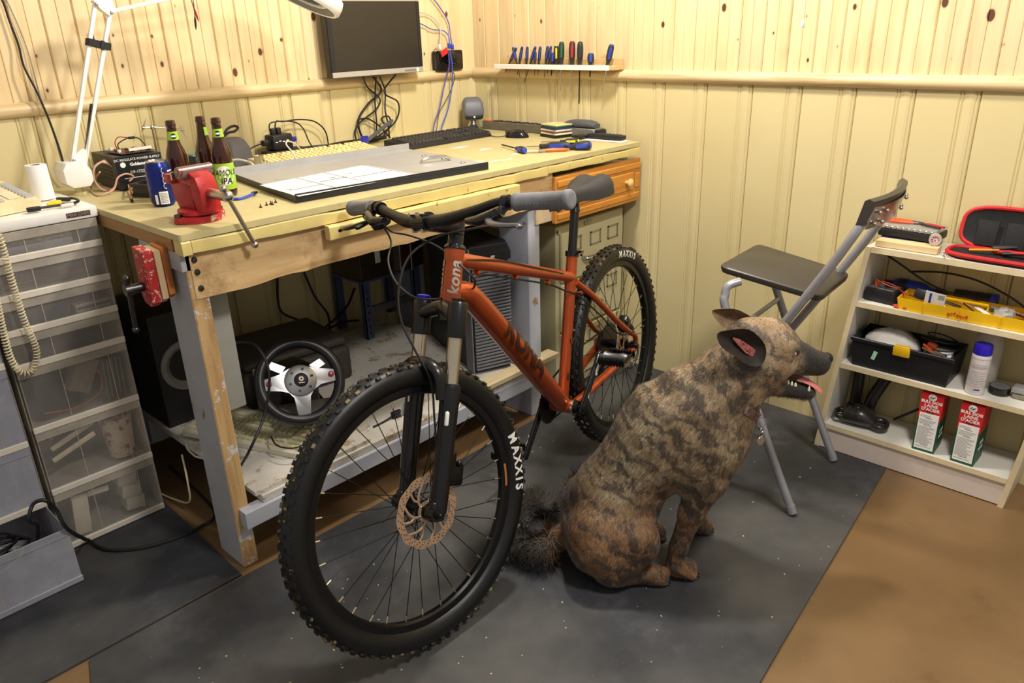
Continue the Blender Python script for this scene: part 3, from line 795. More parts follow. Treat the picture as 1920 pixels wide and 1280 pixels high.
for s_ in (1, -1):
    b = MB(); b.T = FS
    g0, g1 = barp(s_*.243), barp(s_*.372); d = (g1 - g0).normalized()
    L = (g1 - g0).length
    b.lathe([(.0115, 0), (.0185, .0), (.0195, .003), (.0195, .009), (.0180, .012), (.0178, .06), (.0188, L - .014), (.0206, L - .012), (.0206, L - .002), (.018, L + .002), (.012, L + .003), (0, L + .003)], g0, d, 22)
    g = b.build('grip', M_grip, bike, 50)
    b = MB(); b.T = FS
    for k in range(9):
        q = g0 + d*(.03 + .009*k) + V((.0172, 0, -.002)); b.box(q, (.0015, .006, .0012))
    b.build('grip_marks', M_headlet, g)
    # brake lever and shifter
    b = MB(); b.T = FS
    c0 = barp(s_*.222)
    b.cyl(barp(s_*.214), barp(s_*.229), .0165, seg=16)
    m0 = c0 + V((.022, -s_*.0, -.014))
    b.tube([m0 + V((0, s_*.004, 0)), m0 + V((.024, -s_*.045, -.012)), m0 + V((.02, -s_*.085, -.012))], [.0145, .0140, .0085], 10, flat=.9)
    b.tube([m0 + V((-.02, s_*.0, .01)), m0, m0 + V((.016, s_*.0, .0))], [.010, .011, .009], 8)
    br = b.build('brake_lever_body', M_blackgloss, bike, 40)
    b = MB(); b.T = FS
    b.tube(smooth_path([m0 + V((.02, -s_*.02, -.012)), m0 + V((.040, s_*.012, -.018)), m0 + V((.042, s_*.05, -.022)), m0 + V((.036, s_*.078, -.024)), m0 + V((.041, s_*.09, -.028))], 5), [.009, .0075, .0062, .0058, .006], 10, flat=.7)
    b.build('lever_blade', M_alu if s_ > 0 else M_rim, br)
    if s_ < 0:
        b = MB(); b.T = FS; q = barp(s_*.195)
        b.cyl(barp(s_*.188), barp(s_*.200), .0165, seg=14); b.box(q + V((.008, 0, -.034)), (.046, .036, .026), (0, .3, 0), .009, 2); b.box(q + V((.045, s_*.02, -.03)), (.05, .014, .010), (0, .2, 0), .004, 2)
        b.build('shifter', M_rim, bike, 40)
# ---- hoses and cables
def hose(name, pts, r=.0026, m=M_wire):
    b = MB(); b.tube(smooth_path(pts, 7), r, 8); return b.build(name, m, bike)
def bf(px, py, off):   # photo point on a plane parallel to the turned front wheel
    Wm = BM @ FS; o_ = Wm @ V((1.126, off, .35)); n_ = (Wm.to_3x3() @ V((0, 1, 0)))
    return BMi @ pon(px, py, o_, n_)
hose('brake_hose', [FS @ (barp(.222) + V((.042, -.08, -.026))), bf(935, 418, .15), bf(890, 428, .11), bf(820, 444, .02), bf(768, 480, .0), bf(748, 540, .0), bf(752, 600, .01), bf(780, 660, .03), bf(808, 715, .045), bf(815, 790, .05), bf(822, 850, .055), FS @ lp(.44, .062, -.03)])
hose('brake_hose', [FS @ (barp(-.215) + V((.042, .06, -.026))), bf(735, 434, -.17), bf(770, 442, -.13), bf(820, 462, -.06), bf(865, 498, .03), bf(890, 525, .05), V((.835, .026, .80)), V((.775, .01, .815)), V((.60, .004, .754)), V((.43, .002, .690)), bp(1060, 545, .016), bp(1085, 555, .02), bp(1125, 590, .055), bp(1160, 625, .074), V((.0, .074, .40))])
hose('gear_cable', [FS @ (barp(-.195) + V((.012, .01, -.04))), bf(733, 452, -.185), bf(728, 490, -.16), bf(742, 528, -.1), bf(775, 556, -.03), bf(812, 561, .0), bf(838, 556, -.01), V((.87, -.035, .80)), V((.80, -.030, .77)), V((.60, -.030, .55)), V((.44, -.03, .36))])

# ---- seat
b = MB(); b.cyl(STt - (STt - BBp).normalized()*.05, V((.2215, 0, .868)), .0137, seg=18); b.cyl(V((.2235, 0, .858)), V((.217, 0, .886)), .0165, .012, seg=14); b.box((.219, 0, .893), (.045, .036, .016), None, .004, 2)
b.build('seatpost', mat('seatpost_black', C(34, 33, 34), .35, .3, var=.1), bike, 40)
b = MB(); b.cyl(STt - (STt - BBp).normalized()*.012, STt + (STt - BBp).normalized()*.004, .0215, seg=20); b.box(STt + V((-.014, 0, -.002)), (.022, .030, .012), (0, -.3, 0), .003); b.tube([STt + V((-.018, .0, .0)), STt + V((-.012, .03, .0)), STt + V((.02, .04, -.002))], [.005, .0045, .004], 8)
b.build('seat_clamp', M_blackgloss, bike, 40)
b = MB()
prof = [(.355, .014, .920), (.345, .020, .928), (.31, .022, .936), (.26, .026, .938), (.21, .038, .938), (.165, .056, .941), (.125, .072, .952), (.095, .076, .956), (.075, .068, .955), (.066, .052, .950)]
rings = []
for x, hw, zt in prof:
    ring = []
    for k in range(16):
        a = PI*k/15
        y = math.cos(a)*hw; s_ = math.sin(a)
        dep = (.030 + .034*(hw/.07))
        zz_ = zt - dep*(1 - s_**.55) - .014*math.exp(-(y/.020)**2)*(hw/.07)*(1 if s_ > .5 else 0)
        ring.append((x, y, zz_))
    ring += [(x, -hw*.6, zt - .032), (x, hw*.6, zt - .032)]
    rings.append(ring)
b.loft(rings); sd_ = b.build('saddle', M_saddle, bike, 60)
for y in (-.022, .022):
    b = MB(); b.tube(smooth_path([(.32, y*.4, .905), (.27, y, .896), (.22, y, .892), (.15, y, .896), (.11, y*1.5, .918)], 4), .0035, 6); b.build('saddle_rail', M_dsteel, sd_)
# ---- drivetrain
def crank(s_, end, nm):
    b = MB(); e0 = BBp + V((0, s_*.068, 0)); e1 = V(end)
    d = (e1 - e0).normalized(); x, y, _ = frame_of(d, (0, 1, 0))
    prof_ = [(-.016, .010), (-.008, .0155), (.01, .0165), (.08, .0135), (.14, .0115), (.172, .0125), (.184, .010), (.188, .005)]
    rings = []
    for h, wd in prof_:
        c = e0 + d*h + V((0, s_*.006*h/.17, 0)); rings.append([c + x*wd*math.cos(2*PI*k/12) + V((0, 1, 0))*.0085*math.sin(2*PI*k/12) for k in range(12)])
    b.loft(rings); o = b.build('crank_arm', M_blackgloss, bike, 50)
    b = MB(); b.T = None
    for h in (.118, .132, .146):
        c = e0 + d*h + V((0, s_*.0135, 0)); b.box(c, (.018, .0012, .009), Euler((0, math.atan2(-d.z, d.x) + (.35 if h != .132 else -.35), 0)).to_matrix())
    b.build('crank_decal', M_letw, o)
    if s_ > 0:
        xx = d; m = basis(-xx, V((0, 1, 0)).cross(-xx) if False else (V((0, 1, 0)).cross(-xx)).normalized(), V((0, 1, 0)), e0 + d*.055 + V((0, .0098, 0)))
        text('SHIMANO', .010, m, M_letw, o, bold=.0002)
    p0 = e0 + d*.172 + V((0, s_*.012, 0))
    pe = bpy.data.objects.new('pedal', None); COL.objects.link(pe); pe.parent = bike; pe.matrix_local = M.Translation(p0)
    b = MB(); b.lathe([(0, 0), (.009, 0), (.010, .012), (.018, .016), (.014, .025), (.0135, .06), (.017, .075), (.013, .090), (0, .090)], (0, 0, 0), (0, s_, 0), 14); b.build('pedal_axle', M_alu, pe)
    b = MB()
    for dx in (-.042, .042):
        n = 10
        b.box((dx, s_*.054, 0), (.006, .085, .016), None, .001)
        for k in range(9): b.box((dx, s_*(.016 + .0095*k), .009), (.006, .004, .006))
        for k in range(9): b.box((dx, s_*(.016 + .0095*k), -.009), (.006, .004, .006))
    for y in (.020, .088): b.box((0, s_*y, 0), (.085, .007, .012), None, .002)
    b.build('pedal_cage', M_rim, pe, 30)
    return pe
pl = crank(1, (.296, .075, .426), 'l'); pr = crank(-1, (.524, -.075, .164), 'r')
b = MB(); b.cyl(BBp + V((0, -.076, 0)), BBp + V((0, .078, 0)), .012, seg=16); b.cyl(BBp + V((0, .038, 0)), BBp + V((0, .058, 0)), .020, seg=18); b.build('crank_spindle', M_rim, bike)
b = MB(); b.lathe([(.021, .037), (.024, .037), (.024, .044), (.021, .044)], BBp, (0, 1, 0), 20, close=True); b.build('bearing_cup', M_steel, bike)
def cog(b, c, R, n, th=.002):
    pts = []
    for k in range(n*4):
        a = 2*PI*k/(n*4); r = R + (.003 if k % 4 in (0, 1) else -.002); pts.append((r*math.cos(a), r*math.sin(a)))
    b.prism(pts, -th/2, th/2, basis((1, 0, 0), (0, 0, 1), (0, -1, 0), c))
b = MB(); cog(b, BBp + V((0, -.047, 0)), .062, 32); cog(b, BBp + V((0, -.054, 0)), .046, 24); b.build('chainring', M_rim, bike, 30)
b = MB()
for i, R in enumerate((.072, .066, .060, .054, .048, .042, .036, .031, .027)): cog(b, ax + V((0, -.024 - .0042*i, 0)), R, int(R*480), .0018)
b.build('cassette', M_dsteel, bike, 30)
b = MB(); ch_ = [V((.405, -.050, .358)), V((.20, -.047, .398)), V((.0, -.042, .396))]; b.tube(ch_, .0042, 6, flat=.7); b.tube(smooth_path([V((.42, -.050, .236)), V((.20, -.050, .225)), V((.045, -.050, .215)), V((.012, -.05, .235)), V((.03, -.05, .262)), V((.02, -.046, .285)), V((-.03, -.043, .31)), V((-.05, -.042, .35))], 4), .0042, 6, flat=.7); b.build('chain', M_dsteel, bike)
b = MB(); b.box((-.02, -.078, .308), (.03, .024, .05), (0, .4, 0), .006, 2); b.box((.02, -.052, .246), (.02, .016, .085), (0, -.35, 0), .005, 2); b.cyl((.036, -.058, .215), (.036, -.044, .215), .016, seg=12); b.cyl((.005, -.058, .275), (.005, -.044, .275), .016, seg=12)
b.build('rear_derailleur', M_rim, bike, 40)
b = MB(); b.box((.018, .046, .432), (.05, .032, .045), (0, .75, 0), .007, 2); b.sphere((.03, .06, .445), .008, 8, 6); b.box((-.005, .062, .41), (.02, .012, .03), (0, .7, 0), .003)
b.build('rear_caliper', M_rim, bike, 40)
b = MB(); b.cyl((0, .072, .3485), (0, .086, .3485), .010, .008, seg=12); b.tube(smooth_path([(0, .086, .3485), (.02, .09, .325), (.06, .085, .295), (.085, .08, .30)], 4), .004, 8, flat=.7); b.build('quick_release', M_rim, bike)

# ================================================================== the dog
DP0 = V((-1.0292, -1.8284, .008)); dh = V((.72, -.694, 0)).normalized(); dn_ = V((-dh.y, dh.x, 0))
DM = basis(dh, dn_, (0, 0, 1), DP0); DMi = DM.inverted()
def dgp(px, py, off): return DMi @ pon(px, py, DP0 + dn_*off, dn_)
# skeleton: (p0, r0, p1, r1, side squash, blend) in metres, x forward, y to the dog's left, z up
CAPS = [
 ((.045, 0, .43), .116, (-.07, 0, .380), .118, 1.15, .05), ((.055, 0, .35), .094, (.0, 0, .325), .092, 1.2, .05),
 ((-.095, 0, .35), .112, (-.185, 0, .235), .110, 1.12, .06), ((-.20, 0, .17), .118, (-.235, 0, .105), .105, 1.0, .05),
 ((-.05, 0, .45), .11, (-.02, 0, .485), .085, 1.15, .05),
 ((.03, 0, .465), .110, (.09, 0, .548), .082, 1.12, .05), ((.095, 0, .545), .078, (.135, 0, .60), .064, 1.1, .04), ((.12, 0, .52), .062, (.165, 0, .555), .052, 1.0, .04),
 # head
 ((.138, 0, .638), .064, (.180, 0, .636), .062, 1.02, .03), ((.195, 0, .628), .053, (.215, 0, .620), .046, 1.08, .03),
 ((.165, -.028, .592), .046, (.205, -.022, .580), .036, 1, .03), ((.165, .028, .592), .046, (.205, .022, .580), .036, 1, .03),
 ((.215, 0, .604), .044, (.265, 0, .590), .036, 1.0, .025), ((.265, 0, .588), .034, (.322, 0, .574), .0275, .98, .02), ((.27, 0, .572), .028, (.316, 0, .560), .022, .92, .015),
 ((.165, 0, .545), .044, (.21, 0, .522), .032, 1.0, .02), ((.21, 0, .516), .028, (.300, 0, .490), .020, .95, .008),
 # brows
 ((.212, -.036, .645), .020, (.225, -.034, .640), .017, 1, .02), ((.212, .036, .645), .020, (.225, .034, .640), .017, 1, .02),
]
for s_ in (-1, 1):
    CAPS += [((-.235, s_*.062, .145), .095, (-.155, s_*.112, .148), .056, 1.0, .016), ((-.245, s_*.075, .105), .085, (-.22, s_*.09, .085), .075, 1, .03),
             ((-.148, s_*.114, .125), .048, (-.215, s_*.110, .055), .048, 1.0, .014), ((-.215, s_*.103, .040), .030, (-.19, s_*.108, .030), .028, 1, .015)]
    CAPS += [((.045, s_*.075, .385), .070, (.02, s_*.085, .30), .058, 1.1, .04)]
# near foreleg and paw, far foreleg and paw
CAPS += [((.02, -.085, .30), .050, (-.010, -.088, .20), .033, 1, .015), ((-.010, -.088, .20), .031, (-.038, -.090, .10), .024, 1, .012), ((-.038, -.090, .10), .0235, (-.046, -.091, .045), .025, 1, .012), ((-.038, -.091, .034), .029, (-.012, -.092, .026), .027, 1, .012),
         ((.035, .085, .30), .052, (.042, .090, .20), .036, 1, .02), ((.042, .090, .20), .034, (.052, .096, .10), .027, 1, .015), ((.052, .096, .10), .026, (.052, .098, .045), .025, 1, .012), ((.054, .098, .032), .029, (.084, .098, .025), .027, 1, .012)]
for (fx, fy, fz, dx) in ((-.012, -.092, .020, .016), (.084, .098, .019, .016), (-.093, -.108, .018, .016), (-.055, .085, .018, .016)):
    for k in (-1.5, -.5, .5, 1.5):
        CAPS.append(((fx - .008, fy + k*.0125, fz + .004), .0125, (fx + dx - abs(k)*.004, fy + k*.0135, fz - .005), .0115, 1, .006))
CAPS += [((-.20, -.108, .029), .025, (-.11, -.108, .025), .024, 1, .012), ((-.11, -.108, .025), .027, (-.093, -.108, .022), .025, 1, .01),
         ((-.19, .105, .029), .027, (-.070, .088, .026), .027, 1, .012), ((-.070, .088, .025), .028, (-.055, .085, .022), .026, 1, .01)]
tailp = [V((-.325, .02, .075)), V((-.355, .03, .05))] + [DMi @ pz(px, py, .05) for px, py in ((1010, 1032), (975, 1022), (960, 990), (972, 955), (1000, 940), (1028, 952))]
for i in range(len(tailp) - 1):
    r0 = [.034, .030, .026, .024, .022, .020, .016, .010][i]; CAPS.append((tuple(tailp[i]), r0, tuple(tailp[i+1]), r0*.92, 1, .012))

def sdf(X, Y, Z):
    D = None
    for p0, r0, p1, r1, sq, k in CAPS:
        y0, y1 = p0[1]*sq, p1[1]*sq
        bx, by, bz = p1[0] - p0[0], y1 - y0, p1[2] - p0[2]; L2 = bx*bx + by*by + bz*bz + 1e-12
        ax_, ay_, az_ = X - p0[0], Y*sq - y0, Z - p0[2]
        t_ = np.clip((ax_*bx + ay_*by + az_*bz)/L2, 0, 1)
        d = np.sqrt((ax_ - t_*bx)**2 + (ay_ - t_*by)**2 + (az_ - t_*bz)**2) - (r0 + (r1 - r0)*t_)
        if D is None: D = d
        else:
            h_ = np.clip(.5 + .5*(D - d)/k, 0, 1); D = D*(1 - h_) + d*h_ - k*h_*(1 - h_)
    return D
def surface_nets(lo, hi, st):
    xs = [np.arange(lo[i], hi[i] + st, st) for i in range(3)]
    X, Y, Z = np.meshgrid(*xs, indexing='ij'); F = sdf(X, Y, Z).astype(np.float32)
    F = np.maximum(F, (.0006 - Z).astype(np.float32))
    ins = F < 0; n = [len(a) - 1 for a in xs]
    cnt = np.zeros(n, int)
    corners = [(i, j, k) for i in (0, 1) for j in (0, 1) for k in (0, 1)]
    for i, j, k in corners: cnt += ins[i:n[0]+i, j:n[1]+j, k:n[2]+k]
    cell = (cnt > 0) & (cnt < 8); idx = -np.ones(n, int); C_ = np.argwhere(cell); idx[cell] = np.arange(len(C_))
    acc = np.zeros((len(C_), 3)); num = np.zeros(len(C_))
    for a in corners:
        for ax_ in range(3):
            if a[ax_]: continue
            b_ = list(a); b_[ax_] = 1
            fa = F[C_[:, 0]+a[0], C_[:, 1]+a[1], C_[:, 2]+a[2]]; fb = F[C_[:, 0]+b_[0], C_[:, 1]+b_[1], C_[:, 2]+b_[2]]
            m = (fa < 0) != (fb < 0); t_ = np.where(m, fa/(fa - fb + 1e-12), 0)
            p = np.tile(np.array(a, float), (len(C_), 1)); p[:, ax_] += t_
            acc[m] += p[m]; num[m] += 1
    P_ = (C_ + acc/num[:, None])*st + np.array(lo)
    quads = []
    for ax_ in range(3):
        o1, o2 = [(1, 2), (2, 0), (0, 1)][ax_]
        sl = [slice(1, n[q]) for q in range(3)]; sl[ax_] = slice(0, n[ax_])
        A = ins[tuple(slice(s_.start, s_.stop) for s_ in sl)]
        s2 = [slice(s_.start, s_.stop) for s_ in sl]; s2[ax_] = slice(1, n[ax_] + 1); B_ = ins[tuple(s2)]
        for flip in (0, 1):
            e = np.argwhere((A & ~B_) if flip == 0 else (~A & B_))
            if not len(e): continue
            g = e + np.array([s_.start for s_ in sl])
            def at(d1, d2):
                h_ = g.copy(); h_[:, o1] -= d1; h_[:, o2] -= d2; return idx[h_[:, 0], h_[:, 1], h_[:, 2]]
            q = np.stack([at(1, 1), at(0, 1), at(0, 0), at(1, 0)], 1); quads.append(q if flip == 0 else q[:, ::-1])
    return P_, np.concatenate(quads)
DVo, DFa = surface_nets((-.52, -.19, -.012), (.37, .40, .73), .0058)
# relax the stair steps a little
for _ in range(3):
    S = np.zeros_like(DVo); Nn = np.zeros(len(DVo))
    for a, b_ in ((0, 1), (1, 2), (2, 3), (3, 0)):
        np.add.at(S, DFa[:, a], DVo[DFa[:, b_]]); np.add.at(Nn, DFa[:, a], 1); np.add.at(S, DFa[:, b_], DVo[DFa[:, a]]); np.add.at(Nn, DFa[:, b_], 1)
    DVo = DVo*.5 + .5*S/Nn[:, None]
DVo[:, 2] = np.maximum(DVo[:, 2], .0008)

# brindle coat: masks come from the coat itself (dark mask on the muzzle, ochre flanks), stripes from a distorted wave
def coat_masks(P):
    x, y, z = P[:, 0], P[:, 1], P[:, 2]
    sm = lambda e0, e1, v: np.clip((v - e0)/(e1 - e0), 0, 1)**2*(3 - 2*np.clip((v - e0)/(e1 - e0), 0, 1))
    head = sm(.08, .12, x)*sm(.46, .50, z)
    muz = head*np.maximum(sm(.235, .275, x + (z - .6)*.25), sm(.545, .525, z)*sm(.20, .235, x))
    muz = np.maximum(muz, head*np.exp(-(((x - .238)/.016)**2 + ((z - .628)/.014)**2 + ((np.abs(y) - .046)/.022)**2))*.95)
    muz = np.maximum(muz, head*np.exp(-(((x - .125)/.030)**2 + ((z - .60)/.045)**2 + ((np.abs(y) - .065)/.03)**2))*.8)
    tail = np.maximum(sm(-.365, -.39, x), sm(.13, .16, y)*sm(-.15, -.20, x))*sm(.20, .14, z)
    legs = sm(.24, .10, z)*sm(-.07, -.03, x)
    grey = sm(.25, .5, z)*sm(.10, .0, x) * .8
    orange = np.maximum(sm(.30, .16, z)*.8, head*.2*(1 - muz))
    orange = np.maximum(orange, sm(.08, .15, x)*sm(.50, .42, z)*.7)
    return np.stack([muz, np.maximum(tail, 0), orange, np.ones_like(x)], 1)
t = NT('brindle_coat'); co = t.coord('Object')
at_ = t.n('ShaderNodeAttribute'); at_.attribute_name = 'coat'; sep = t.n('ShaderNodeSeparateColor'); t.l(at_.outputs['Color'], sep.inputs[0])
SPd = math.atan2(.82, .57)
along = t.coord('Object', (1, .45, 1), (0, SPd, 0))           # x now runs up the spine, stripes lie across it
nzs = t.noise(t.coord('Object', (1, .45, 1)), 6, 4, .6)
wv = t.n('ShaderNodeTexWave'); wv.wave_type = 'BANDS'; wv.bands_direction = 'X'
wv.inputs['Scale'].default_value = 6.0; wv.inputs['Distortion'].default_value = 11; wv.inputs['Detail'].default_value = 5; wv.inputs['Detail Scale'].default_value = 2.4; wv.inputs['Detail Roughness'].default_value = .7
t.l(along, wv.inputs['Vector'])
streak = t.noise(t.coord('Object', (1, .28, .26), (0, SPd, 0)), 26, 6, .68, .9)
nz = t.noise(t.coord('Object', (1, .5, 1)), 9, 5, .6, .4)
hair = t.noise(t.coord('Object', (60, 60, 22), (0, .6, 0)), 5, 3, .7)
tan = t.ramp(nz, [(.30, C(106, 88, 66)), (.50, C(156, 132, 100)), (.70, C(198, 180, 148))])
och = t.ramp(nz, [(.30, C(98, 66, 40)), (.52, C(144, 100, 62)), (.72, C(178, 136, 92))])
basec = t.mix(sep.outputs[2], tan, och)
sv = t.math('ADD', t.math('MULTIPLY', wv.outputs['Fac'], .20), t.math('ADD', t.math('MULTIPLY', streak, .62), t.math('MULTIPLY', nzs, .42)))
st_ = t.ramp(sv, [(.48, (1, 1, 1, 1)), (.565, (.82, .82, .82, 1)), (.63, (.22, .22, .22, 1)), (.74, (0, 0, 0, 1))])
dk = t.ramp(hair, [(.3, C(42, 35, 32)), (.7, C(84, 74, 68))])
cc = t.mix(t.math('MULTIPLY', st_, .84), basec, dk)
cc = t.mix(.35, cc, t.mix(1, cc, t.ramp(hair, [(.3, (.45, .42, .40, 1)), (.7, (1.0, 1.0, 1.0, 1))]), 'MULTIPLY'))
cc = t.mix(sep.outputs[0], cc, t.ramp(hair, [(.3, C(26, 23, 22)), (.75, C(58, 52, 50))]))
cc = t.mix(sep.outputs[1], cc, t.ramp(hair, [(.3, C(30, 28, 28)), (.62, C(74, 66, 58)), (.75, C(140, 124, 104))]))
t.base(cc); t.set(Roughness=.62); t.b.inputs['Sheen Weight'].default_value = .12; t.b.inputs['Sheen Roughness'].default_value = .4
t.bump(hair, .35, .003); M_coat = t.done()

dog = thing('dog', 'sitting brindle dog with open mouth beside the bicycle', 'dog')
dog.matrix_world = DM
def np_mesh(name, P, F, m, masks=None, normals=None, smooth=True):
    me = bpy.data.meshes.new(name)
    k = F.shape[1]
    me.vertices.add(len(P)); me.vertices.foreach_set('co', P.astype(np.float32).ravel())
    me.loops.add(F.size); me.loops.foreach_set('vertex_index', F.astype(np.int32).ravel())
    me.polygons.add(len(F)); me.polygons.foreach_set('loop_start', np.arange(0, F.size, k, dtype=np.int32))
    me.update(calc_edges=True); me.materials.append(m)
    if smooth: me.polygons.foreach_set('use_smooth', np.ones(len(F), bool))
    if masks is not None:
        a = me.color_attributes.new('coat', 'FLOAT_COLOR', 'POINT'); a.data.foreach_set('color', masks.astype(np.float32).ravel())
    if normals is not None: me.normals_split_custom_set_from_vertices([tuple(v) for v in normals])
    o = bpy.data.objects.new(name, me); COL.objects.link(o); return o
masks = coat_masks(DVo)
body = np_mesh('body', DVo, DFa, M_coat, masks); body.parent = dog
# short coat: many fine hairs lying along the body, longer on the neck and tail
rg = np.random.default_rng(5)
a, b_, c_ = DVo[DFa[:, 0]], DVo[DFa[:, 1]], DVo[DFa[:, 2]]; d_ = DVo[DFa[:, 3]]
fn = np.cross(c_ - a, d_ - b_); ar = np.linalg.norm(fn, axis=1); fn /= (ar[:, None] + 1e-12)
cen = (a + b_ + c_ + d_)/4
def hairs(n, wgt, length, width, lift, name, spread=.25, flow=None):
    w_ = ar*wgt; w_ = w_/w_.sum(); f = rg.choice(len(DFa), n, p=w_)
    u, v = rg.random((n, 1)), rg.random((n, 1))
    p = (a[f]*(1-u) + b_[f]*u)*(1-v) + (d_[f]*(1-u) + c_[f]*u)*v; nn = fn[f]
    x, y, z = p[:, 0], p[:, 1], p[:, 2]
    fl = np.stack([-.55 + 0*x, .0*x, -.85 + 0*x], 1)
    hd = (x > .10) & (z > .5); fl[hd] = (-.95, 0, -.1)
    lg = (z < .22) & (x > -.07); fl[lg] = (-.1, 0, -1)
    th = (z < .22) & (x < -.07); fl[th] = (-.15, 0, -1)
    if flow is not None: fl = flow(p)
    fl = fl + rg.normal(0, spread, fl.shape)
    fl -= nn*np.sum(fl*nn, 1, keepdims=True); fl /= np.linalg.norm(fl, axis=1, keepdims=True) + 1e-9
    sd = np.cross(fl, nn); L = length(p)*rg.uniform(.6, 1.25, n); lf_ = lift*rg.uniform(.3, 1.4, n)
    tip = p + (fl*np.cos(lf_)[:, None] + nn*np.sin(lf_)[:, None])*L[:, None]; tip[:, 2] = np.maximum(tip[:, 2], .002)
    mid = p + (fl*np.cos(lf_*1.3)[:, None] + nn*np.sin(lf_*1.3)[:, None])*(L*.5)[:, None]; mid[:, 2] = np.maximum(mid[:, 2], .002)
    w0 = width
    V_ = np.stack([p - sd*w0 - nn*.0008, p + sd*w0 - nn*.0008, mid + sd*w0*.7, mid - sd*w0*.7, tip], 1).reshape(-1, 3)
    i0 = np.arange(n)[:, None]*5
    T = np.concatenate([i0 + np.array([[0, 1, 2]]), i0 + np.array([[0, 2, 3]]), i0 + np.array([[3, 2, 4]])])
    nr = np.repeat(nn + fl*.25, 5, axis=0); nr /= np.linalg.norm(nr, axis=1, keepdims=True)
    mk = np.repeat(coat_masks(p), 5, axis=0)
    o = np_mesh(name, V_, T, M_coat, mk, nr); o['kind'] = 'stuff'; o.parent = dog; return o
cx, cz = cen[:, 0], cen[:, 2]
tailmask = ((cx < -.362) & (cz < .13)) | ((cen[:, 1] > .135) & (cx < -.15) & (cz < .2)); headmask = (cx > .2) & (cz > .48)
wt = np.where(tailmask, 0, np.where(headmask, .55, 1.0)); wt = np.where(cz < .02, 0, wt)
hairs(60000, wt, lambda p: np.where((p[:, 0] > .12) & (p[:, 2] > .5), .007, np.where(p[:, 2] < .2, .011, .017)), .00065, .16, 'coat_hair', .22)
tc = np.array([DMi @ pz(1000, 985, .04)])[0]
def tflow(p):
    q = p - tc; r_ = np.stack([q[:, 0], q[:, 1], np.abs(p[:, 2] - .04)*.6 + .0], 1); r_ /= np.linalg.norm(r_, axis=1, keepdims=True) + 1e-9
    tg = np.stack([-q[:, 1], q[:, 0], 0*q[:, 0]], 1); tg /= np.linalg.norm(tg, axis=1, keepdims=True) + 1e-9
    return r_*.7 - tg*.5 + np.array([0, 0, -.1])
hairs(9000, np.where(tailmask, 1.0, 0), lambda p: .05 + 0*p[:, 0], .0009, .55, 'tail_hair', .45, tflow)

# ears: cupped leaves
M_earin = mat('ear_inner_skin', C(168, 92, 86), .6, var=.3, scale=60, wear=C(44, 36, 34), wearamt=.55)
M_earout = mat('dark_ear_coat', C(44, 36, 31), .7, var=.35, scale=50)
M_earf = mat('brown_ear_back_coat', C(124, 100, 72), .7, var=.3, scale=50)
def ear(outline, off0, off1, cup, m, tipi, inner=None):
    n = len(outline); pts = []
    xs_ = [q[0] for q in outline]; x0, x1 = min(xs_), max(xs_)
    for px, py in outline:
        k = (px - x0)/(x1 - x0); pts.append(dgp(px, py, off0 + (off1 - off0)*k))
    pts = [V(q) for q in smooth_path(pts, 3, True)]; n = len(pts); c = sum(pts, V((0, 0, 0)))/n
    sgn = -1 if cup < 0 else 1
    b = MB(); rings = []
    for k, sc in enumerate((1, .96, .8, .55, .3, .08, .002)):
        rings.append([c + (q - c)*sc + V((0, abs(cup)*sgn*(1 - sc**2), 0)) for q in pts])
    b.loft(rings, True, False); rb = [[q + V((.0, sgn*.006*(1 if i else .3), 0)) for q in r] for i, r in enumerate(rings)]
    b.loft(rb, True, False); b.loft([rings[0], rb[0]], True, False)
    return b.build('ear', m, dog, 80), c, sgn
e1, c1, _ = ear([(1345, 626), (1372, 618), (1405, 618), (1430, 639), (1437, 660), (1430, 682), (1414, 687), (1395, 680), (1378, 667), (1354, 652)], -.128, -.086, .026, M_earout, 0)
b = MB(); q = [dgp(px, py, -.112 + .03*(px - 1370)/60) for px, py in ((1376, 636), (1392, 640), (1410, 652), (1424, 664), (1420, 672), (1406, 668), (1394, 658))]
q = smooth_path(q, 3, True); c = sum(q, V((0, 0, 0)))/len(q); b.loft([[p + V((0, .010, 0)) for p in q], [c + (p - c)*.6 + V((0, .016, 0)) for p in q], [c + (p - c)*.05 + V((0, .018, 0)) for p in q]], True, True); b.build('ear_inner', M_earin, e1, 80)
ear([(1335, 583), (1349, 579), (1377, 579), (1397, 587), (1415, 600), (1412, 616), (1392, 620), (1370, 617), (1356, 613), (1342, 598)], .070, .035, .02, M_earf, 0)
# eyes, nose, mouth
M_nose = mat('wet_black_nose', C(18, 17, 18), .4, var=.1, bump=.3, bscale=900)
b = MB(); b.sphere((.337, 0, .584), (.0165, .0175, .0150), 14, 9); b.build('nose', M_nose, dog)
M_eye = mat('dark_eye', C(20, 14, 12), .06, var=0, coat=1)
M_eyel = mat('pink_eye_glint', C(222, 160, 160), .25, var=.1)
for s_ in (-1, 1):
    ey = .08
    while sdf(np.array(.236), np.array(s_*ey), np.array(.626)) > 0 and ey > .01: ey -= .0005
    b = MB(); b.sphere((.236, s_*(ey - .0035), .626), (.0095, .0068, .0085), 12, 8); e = b.build('eye', M_eye, dog)
    b = MB(); b.sphere((.2315, s_*(ey + .0022), .6235), (.0034, .0020, .0040), 8, 6); b.build('eye_glint', M_eyel, e)  # pink flash reflection on the eye, painted as a small bead
M_tongue = mat('pink_tongue', C(222, 128, 128), .3, var=.08, scale=80, bump=.2, bscale=600)
b = MB(); rings = []
for x, z, hw in ((.205, .548, .014), (.235, .546, .018), (.265, .538, .019), (.295, .522, .018), (.315, .508, .017), (.330, .495, .014), (.338, .487, .007)):
    rings.append([(x, hw*math.cos(a_), z + .004*math.sin(a_) - .004*math.cos(a_*2)) for a_ in [2*PI*k/12 for k in range(12)]])
b.loft(rings); b.build('tongue', M_tongue, dog, 80)
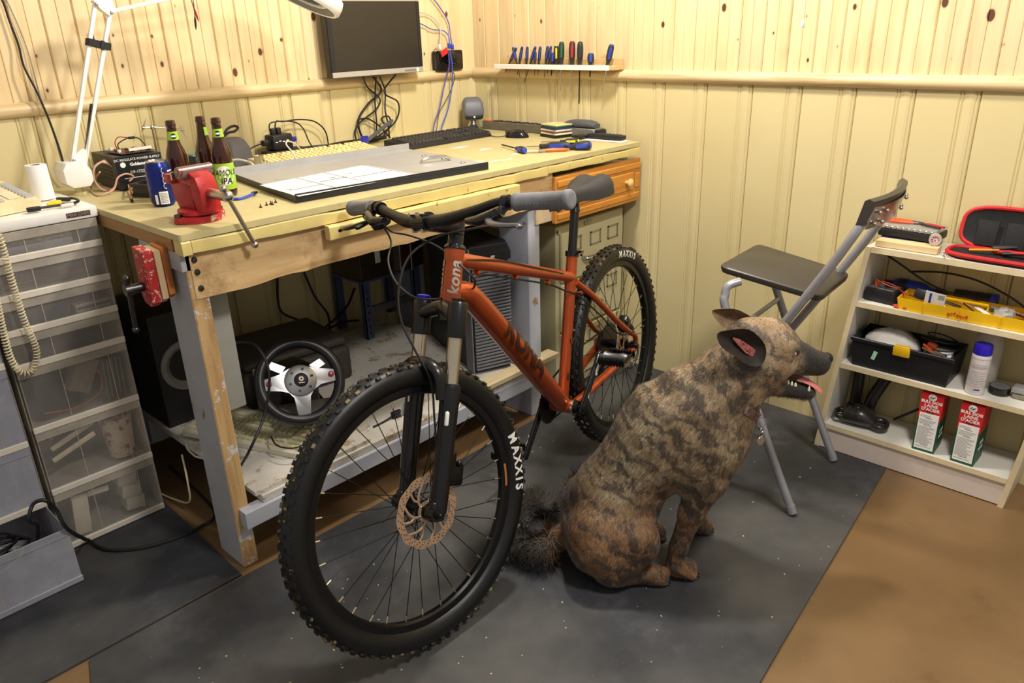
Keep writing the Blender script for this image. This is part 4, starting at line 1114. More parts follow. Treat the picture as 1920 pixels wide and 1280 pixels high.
M_tooth = mat('ivory_teeth', C(236, 226, 196), .3, var=.06)
for s_ in (-1, 1):
    for k, (x, z, h_) in enumerate(((.226, .541, .006), (.236, .537, .007), (.246, .533, .006), (.256, .529, .005), (.293, .514, .009))):
        b = MB(); b.lathe([(.0034, -.006), (.0033, 0), (.0018, h_*.6), (0, h_)], (x, s_*(.0205 - .03*(x - .22)*.5), z - .004), (0, 0, 1), 7); b.build('tooth', M_tooth, dog)
M_mouth = mat('dark_mouth_lining', C(46, 22, 24), .35, var=.2)
b = MB(); b.sphere((.232, 0, .549), (.05, .026, .018), 14, 8, (0, .25, 0)); b.build('mouth_lining', M_mouth, dog)
for fx, fy, fz in ((-.012, -.092, .013), (.084, .098, .013), (-.093, -.108, .012)):
    for k in (-1.5, -.5, .5, 1.5):
        b = MB(); x0 = fx + .025 - abs(k)*.004; b.tube([(x0, fy + k*.0135, fz + .003), (x0 + .006, fy + k*.0135, fz), (x0 + .010, fy + k*.0135, fz - .006)], [.003, .0025, .0008], 6); b.build('claw', M_nose, dog)
# collar with ring and tags
M_collar = mat('brown_nylon_collar', C(110, 88, 78), .7, var=.5, scale=70)
ca = V((.112, 0, .492)); nd = V((.70, 0, .714)).normalized(); cx_ = V((nd.z, 0, -nd.x))
def neck_r(th):   # distance from the neck axis to the coat in direction th
    d = cx_*math.cos(th) + V((0, 1, 0))*math.sin(th); lo_, hi_ = .03, .20
    for _ in range(26):
        m_ = (lo_ + hi_)/2; p = ca + d*m_
        if sdf(np.array(p.x), np.array(p.y), np.array(p.z)) < 0: lo_ = m_
        else: hi_ = m_
    return lo_
rings = []
for k in range(40):
    th = 2*PI*k/40; d = cx_*math.cos(th) + V((0, 1, 0))*math.sin(th); r_ = neck_r(th) + (.0035 if math.cos(th) > -.1 else -.012)
    rings.append([ca + d*(r_ - .003) - nd*.0105, ca + d*(r_ + .003) - nd*.0105, ca + d*(r_ + .003) + nd*.0105, ca + d*(r_ - .003) + nd*.0105])
rings.append(rings[0]); b = MB(); b.loft(rings, True, False); bmesh.ops.remove_doubles(b.bm, verts=b.bm.verts[:], dist=1e-5)
col_ = b.build('collar', M_collar, dog, 30)
th = math.radians(-38); d = cx_*math.cos(th) + V((0, 1, 0))*math.sin(th); rp = ca + d*(neck_r(th) + .012)
b = MB(); b.torus(rp + V((.004, -.004, -.006)), (.3, -1, .2), .0125, .0016, 20, 6); b.build('collar_ring', M_steel, col_)
b = MB(); b.torus(rp + V((.006, -.004, -.028)), (.6, -1, 0), .007, .0012, 14, 6); b.torus(rp + V((.006, -.004, -.04)), (.2, -1, 0), .006, .0012, 14, 6); b.build('tag_links', M_steel, col_)
b = MB(); b.lathe([(0, -.001), (.011, -.001), (.012, 0), (.011, .001), (0, .001)], rp + V((.006, -.006, -.058)), (.35, -1, .1), 18); b.build('name_tag', M_steel, col_)

# ================================================================== folding bar stool
M_tube = mat('silver_lacquered_steel', C(160, 160, 166), .34, .4, var=.05)
M_seat = mat('charcoal_seat_laminate', C(62, 58, 52), .38, var=.06)
stool = thing('bar_stool', 'folding bar stool with silver tube legs and black seat by the wall', 'stool', (-.475, -1.80, .0145), math.radians(4.5))
def seatz(y): return .700 - .145*(.17 - y)
b = MB()
out = []
for (x, y) in ((-.150, .170), (.150, .170), (.135, -.135), (-.135, -.135)): out.append((x, y))
def rounded(pts, r, n=5):
    res = []
    m = len(pts)
    for i in range(m):
        p, a, c = V((*pts[i], 0)), V((*pts[i-1], 0)), V((*pts[(i+1) % m], 0))
        d1, d2 = (a - p).normalized(), (c - p).normalized()
        for k in range(n + 1):
            t_ = k/n; q = (p + d1*r)*(1-t_)**2 + p*2*t_*(1-t_) + (p + d2*r)*t_*t_; res.append((q.x, q.y))
    return res
ol = rounded(out, .03)
rings = []
for dz, sc in ((-.022, .93), (-.020, .98), (-.008, 1.0), (-.003, .995), (0, .97)):
    rings.append([(x*sc + .045, y*sc, seatz(y*sc) + dz) for x, y in ol])
b.loft(rings); b.build('seat', M_seat, stool, 35)
LX = .19; TX = .16
for s_ in (-1, 1):
    b = MB(); b.tube(smooth_path([(s_*.155 + .02, .085, .672), (s_*.172 + .012, .108, .662), (s_*.178 + .006, .112, .635), (s_*.182, .094, .575), (s_*LX, -.06, .22), (s_*LX, -.158, .012)], 5), .0125, 12)
    l_ = b.build('leg', M_tube, stool, 50)
    b = MB(); b.cyl((s_*LX, -.153, .024), (s_*LX, -.163, 0), .0138, seg=12); b.build('foot_cap', M_tube, l_)
    b = MB(); b.tube(smooth_path([(s_*TX, .27, .02), (s_*TX, -.02, .505), (s_*TX, -.155, .74), (s_*TX, -.21, .845), (s_*TX*.93, -.232, .895), (s_*TX*.86, -.246, .93)], 5), .0125, 12)
    l_ = b.build('back_tube', M_tube, stool, 50)
    b = MB(); b.cyl((s_*TX, .262, .033), (s_*TX, .282, 0), .0138, seg=12); b.build('foot_cap', M_tube, l_)
for p0_, p1_, r_ in (((-.183, .075, .53), (.183, .075, .53), .008), ((-TX, .195, .14), (TX, .195, .14), .010), ((-TX - .01, -.11, .652), (TX + .01, -.11, .652), .006)):
    b = MB(); b.cyl(p0_, p1_, r_, seg=10); b.build('cross_bar', M_tube, stool)
b = MB(); rings = []
for k in range(11):
    u = -1 + 2*k/10; x = u*.165; y = -.238 - .024*(1 - u*u)
    rings.append([(x, y - .0, .885), (x, y + .020, .885), (x, y + .006, .948), (x, y - .004, .954), (x, y - .016, .948)])
b.loft(rings); b.build('backrest', M_seat, stool, 40)
b = MB(); rings = []
for k in range(11):
    u = -1 + 2*k/10; x = u*.15; y = -.240 - .024*(1 - u*u)
    rings.append([(x, y + .0, .872), (x, y + .003, .872), (x, y - .014, .932), (x, y - .017, .932)])
b.loft(rings); bp_ = b.build('back_plate', M_steel, stool, 40)
for x in (-.13, -.095, .095, .13):
    for z in (.885, .915):
        b = MB(); b.sphere((x, -.246 - .024*(1 - (x/.15)**2) - (z - .872)*.28, z), .0055, 8, 6); b.build('screw', M_steel, bp_)

# ================================================================== small bookcase by the right wall and what stands on it
M_melw = mat('white_melamine', C(226, 222, 210), .4, var=.04, scale=5, wear=C(196, 186, 166), wearamt=.73)
M_mele = mat('cream_edge_band', C(226, 208, 168), .45, var=.06)
M_plinth = mat('pinkish_white_board', C(218, 204, 192), .5, var=.04)
BX0, BX1 = -.200, -.018
YL, YR = -1.85, -2.435
def shr(z): return -.104*z
bc = thing('bookcase', 'low white bookcase listing to one side against the right wall', 'bookcase', (-.11, -2.14, 0), world=True)
def slab(y0, y1, z0, z1, x0=BX0, x1=BX1, name='shelf', m=(M_melw, M_mele)):
    b = MB(); co = [(x, y + shr(z), z) for z in (z0, z1) for x, y in ((x0, y0), (x1, y0), (x1, y1), (x0, y1))]
    b.faces(co, [(0, 1, 2, 3), (4, 5, 6, 7), (0, 1, 5, 4), (1, 2, 6, 5), (2, 3, 7, 6), (3, 0, 4, 7)])
    bmesh.ops.recalc_face_normals(b.bm, faces=b.bm.faces[:])
    for f in b.bm.faces: f.material_index = 1 if f.normal.x < -.9 else 0
    return b.build(name, list(m), bc, 20)
slab(YL, YL - .016, 0, .733, name='side_panel'); slab(YR + .016, YR, 0, .733, name='side_panel')
SZ = (.10, .333, .553, .735)
for z in SZ[:3]: slab(YL - .0165, YR + .0165, z - .017, z)
slab(YL - .0165, YR + .0165, SZ[3] - .018, SZ[3], name='top_shelf')
slab(YL - .0165, YR + .0165, .004, .0825, BX0 + .008, BX0 + .022, 'plinth', (M_plinth, M_plinth))

# ---- bottom shelf: two cartons, black handheld tool, rod
M_red = mat('carton_red', C(206, 34, 38), .45, var=.05); M_green = mat('carton_green', C(16, 84, 58), .45, var=.06)
M_paper = mat('white_print', C(240, 238, 232), .5, var=.02); M_ink = mat('dark_print', C(52, 50, 52), .6, var=0); M_inkl = mat('grey_small_print', C(150, 148, 148), .6, var=0)
def carton(px, py, rz, label):
    p = pz(px, py, SZ[0] + .001); w_, d_, h_ = .064, .092, .203
    p.x = max(p.x, -.19)
    t = thing('steel_wool_carton', label, 'box', (p.x, p.y, SZ[0] + .001), rz, 'steel wool cartons')
    # local: front face on x=0 facing -x, width along -y
    b = MB(); b.span((0, -w_, 0), (d_, 0, h_*.56), 0); b.build('lower_body', M_green, t, 20)
    b = MB(); b.span((0, -w_, h_*.56), (d_, 0, h_)); b.build('upper_body', M_red, t, 20)
    b = MB(); b.span((-.0006, -w_ + .004, .008), (0, -.004, h_*.66)); b.build('white_panel', M_paper, t, 20)
    fm = lambda z, y=-w_/2: basis((0, -1, 0), (0, 0, 1), (-1, 0, 0), (-.0007, y, z))
    items = [('BULL DOG', .0125, fm(h_*.855), dict(bold=.0005)), ('LAINE', .0145, fm(h_*.79), dict(bold=.0003)), ("D'ACIER", .0145, fm(h_*.725), dict(bold=.0003))]
    side = lambda z, x: basis((1, 0, 0), (0, 0, 1), (0, -1, 0), (x, -w_ - .0003, z))
    side_items = [('STEEL', .016, side(h_*.34, d_*.5), dict(bold=.0004)), ('WOOL', .016, side(h_*.24, d_*.5), dict(bold=.0004))]
    texts(items, M_paper, t); texts(side_items, M_paper, t, 'side_lettering')
    text('FINE', .010, fm(h_*.682), M_ink, t, bold=.0002)
    b = MB(); b.lathe([(0, .0), (.0115, 0), (.012, -.0003)], (-.0007, -w_/2, h_*.935), (-1, 0, 0), 20); lg = b.build('round_emblem', M_paper, t)
    b = MB(); 
    for a in range(5): b.box((-.0012, -w_/2 + .006 - .003*a, h_*.935 + .002*math.sin(a*2)), (.0004, .0016, .007), (.3*a, 0, 0))
    b.build('emblem_strokes', M_ink, lg)
    b = MB(); rr = random.Random(4); z = h_*.62
    while z > .016:
        hd = rr.random() < .18; ln = rr.uniform(.55, .98) if not hd else .45
        b.box((-.0009, -w_/2 + (1 - ln)*.5*(w_ - .014)*(0 if hd else 1), z), (.0003, (w_ - .014)*ln, .0012 if not hd else .002)); z -= .0042 if not hd else .007
    o = b.build('small_print', M_inkl, t); o['kind'] = 'stuff'
    return t
carton(1707, 842, .04, 'red green and white steel wool carton nearer the black handheld tool')
carton(1773, 872, -.02, 'red green and white steel wool carton under the spray can')
# black handheld vacuum-like tool: low rounded body with open loop grips, upright grips behind
M_tool = mat('dusty_black_plastic', C(40, 36, 34), .32, var=.2, scale=14, coat=.3)
q = pz(1625, 800, SZ[0]); tl = thing('handheld_tool', 'dusty black plastic handheld power tool lying on the bottom shelf', 'tool', (-.125, q.y + .01, SZ[0] + .001), math.radians(-82)); tl.scale = (.74, 1.15, 1.35); tl.location.y = -1.968; tl.location.x = -.142
b = MB(); rings = []
for x, wy, h_ in ((-.075, .020, .022), (-.06, .030, .036), (-.02, .036, .052), (.02, .036, .050), (.055, .030, .038), (.075, .022, .028)):
    rings.append([(x, wy*math.cos(a), .003 + h_*(.5 + .5*math.sin(a))) for a in [2*PI*k/16 for k in range(16)]])
b.loft(rings); b.build('body', M_tool, tl, 60)
b = MB(); b.tube(smooth_path([(.06, .018, .016), (.095, .024, .014), (.118, .012, .014), (.118, -.012, .014), (.095, -.024, .014), (.06, -.018, .016)], 5), .0095, 10); b.build('loop_grip', M_tool, tl)
b = MB(); b.tube(smooth_path([(-.06, .018, .02), (-.09, .022, .022), (-.105, .0, .022), (-.09, -.022, .022), (-.06, -.018, .02)], 5), .008, 10); b.build('loop_grip', M_tool, tl)
b = MB(); b.box((-.01, -.0, .052), (.05, .03, .002), None, .001); b.build('badge', M_blackgloss, tl)
t2 = thing('upright_grip', 'dark black plastic grip standing behind the handheld tool', 'grip', (-.06, tl.location.y + .045, SZ[0] + .001), 0)
b = MB(); b.box((0, 0, .10), (.034, .036, .19), (.0, .0, 0), .012, 3); b.box((-.004, 0, .02), (.045, .05, .036), None, .01, 2); b.build('handle', M_tool, t2, 40)
t2 = thing('curved_grip', 'glossy black curved plastic handle leaning beside the upright grip', 'grip', (-.048, tl.location.y - .02, SZ[0] + .001), 0)
b = MB(); b.tube(smooth_path([(-.02, .018, .022), (-.01, .012, .07), (.0, -.005, .12), (.004, -.022, .165), (.004, -.035, .195)], 5), [.020, .018, .017, .018, .020], 12, flat=.8); b.build('handle', M_tool, t2, 60)
b = MB(); b.lathe([(.0, .004), (.022, .004), (.027, .0), (.027, -.016), (0, -.016)], (-.02, .018, .018), (0, 0, 1), 18); b.build('base', M_tool, t2)
b = MB(); b.tube([(-.05, tl.location.y - .085, SZ[0] + .012), (-.045, tl.location.y - .20, SZ[0] + .115)], .0045, 8); tag(b.build('thin_rod', M_tool), 'thin black rod leaning behind the steel wool cartons', 'rod')

# ---- second shelf: black toolbox, spray can, bottle, tape, gadget
M_tbox = mat('black_toolbox_plastic', C(26, 26, 28), .45, var=.15, scale=8, wear=C(86, 88, 84), wearamt=.76)
M_yel = mat('yellow_plastic', C(240, 190, 24), .4, var=.05)
z2 = SZ[1] + .001
tb = thing('toolbox', 'open black plastic toolbox with yellow latch on the second shelf', 'toolbox', (-.115, -2.074, z2), math.radians(0))
TW, TD, TH = .30, .155, .098      # along y, along x, height
def tray(b, w_, d_, h_, th, flare=1.06):
    """open box: w along y, d along x"""
    o0 = [(-d_/2/flare, -w_/2/flare), (d_/2/flare, -w_/2/flare), (d_/2/flare, w_/2/flare), (-d_/2/flare, w_/2/flare)]; o1 = [(x*flare, y*flare) for x, y in o0]
    i1 = [(x - math.copysign(th, x), y - math.copysign(th, y)) for x, y in o1]; i0 = [(x - math.copysign(th, x), y - math.copysign(th, y)) for x, y in o0]
    b.loft([[(x, y, 0) for x, y in o0], [(x, y, h_) for x, y in o1], [(x, y, h_) for x, y in i1], [(x, y, th) for x, y in i0]], True, True)
b = MB(); tray(b, TW, TD, TH, .004); b.build('bin', M_tbox, tb, 20)
b = MB(); b.span((-TD/2 - .006, -TW/2 - .004, TH - .012), (-TD/2 + .001, TW/2 + .004, TH + .001), .002); b.build('rim', M_tbox, tb, 20)
b = MB(); b.box((-TD/2 - .010, -.005, TH - .012), (.008, .05, .030), (0, -.12, 0), .003, 2); b.box((-TD/2 - .006, -.005, TH + .004), (.016, .045, .007), None, .002); b.build('latch', M_yel, tb, 30)
b = MB(); b.box((-TD/2 - .007, .055, TH - .004), (.005, .035, .007), None, .001); b.build('catch', M_tbox, tb)
b = MB(); b.box((-TD/2 - .0012, .075, .05), (.0006, .012, .030), (.25, 0, 0)); b.build('mint_paint_mark', mat('mint_paint', C(160, 206, 180), .5, var=.2), tb)
# fluffy wool in a clear bag
M_wool = mat('white_wool_fluff', C(238, 232, 222), .9, var=.06, scale=40, bump=.8, bscale=120)
wx, wy, wz = -.117, -2.022, z2 + .064
b = MB(); b.sphere((wx, wy, wz), (.050, .082, .056), 32, 16); 
rr = random.Random(2)
for v in b.bm.verts: v.co += (v.co - V((wx, wy, wz)))*rr.uniform(-.05, .08)
wo = b.build('wool_bundle', M_wool, None, 180); tag(wo, 'white fluffy wool bundle in the black toolbox', 'wool')
M_film = mat('clear_bag_film', C(240, 240, 240), .12, var=0, alpha=.16)
b = MB(); b.sphere((wx, wy - .004, wz + .001), (.057, .088, .0605), 24, 12)
for v in b.bm.verts: v.co += V((rr.uniform(-.003, .003), rr.uniform(-.003, .003), rr.uniform(-.003, .003)))
tag(b.build('plastic_bag', M_film, None, 10), 'clear crinkled plastic bag around the white wool', 'bag')
b = MB(); b.box((-.125, -2.136, z2 + .066), (.03, .030, .085), (.2, .3, .1), .006, 2); tag(b.build('orange_plug', mat('orange_plastic', C(232, 92, 30), .4)), 'orange plastic end piece beside the wool bundle', 'plug')
gd = thing('charger_unit', 'dark grey charger with pale label in the black toolbox', 'charger', (-.112, -2.168, z2 + .022), 0, rot=(.03, -.30, .03))
b = MB(); b.box((0, 0, .030), (.072, .076, .072), None, .004, 2); b.build('case', mat('slate_plastic', C(84, 88, 98), .5), gd)
b = MB(); b.box((-.004, -.008, .0665), (.05, .05, .001)); lb = b.build('label', M_paper, gd)
b = MB(); b.box((-.01, -.012, .0674), (.014, .02, .0006)); b.build('blue_mark', mat('blue_print', C(40, 60, 150), .5), gd)
loop = []
for k in range(26):
    a = k*.62; loop.append((-.115 + .035*math.cos(a) , -2.155 + .05*math.sin(a) - .0008*k, z2 + .105 + .018*math.sin(a*.53) + .0006*k))
cable('coiled_cord', loop, .0022, M_wire, 'thin black cord coiled on top of the toolbox contents', 'cord', n=4)
for k, (dx, dy, rz_, m_) in enumerate(((-.055, -.105, .4, M_steel), (-.05, -.12, -.3, M_steel), (-.045, -.095, .9, mat('orange_red_plastic', C(220, 80, 40), .4)))):
    b = MB(); x, y = -.115 + dx*.7, -2.045 + dy; b.tube([(x - .012, y - .03*math.cos(rz_), z2 + .086 + .002*k), (x + .012, y + .03*math.cos(rz_), z2 + .094 + .004*k)], .004, 8)
    tag(b.build('small_bit_holder', m_), ['short steel socket bit lying at the toolbox front edge', 'second short steel socket bit by the charger', 'orange red plastic handle end in the toolbox'][k], 'tool')
# spray can
q = pz(1820, 742, z2); sc_ = thing('spray_can', 'white aerosol spray can with a blue cap on the second shelf', 'can', (max(q.x, -.165), q.y, z2))
b = MB(); b.lathe([(0, 0), (.024, 0), (.0262, .003), (.0262, .118), (.0255, .124), (.022, .130), (.0, .130)], seg=28); b.build('body', mat('white_can_print', C(232, 226, 226), .35, var=.02), sc_, 40)
b = MB(); b.lathe([(.0245, .1255), (.0248, .150), (.0235, .156), (.018, .158), (0, .158)], seg=28); b.build('cap', mat('ultramarine_cap', C(50, 34, 190), .3, var=.04), sc_, 50)
M_opr = mat('orange_print', C(226, 130, 90), .5, var=0)
fcam = math.atan2(CAM[1] - q.y, CAM[0] - sc_.location.x)
def ring_print(z, h_, a0, a1, m_, nm, par, r_=.0264):
    b = MB(); n = 14; pts = [fcam + a0 + (a1 - a0)*k/n for k in range(n + 1)]
    b.loft([[(r_*math.cos(a), r_*math.sin(a), z) for a in pts], [(r_*math.cos(a), r_*math.sin(a), z + h_) for a in pts]], False, False); return b.build(nm, m_, par)
for z in (.114, .088, .046, .028): ring_print(z, .0012, -1.2, 1.2, M_opr, 'orange_line', sc_)
for k in range(12): 
    if k not in (3,): ring_print(.096 - .0055*k, .0012, -.75, .75, M_inkl, 'small_print', sc_)
ring_print(.016, .004, -.1, .5, mat('blue_print', C(40, 60, 150), .5), 'blue_mark', sc_)
# translucent bottle behind
q = pz(1852, 720, z2); bt = thing('squeeze_bottle', 'translucent white plastic bottle behind the spray can', 'bottle', (-.085, q.y + .018, z2))
b = MB(); b.lathe([(0, 0), (.036, 0), (.039, .004), (.039, .135), (.035, .155), (.024, .172), (.013, .180), (.012, .19)], seg=28); b.build('body', mat('milky_plastic', C(206, 200, 188), .3, var=.03, alpha=.75), bt, 50)
b = MB(); b.lathe([(.014, .181), (.015, .185), (.015, .200), (0, .200)], seg=16); b.build('cap', M_white, bt)
# electrical tape roll
q = pz(1870, 735, z2); tr = thing('tape_roll', 'black electrical tape roll lying flat beside the spray can', 'tape', (max(q.x, -.15), q.y - .004, z2))
b = MB(); b.lathe([(.014, .001), (.029, .001), (.0295, .010), (.029, .022), (.014, .022)], seg=32, close=True); b.build('tape', M_blackgloss, tr, 40)
b = MB(); b.lathe([(.0, .023), (.020, .023), (.026, .0225)], seg=24); b.build('clear_film_wrap', M_film, tr)
q = pz(1908, 742, z2); g = thing('grey_gadget', 'small grey plastic gadget beside the tape roll', 'gadget', (-.12, q.y - .012, z2))
b = MB(); b.box((0, 0, .026), (.05, .052, .018), (0, .1, 0), .004, 2); b.build('body', mat('cool_grey_plastic', C(158, 158, 156), .4), g)
b = MB(); b.box((0, 0, .009), (.044, .046, .016), None, .003); b.build('clear_base', mat('smoky_clear_plastic', C(170, 160, 140), .2, var=.1, alpha=.7), g)
b = MB(); b.box((-.005, -.005, .0375), (.012, .02, .006), None, .002); b.build('button', mat('cool_grey_plastic', C(158, 158, 156), .4), g)

# ---- third shelf: multimeter, drill, yellow tray
z3 = SZ[2] + .001
mm = thing('multimeter', 'black multimeter with red test leads on the third shelf', 'multimeter', (-.135, -1.982, z3), math.radians(-6))
b = MB(); b.box((0, 0, .021), (.078, .095, .042), None, .005, 2); b.build('case', M_black, mm, 30)
b = MB(); b.box((0, .0, .0428), (.062, .078, .003), None, .001); b.build('face_plate', mat('meter_face', C(96, 96, 92), .4, var=.2, scale=90), mm)
b = MB(); b.lathe([(.014, .044), (.014, .050), (0, .051)], (.005, -.01, 0), seg=14); b.build('dial', M_black, mm)
b = MB(); b.box((-.012, .022, .052), (.010, .012, .024), None, .003, 2); b.build('red_plug', mat('orange_red_plastic', C(220, 80, 40), .4), mm)
M_redw = mat('red_lead', C(172, 40, 34), .45, var=.05)
q0 = V((-.135, -1.982, z3))
cable('test_lead', [q0 + V(v) for v in ((.0, .02, .052), (-.03, .0, .068), (-.03, -.04, .060), (-.02, -.062, .035), (-.04, -.06, .012), (-.05, -.045, .006))], .0016, M_redw, 'thin red test lead looping over the multimeter', 'cable', ends=[(mat('orange_red_plastic', C(220, 80, 40), .4), q0 + V((-.052, -.048, .006)), q0 + V((-.056, -.088, .006)), (.0045, .0045))])
cable('test_lead', [q0 + V(v) for v in ((.01, .02, .052), (-.01, .03, .066), (-.035, -.01, .062), (-.024, -.05, .05), (-.005, -.07, .03))], .0016, mat('pink_red_lead', C(176, 84, 76), .45), 'second faded red test lead beside the multimeter', 'cable')
dr_ = thing('power_drill', 'black and blue power drill lying behind the yellow tray', 'drill', (-.046, -2.035, z3), 0); dr_.scale = (.8, .8, .8)
M_dblue = mat('drill_blue', C(34, 60, 168), .4, var=.06)
b = MB(); b.lathe([(.0, -.07), (.020, -.07), (.026, -.062), (.030, -.03), (.030, .03), (.024, .05), (.016, .06), (.012, .085), (0, .085)], (0, 0, .034), (0, -1, 0), 20); b.build('motor_body', M_dblue, dr_, 40)
b = MB(); b.tube(smooth_path([(-.004, .04, .034), (-.004, .062, .031), (.0, .084, .028), (.002, .10, .027)], 4), [.022, .019, .018, .022], 12); b.build('handle', M_black, dr_)
b = MB(); b.lathe([(.031, -.05), (.032, -.045), (.032, -.02), (.031, -.015)], (0, 0, .034), (0, -1, 0), 20); b.build('grip_band', M_black, dr_)
b = MB(); b.lathe([(.012, .085), (.017, .088), (.018, .115), (.012, .13), (0, .13)], (0, 0, .034), (0, -1, 0), 16); b.build('chuck', M_black, dr_)
sd2 = thing('blue_flashlight', 'black tube tool with a blue end cap behind the yellow tray', 'flashlight', (-.047, -2.21, z3), 0)
b = MB(); b.cyl((0, .050, .028), (0, -.05, .028), .022, .026, seg=18); b.build('barrel', M_black, sd2)
b = MB(); b.cyl((0, -.05, .028), (0, -.066, .028), .0275, seg=18); b.build('end_cap', M_dblue, sd2)
yt = thing('yellow_tray', 'long yellow plastic tool tray full of tools on the third shelf', 'tray', (-.135, -2.215, z3), math.radians(1.5))
b = MB(); tray(b, .355, .115, .036, .0025, 1.05); b.build('tray', M_yel, yt, 20)
for y in (-.10, .0, .10):
    b = MB(); b.span((-.0605, y - .0015, .002), (-.057, y + .0015, .034)); b.build('rib', M_yel, yt)
b = MB(); b.tube([(-.02, .06, .034), (-.02, .06, .05), (-.02, -.06, .05), (-.02, -.06, .034)], .004, 6); b.build('carry_bar', M_yel, yt)
b = MB(); rr = random.Random(8)
for k in range(7): b.box((-.0612, .03 - .008*k, .017 + rr.uniform(-.004, .004)), (.0005, .006, rr.uniform(.004, .009)), (rr.uniform(-.6, .6), 0, 0))
b.build('red_pen_marks', mat('red_ink', C(210, 60, 24), .5, var=0), yt)
Y0 = V((-.135, -2.215, z3))
rr = random.Random(21)
kinds = [('steel_file', M_dsteel, 'flat dark steel file in the yellow tray'), ('wooden_stick', M_knob, 'pale wooden stick in the yellow tray'), ('drill_bit', M_steel, 'long steel drill bit in the yellow tray'), ('black_punch', M_black, 'black handled punch in the yellow tray'), ('pencil', mat('pencil_tan', C(190, 150, 96), .5), 'tan pencil stub in the yellow tray'), ('allen_key', M_dsteel, 'dark hex key in the yellow tray'), ('white_marker', M_white, 'white marker pen at the end of the yellow tray'), ('black_marker', M_black, 'black marker pen across the yellow tray'), ('grey_scraper', M_grey, 'grey scraper in the yellow tray'), ('glue_tube', mat('red_white_tube', C(214, 190, 186), .4, wear=C(190, 40, 40), wearamt=.55), 'red and white glue tube in the yellow tray')]
for k, (nm, m_, lb) in enumerate(kinds):
    y = .12 - .028*k; x = rr.uniform(-.03, .02); a = rr.uniform(-.9, .9); L = rr.uniform(.045, .075); r_ = (.004, .003, .003, .006, .004, .003, .007, .006, .008, .009)[k]
    b = MB(); c = Y0 + V((x, y, .030 + .004*rr.random())); d = V((math.sin(a)*.6, math.cos(a), rr.uniform(.05, .28))).normalized()
    b.tube([c - d*L*.6, c - d*L*.2, c + d*L*.2, c + d*L*.6], [r_*.7, r_, r_, r_*.6], 8, flat=.7); tag(b.build(nm, m_), lb, 'tool')
b = MB(); b.box(Y0 + V((-.048, .075, .050)), (.0012, .056, .042), (.1, -.25, 0)); tg = thing('price_tag', 'white paper tag with blue print sticking out of the yellow tray', 'tag', Y0, world=True)
b.build('card', M_paper, tg)
b = MB(); b.box(Y0 + V((-.0495, .088, .050)), (.0006, .006, .034), (.1, -.25, 0)); b.build('blue_stripe', mat('blue_print', C(40, 60, 150), .5), tg)
b = MB()
for k in range(8): b.box(Y0 + V((-.050, .066 - .0022*k, .056)), (.0005, .0011, .016), (.1, -.25, 0))
o = b.build('barcode', M_ink, tg); o['kind'] = 'stuff'
b = MB(); b.box(Y0 + V((-.01, .12, .045)), (.035, .045, .03), (.2, .3, .2), .006, 2); tag(b.build('black_adapter', M_black), 'boxy black adapter at the end of the yellow tray', 'adapter')
b = MB(); rr2 = random.Random(5); b.sphere(Y0 + V((-.012, -.103, .034)), (.024, .03, .018), 12, 8)
for v in b.bm.verts: v.co += V([rr2.uniform(-.004, .004) for _ in range(3)])
tag(b.build('plastic_wrap', mat('crumpled_clear_wrap', C(206, 204, 200), .15, var=.1, alpha=.6), None, 10), 'crumpled clear plastic wrap in the yellow tray', 'wrap')
cable('zip_tie', [(-.07, -1.95, z3 + .128), (-.075, -2.0, z3 + .105), (-.09, -2.08, z3 + .07), (-.10, -2.15, z3 + .052), (-.105, -2.24, z3 + .045)], .0032, M_wire, 'long straight black cable tie rising behind the multimeter', 'cable tie', n=4)
cable('black_hose', [(-.05, -2.02, z3 + .08), (-.06, -2.12, z3 + .098), (-.075, -2.22, z3 + .095), (-.10, -2.32, z3 + .068), (-.125, -2.385, z3 + .036), (-.14, -2.398, z3 + .030), (-.14, -2.37, z3 + .031), (-.13, -2.32, z3 + .038)], .0032, M_wire, 'black hose arching over the yellow tray', 'hose', n=6)
b = MB(); b.box((-.15, -2.405, z3 + .022), (.05, .022, .042), None, .006, 2); tag(b.build('red_block', mat('red_plastic', C(190, 30, 34), .4)), 'red plastic block beyond the end of the yellow tray', 'block')

# ---- top: bit case with pliers, pine board, tape, screws, tool pouch
z4 = SZ[3] + .001
kc = thing('bit_case', 'flat black case of drill bits with a clear lid on the bookcase top', 'case', (-.088, -2.02, z4 + .022), math.radians(-3))
b = MB(); b.box((0, 0, .012), (.10, .17, .024), None, .004, 2); b.build('base', M_black, kc, 30)
b = MB(); b.box((0, 0, .031), (.096, .166, .012), None, .003, 2); b.build('clear_lid', mat('scratched_clear_lid', C(200, 198, 192), .15, var=.1, alpha=.45), kc, 30)
for k in range(9):
    b = MB(); b.sphere((-.044, -.07 + .0165*k, .029), (.006, .007, .006), 8, 6); b.build('bit', M_steel, kc)
b = MB(); b.span((-.048, -.075, -.0215), (.045, .075, -.001), .002); b.build('under_case', mat('navy_case', C(40, 44, 90), .5), kc)
M_orgr = mat('orange_grip_plastic', C(232, 84, 30), .4, var=.06)
pl_ = thing('pliers', 'orange handled pliers lying on the bit case', 'pliers', (-.09, -2.0, z4 + .0605), math.radians(8))
for s_ in (-1, 1):
    b = MB(); b.tube(smooth_path([(s_*.004, -.02, .004), (s_*.012, .01, .005), (s_*.014, .04, .005), (s_*.008, .075, .005)], 4), .006, 8, flat=.8); b.build('handle', M_orgr, pl_)
b = MB(); b.tube([(0, -.015, .004), (0, -.03, .004), (0, -.055, .004)], [.010, .009, .003], 8, flat=.6); b.build('jaw', M_dsteel, pl_)
pl2 = thing('wire_cutters', 'red and black handled cutters beside the orange pliers', 'cutters', (-.10, -2.065, z4 + .0605), math.radians(-20))
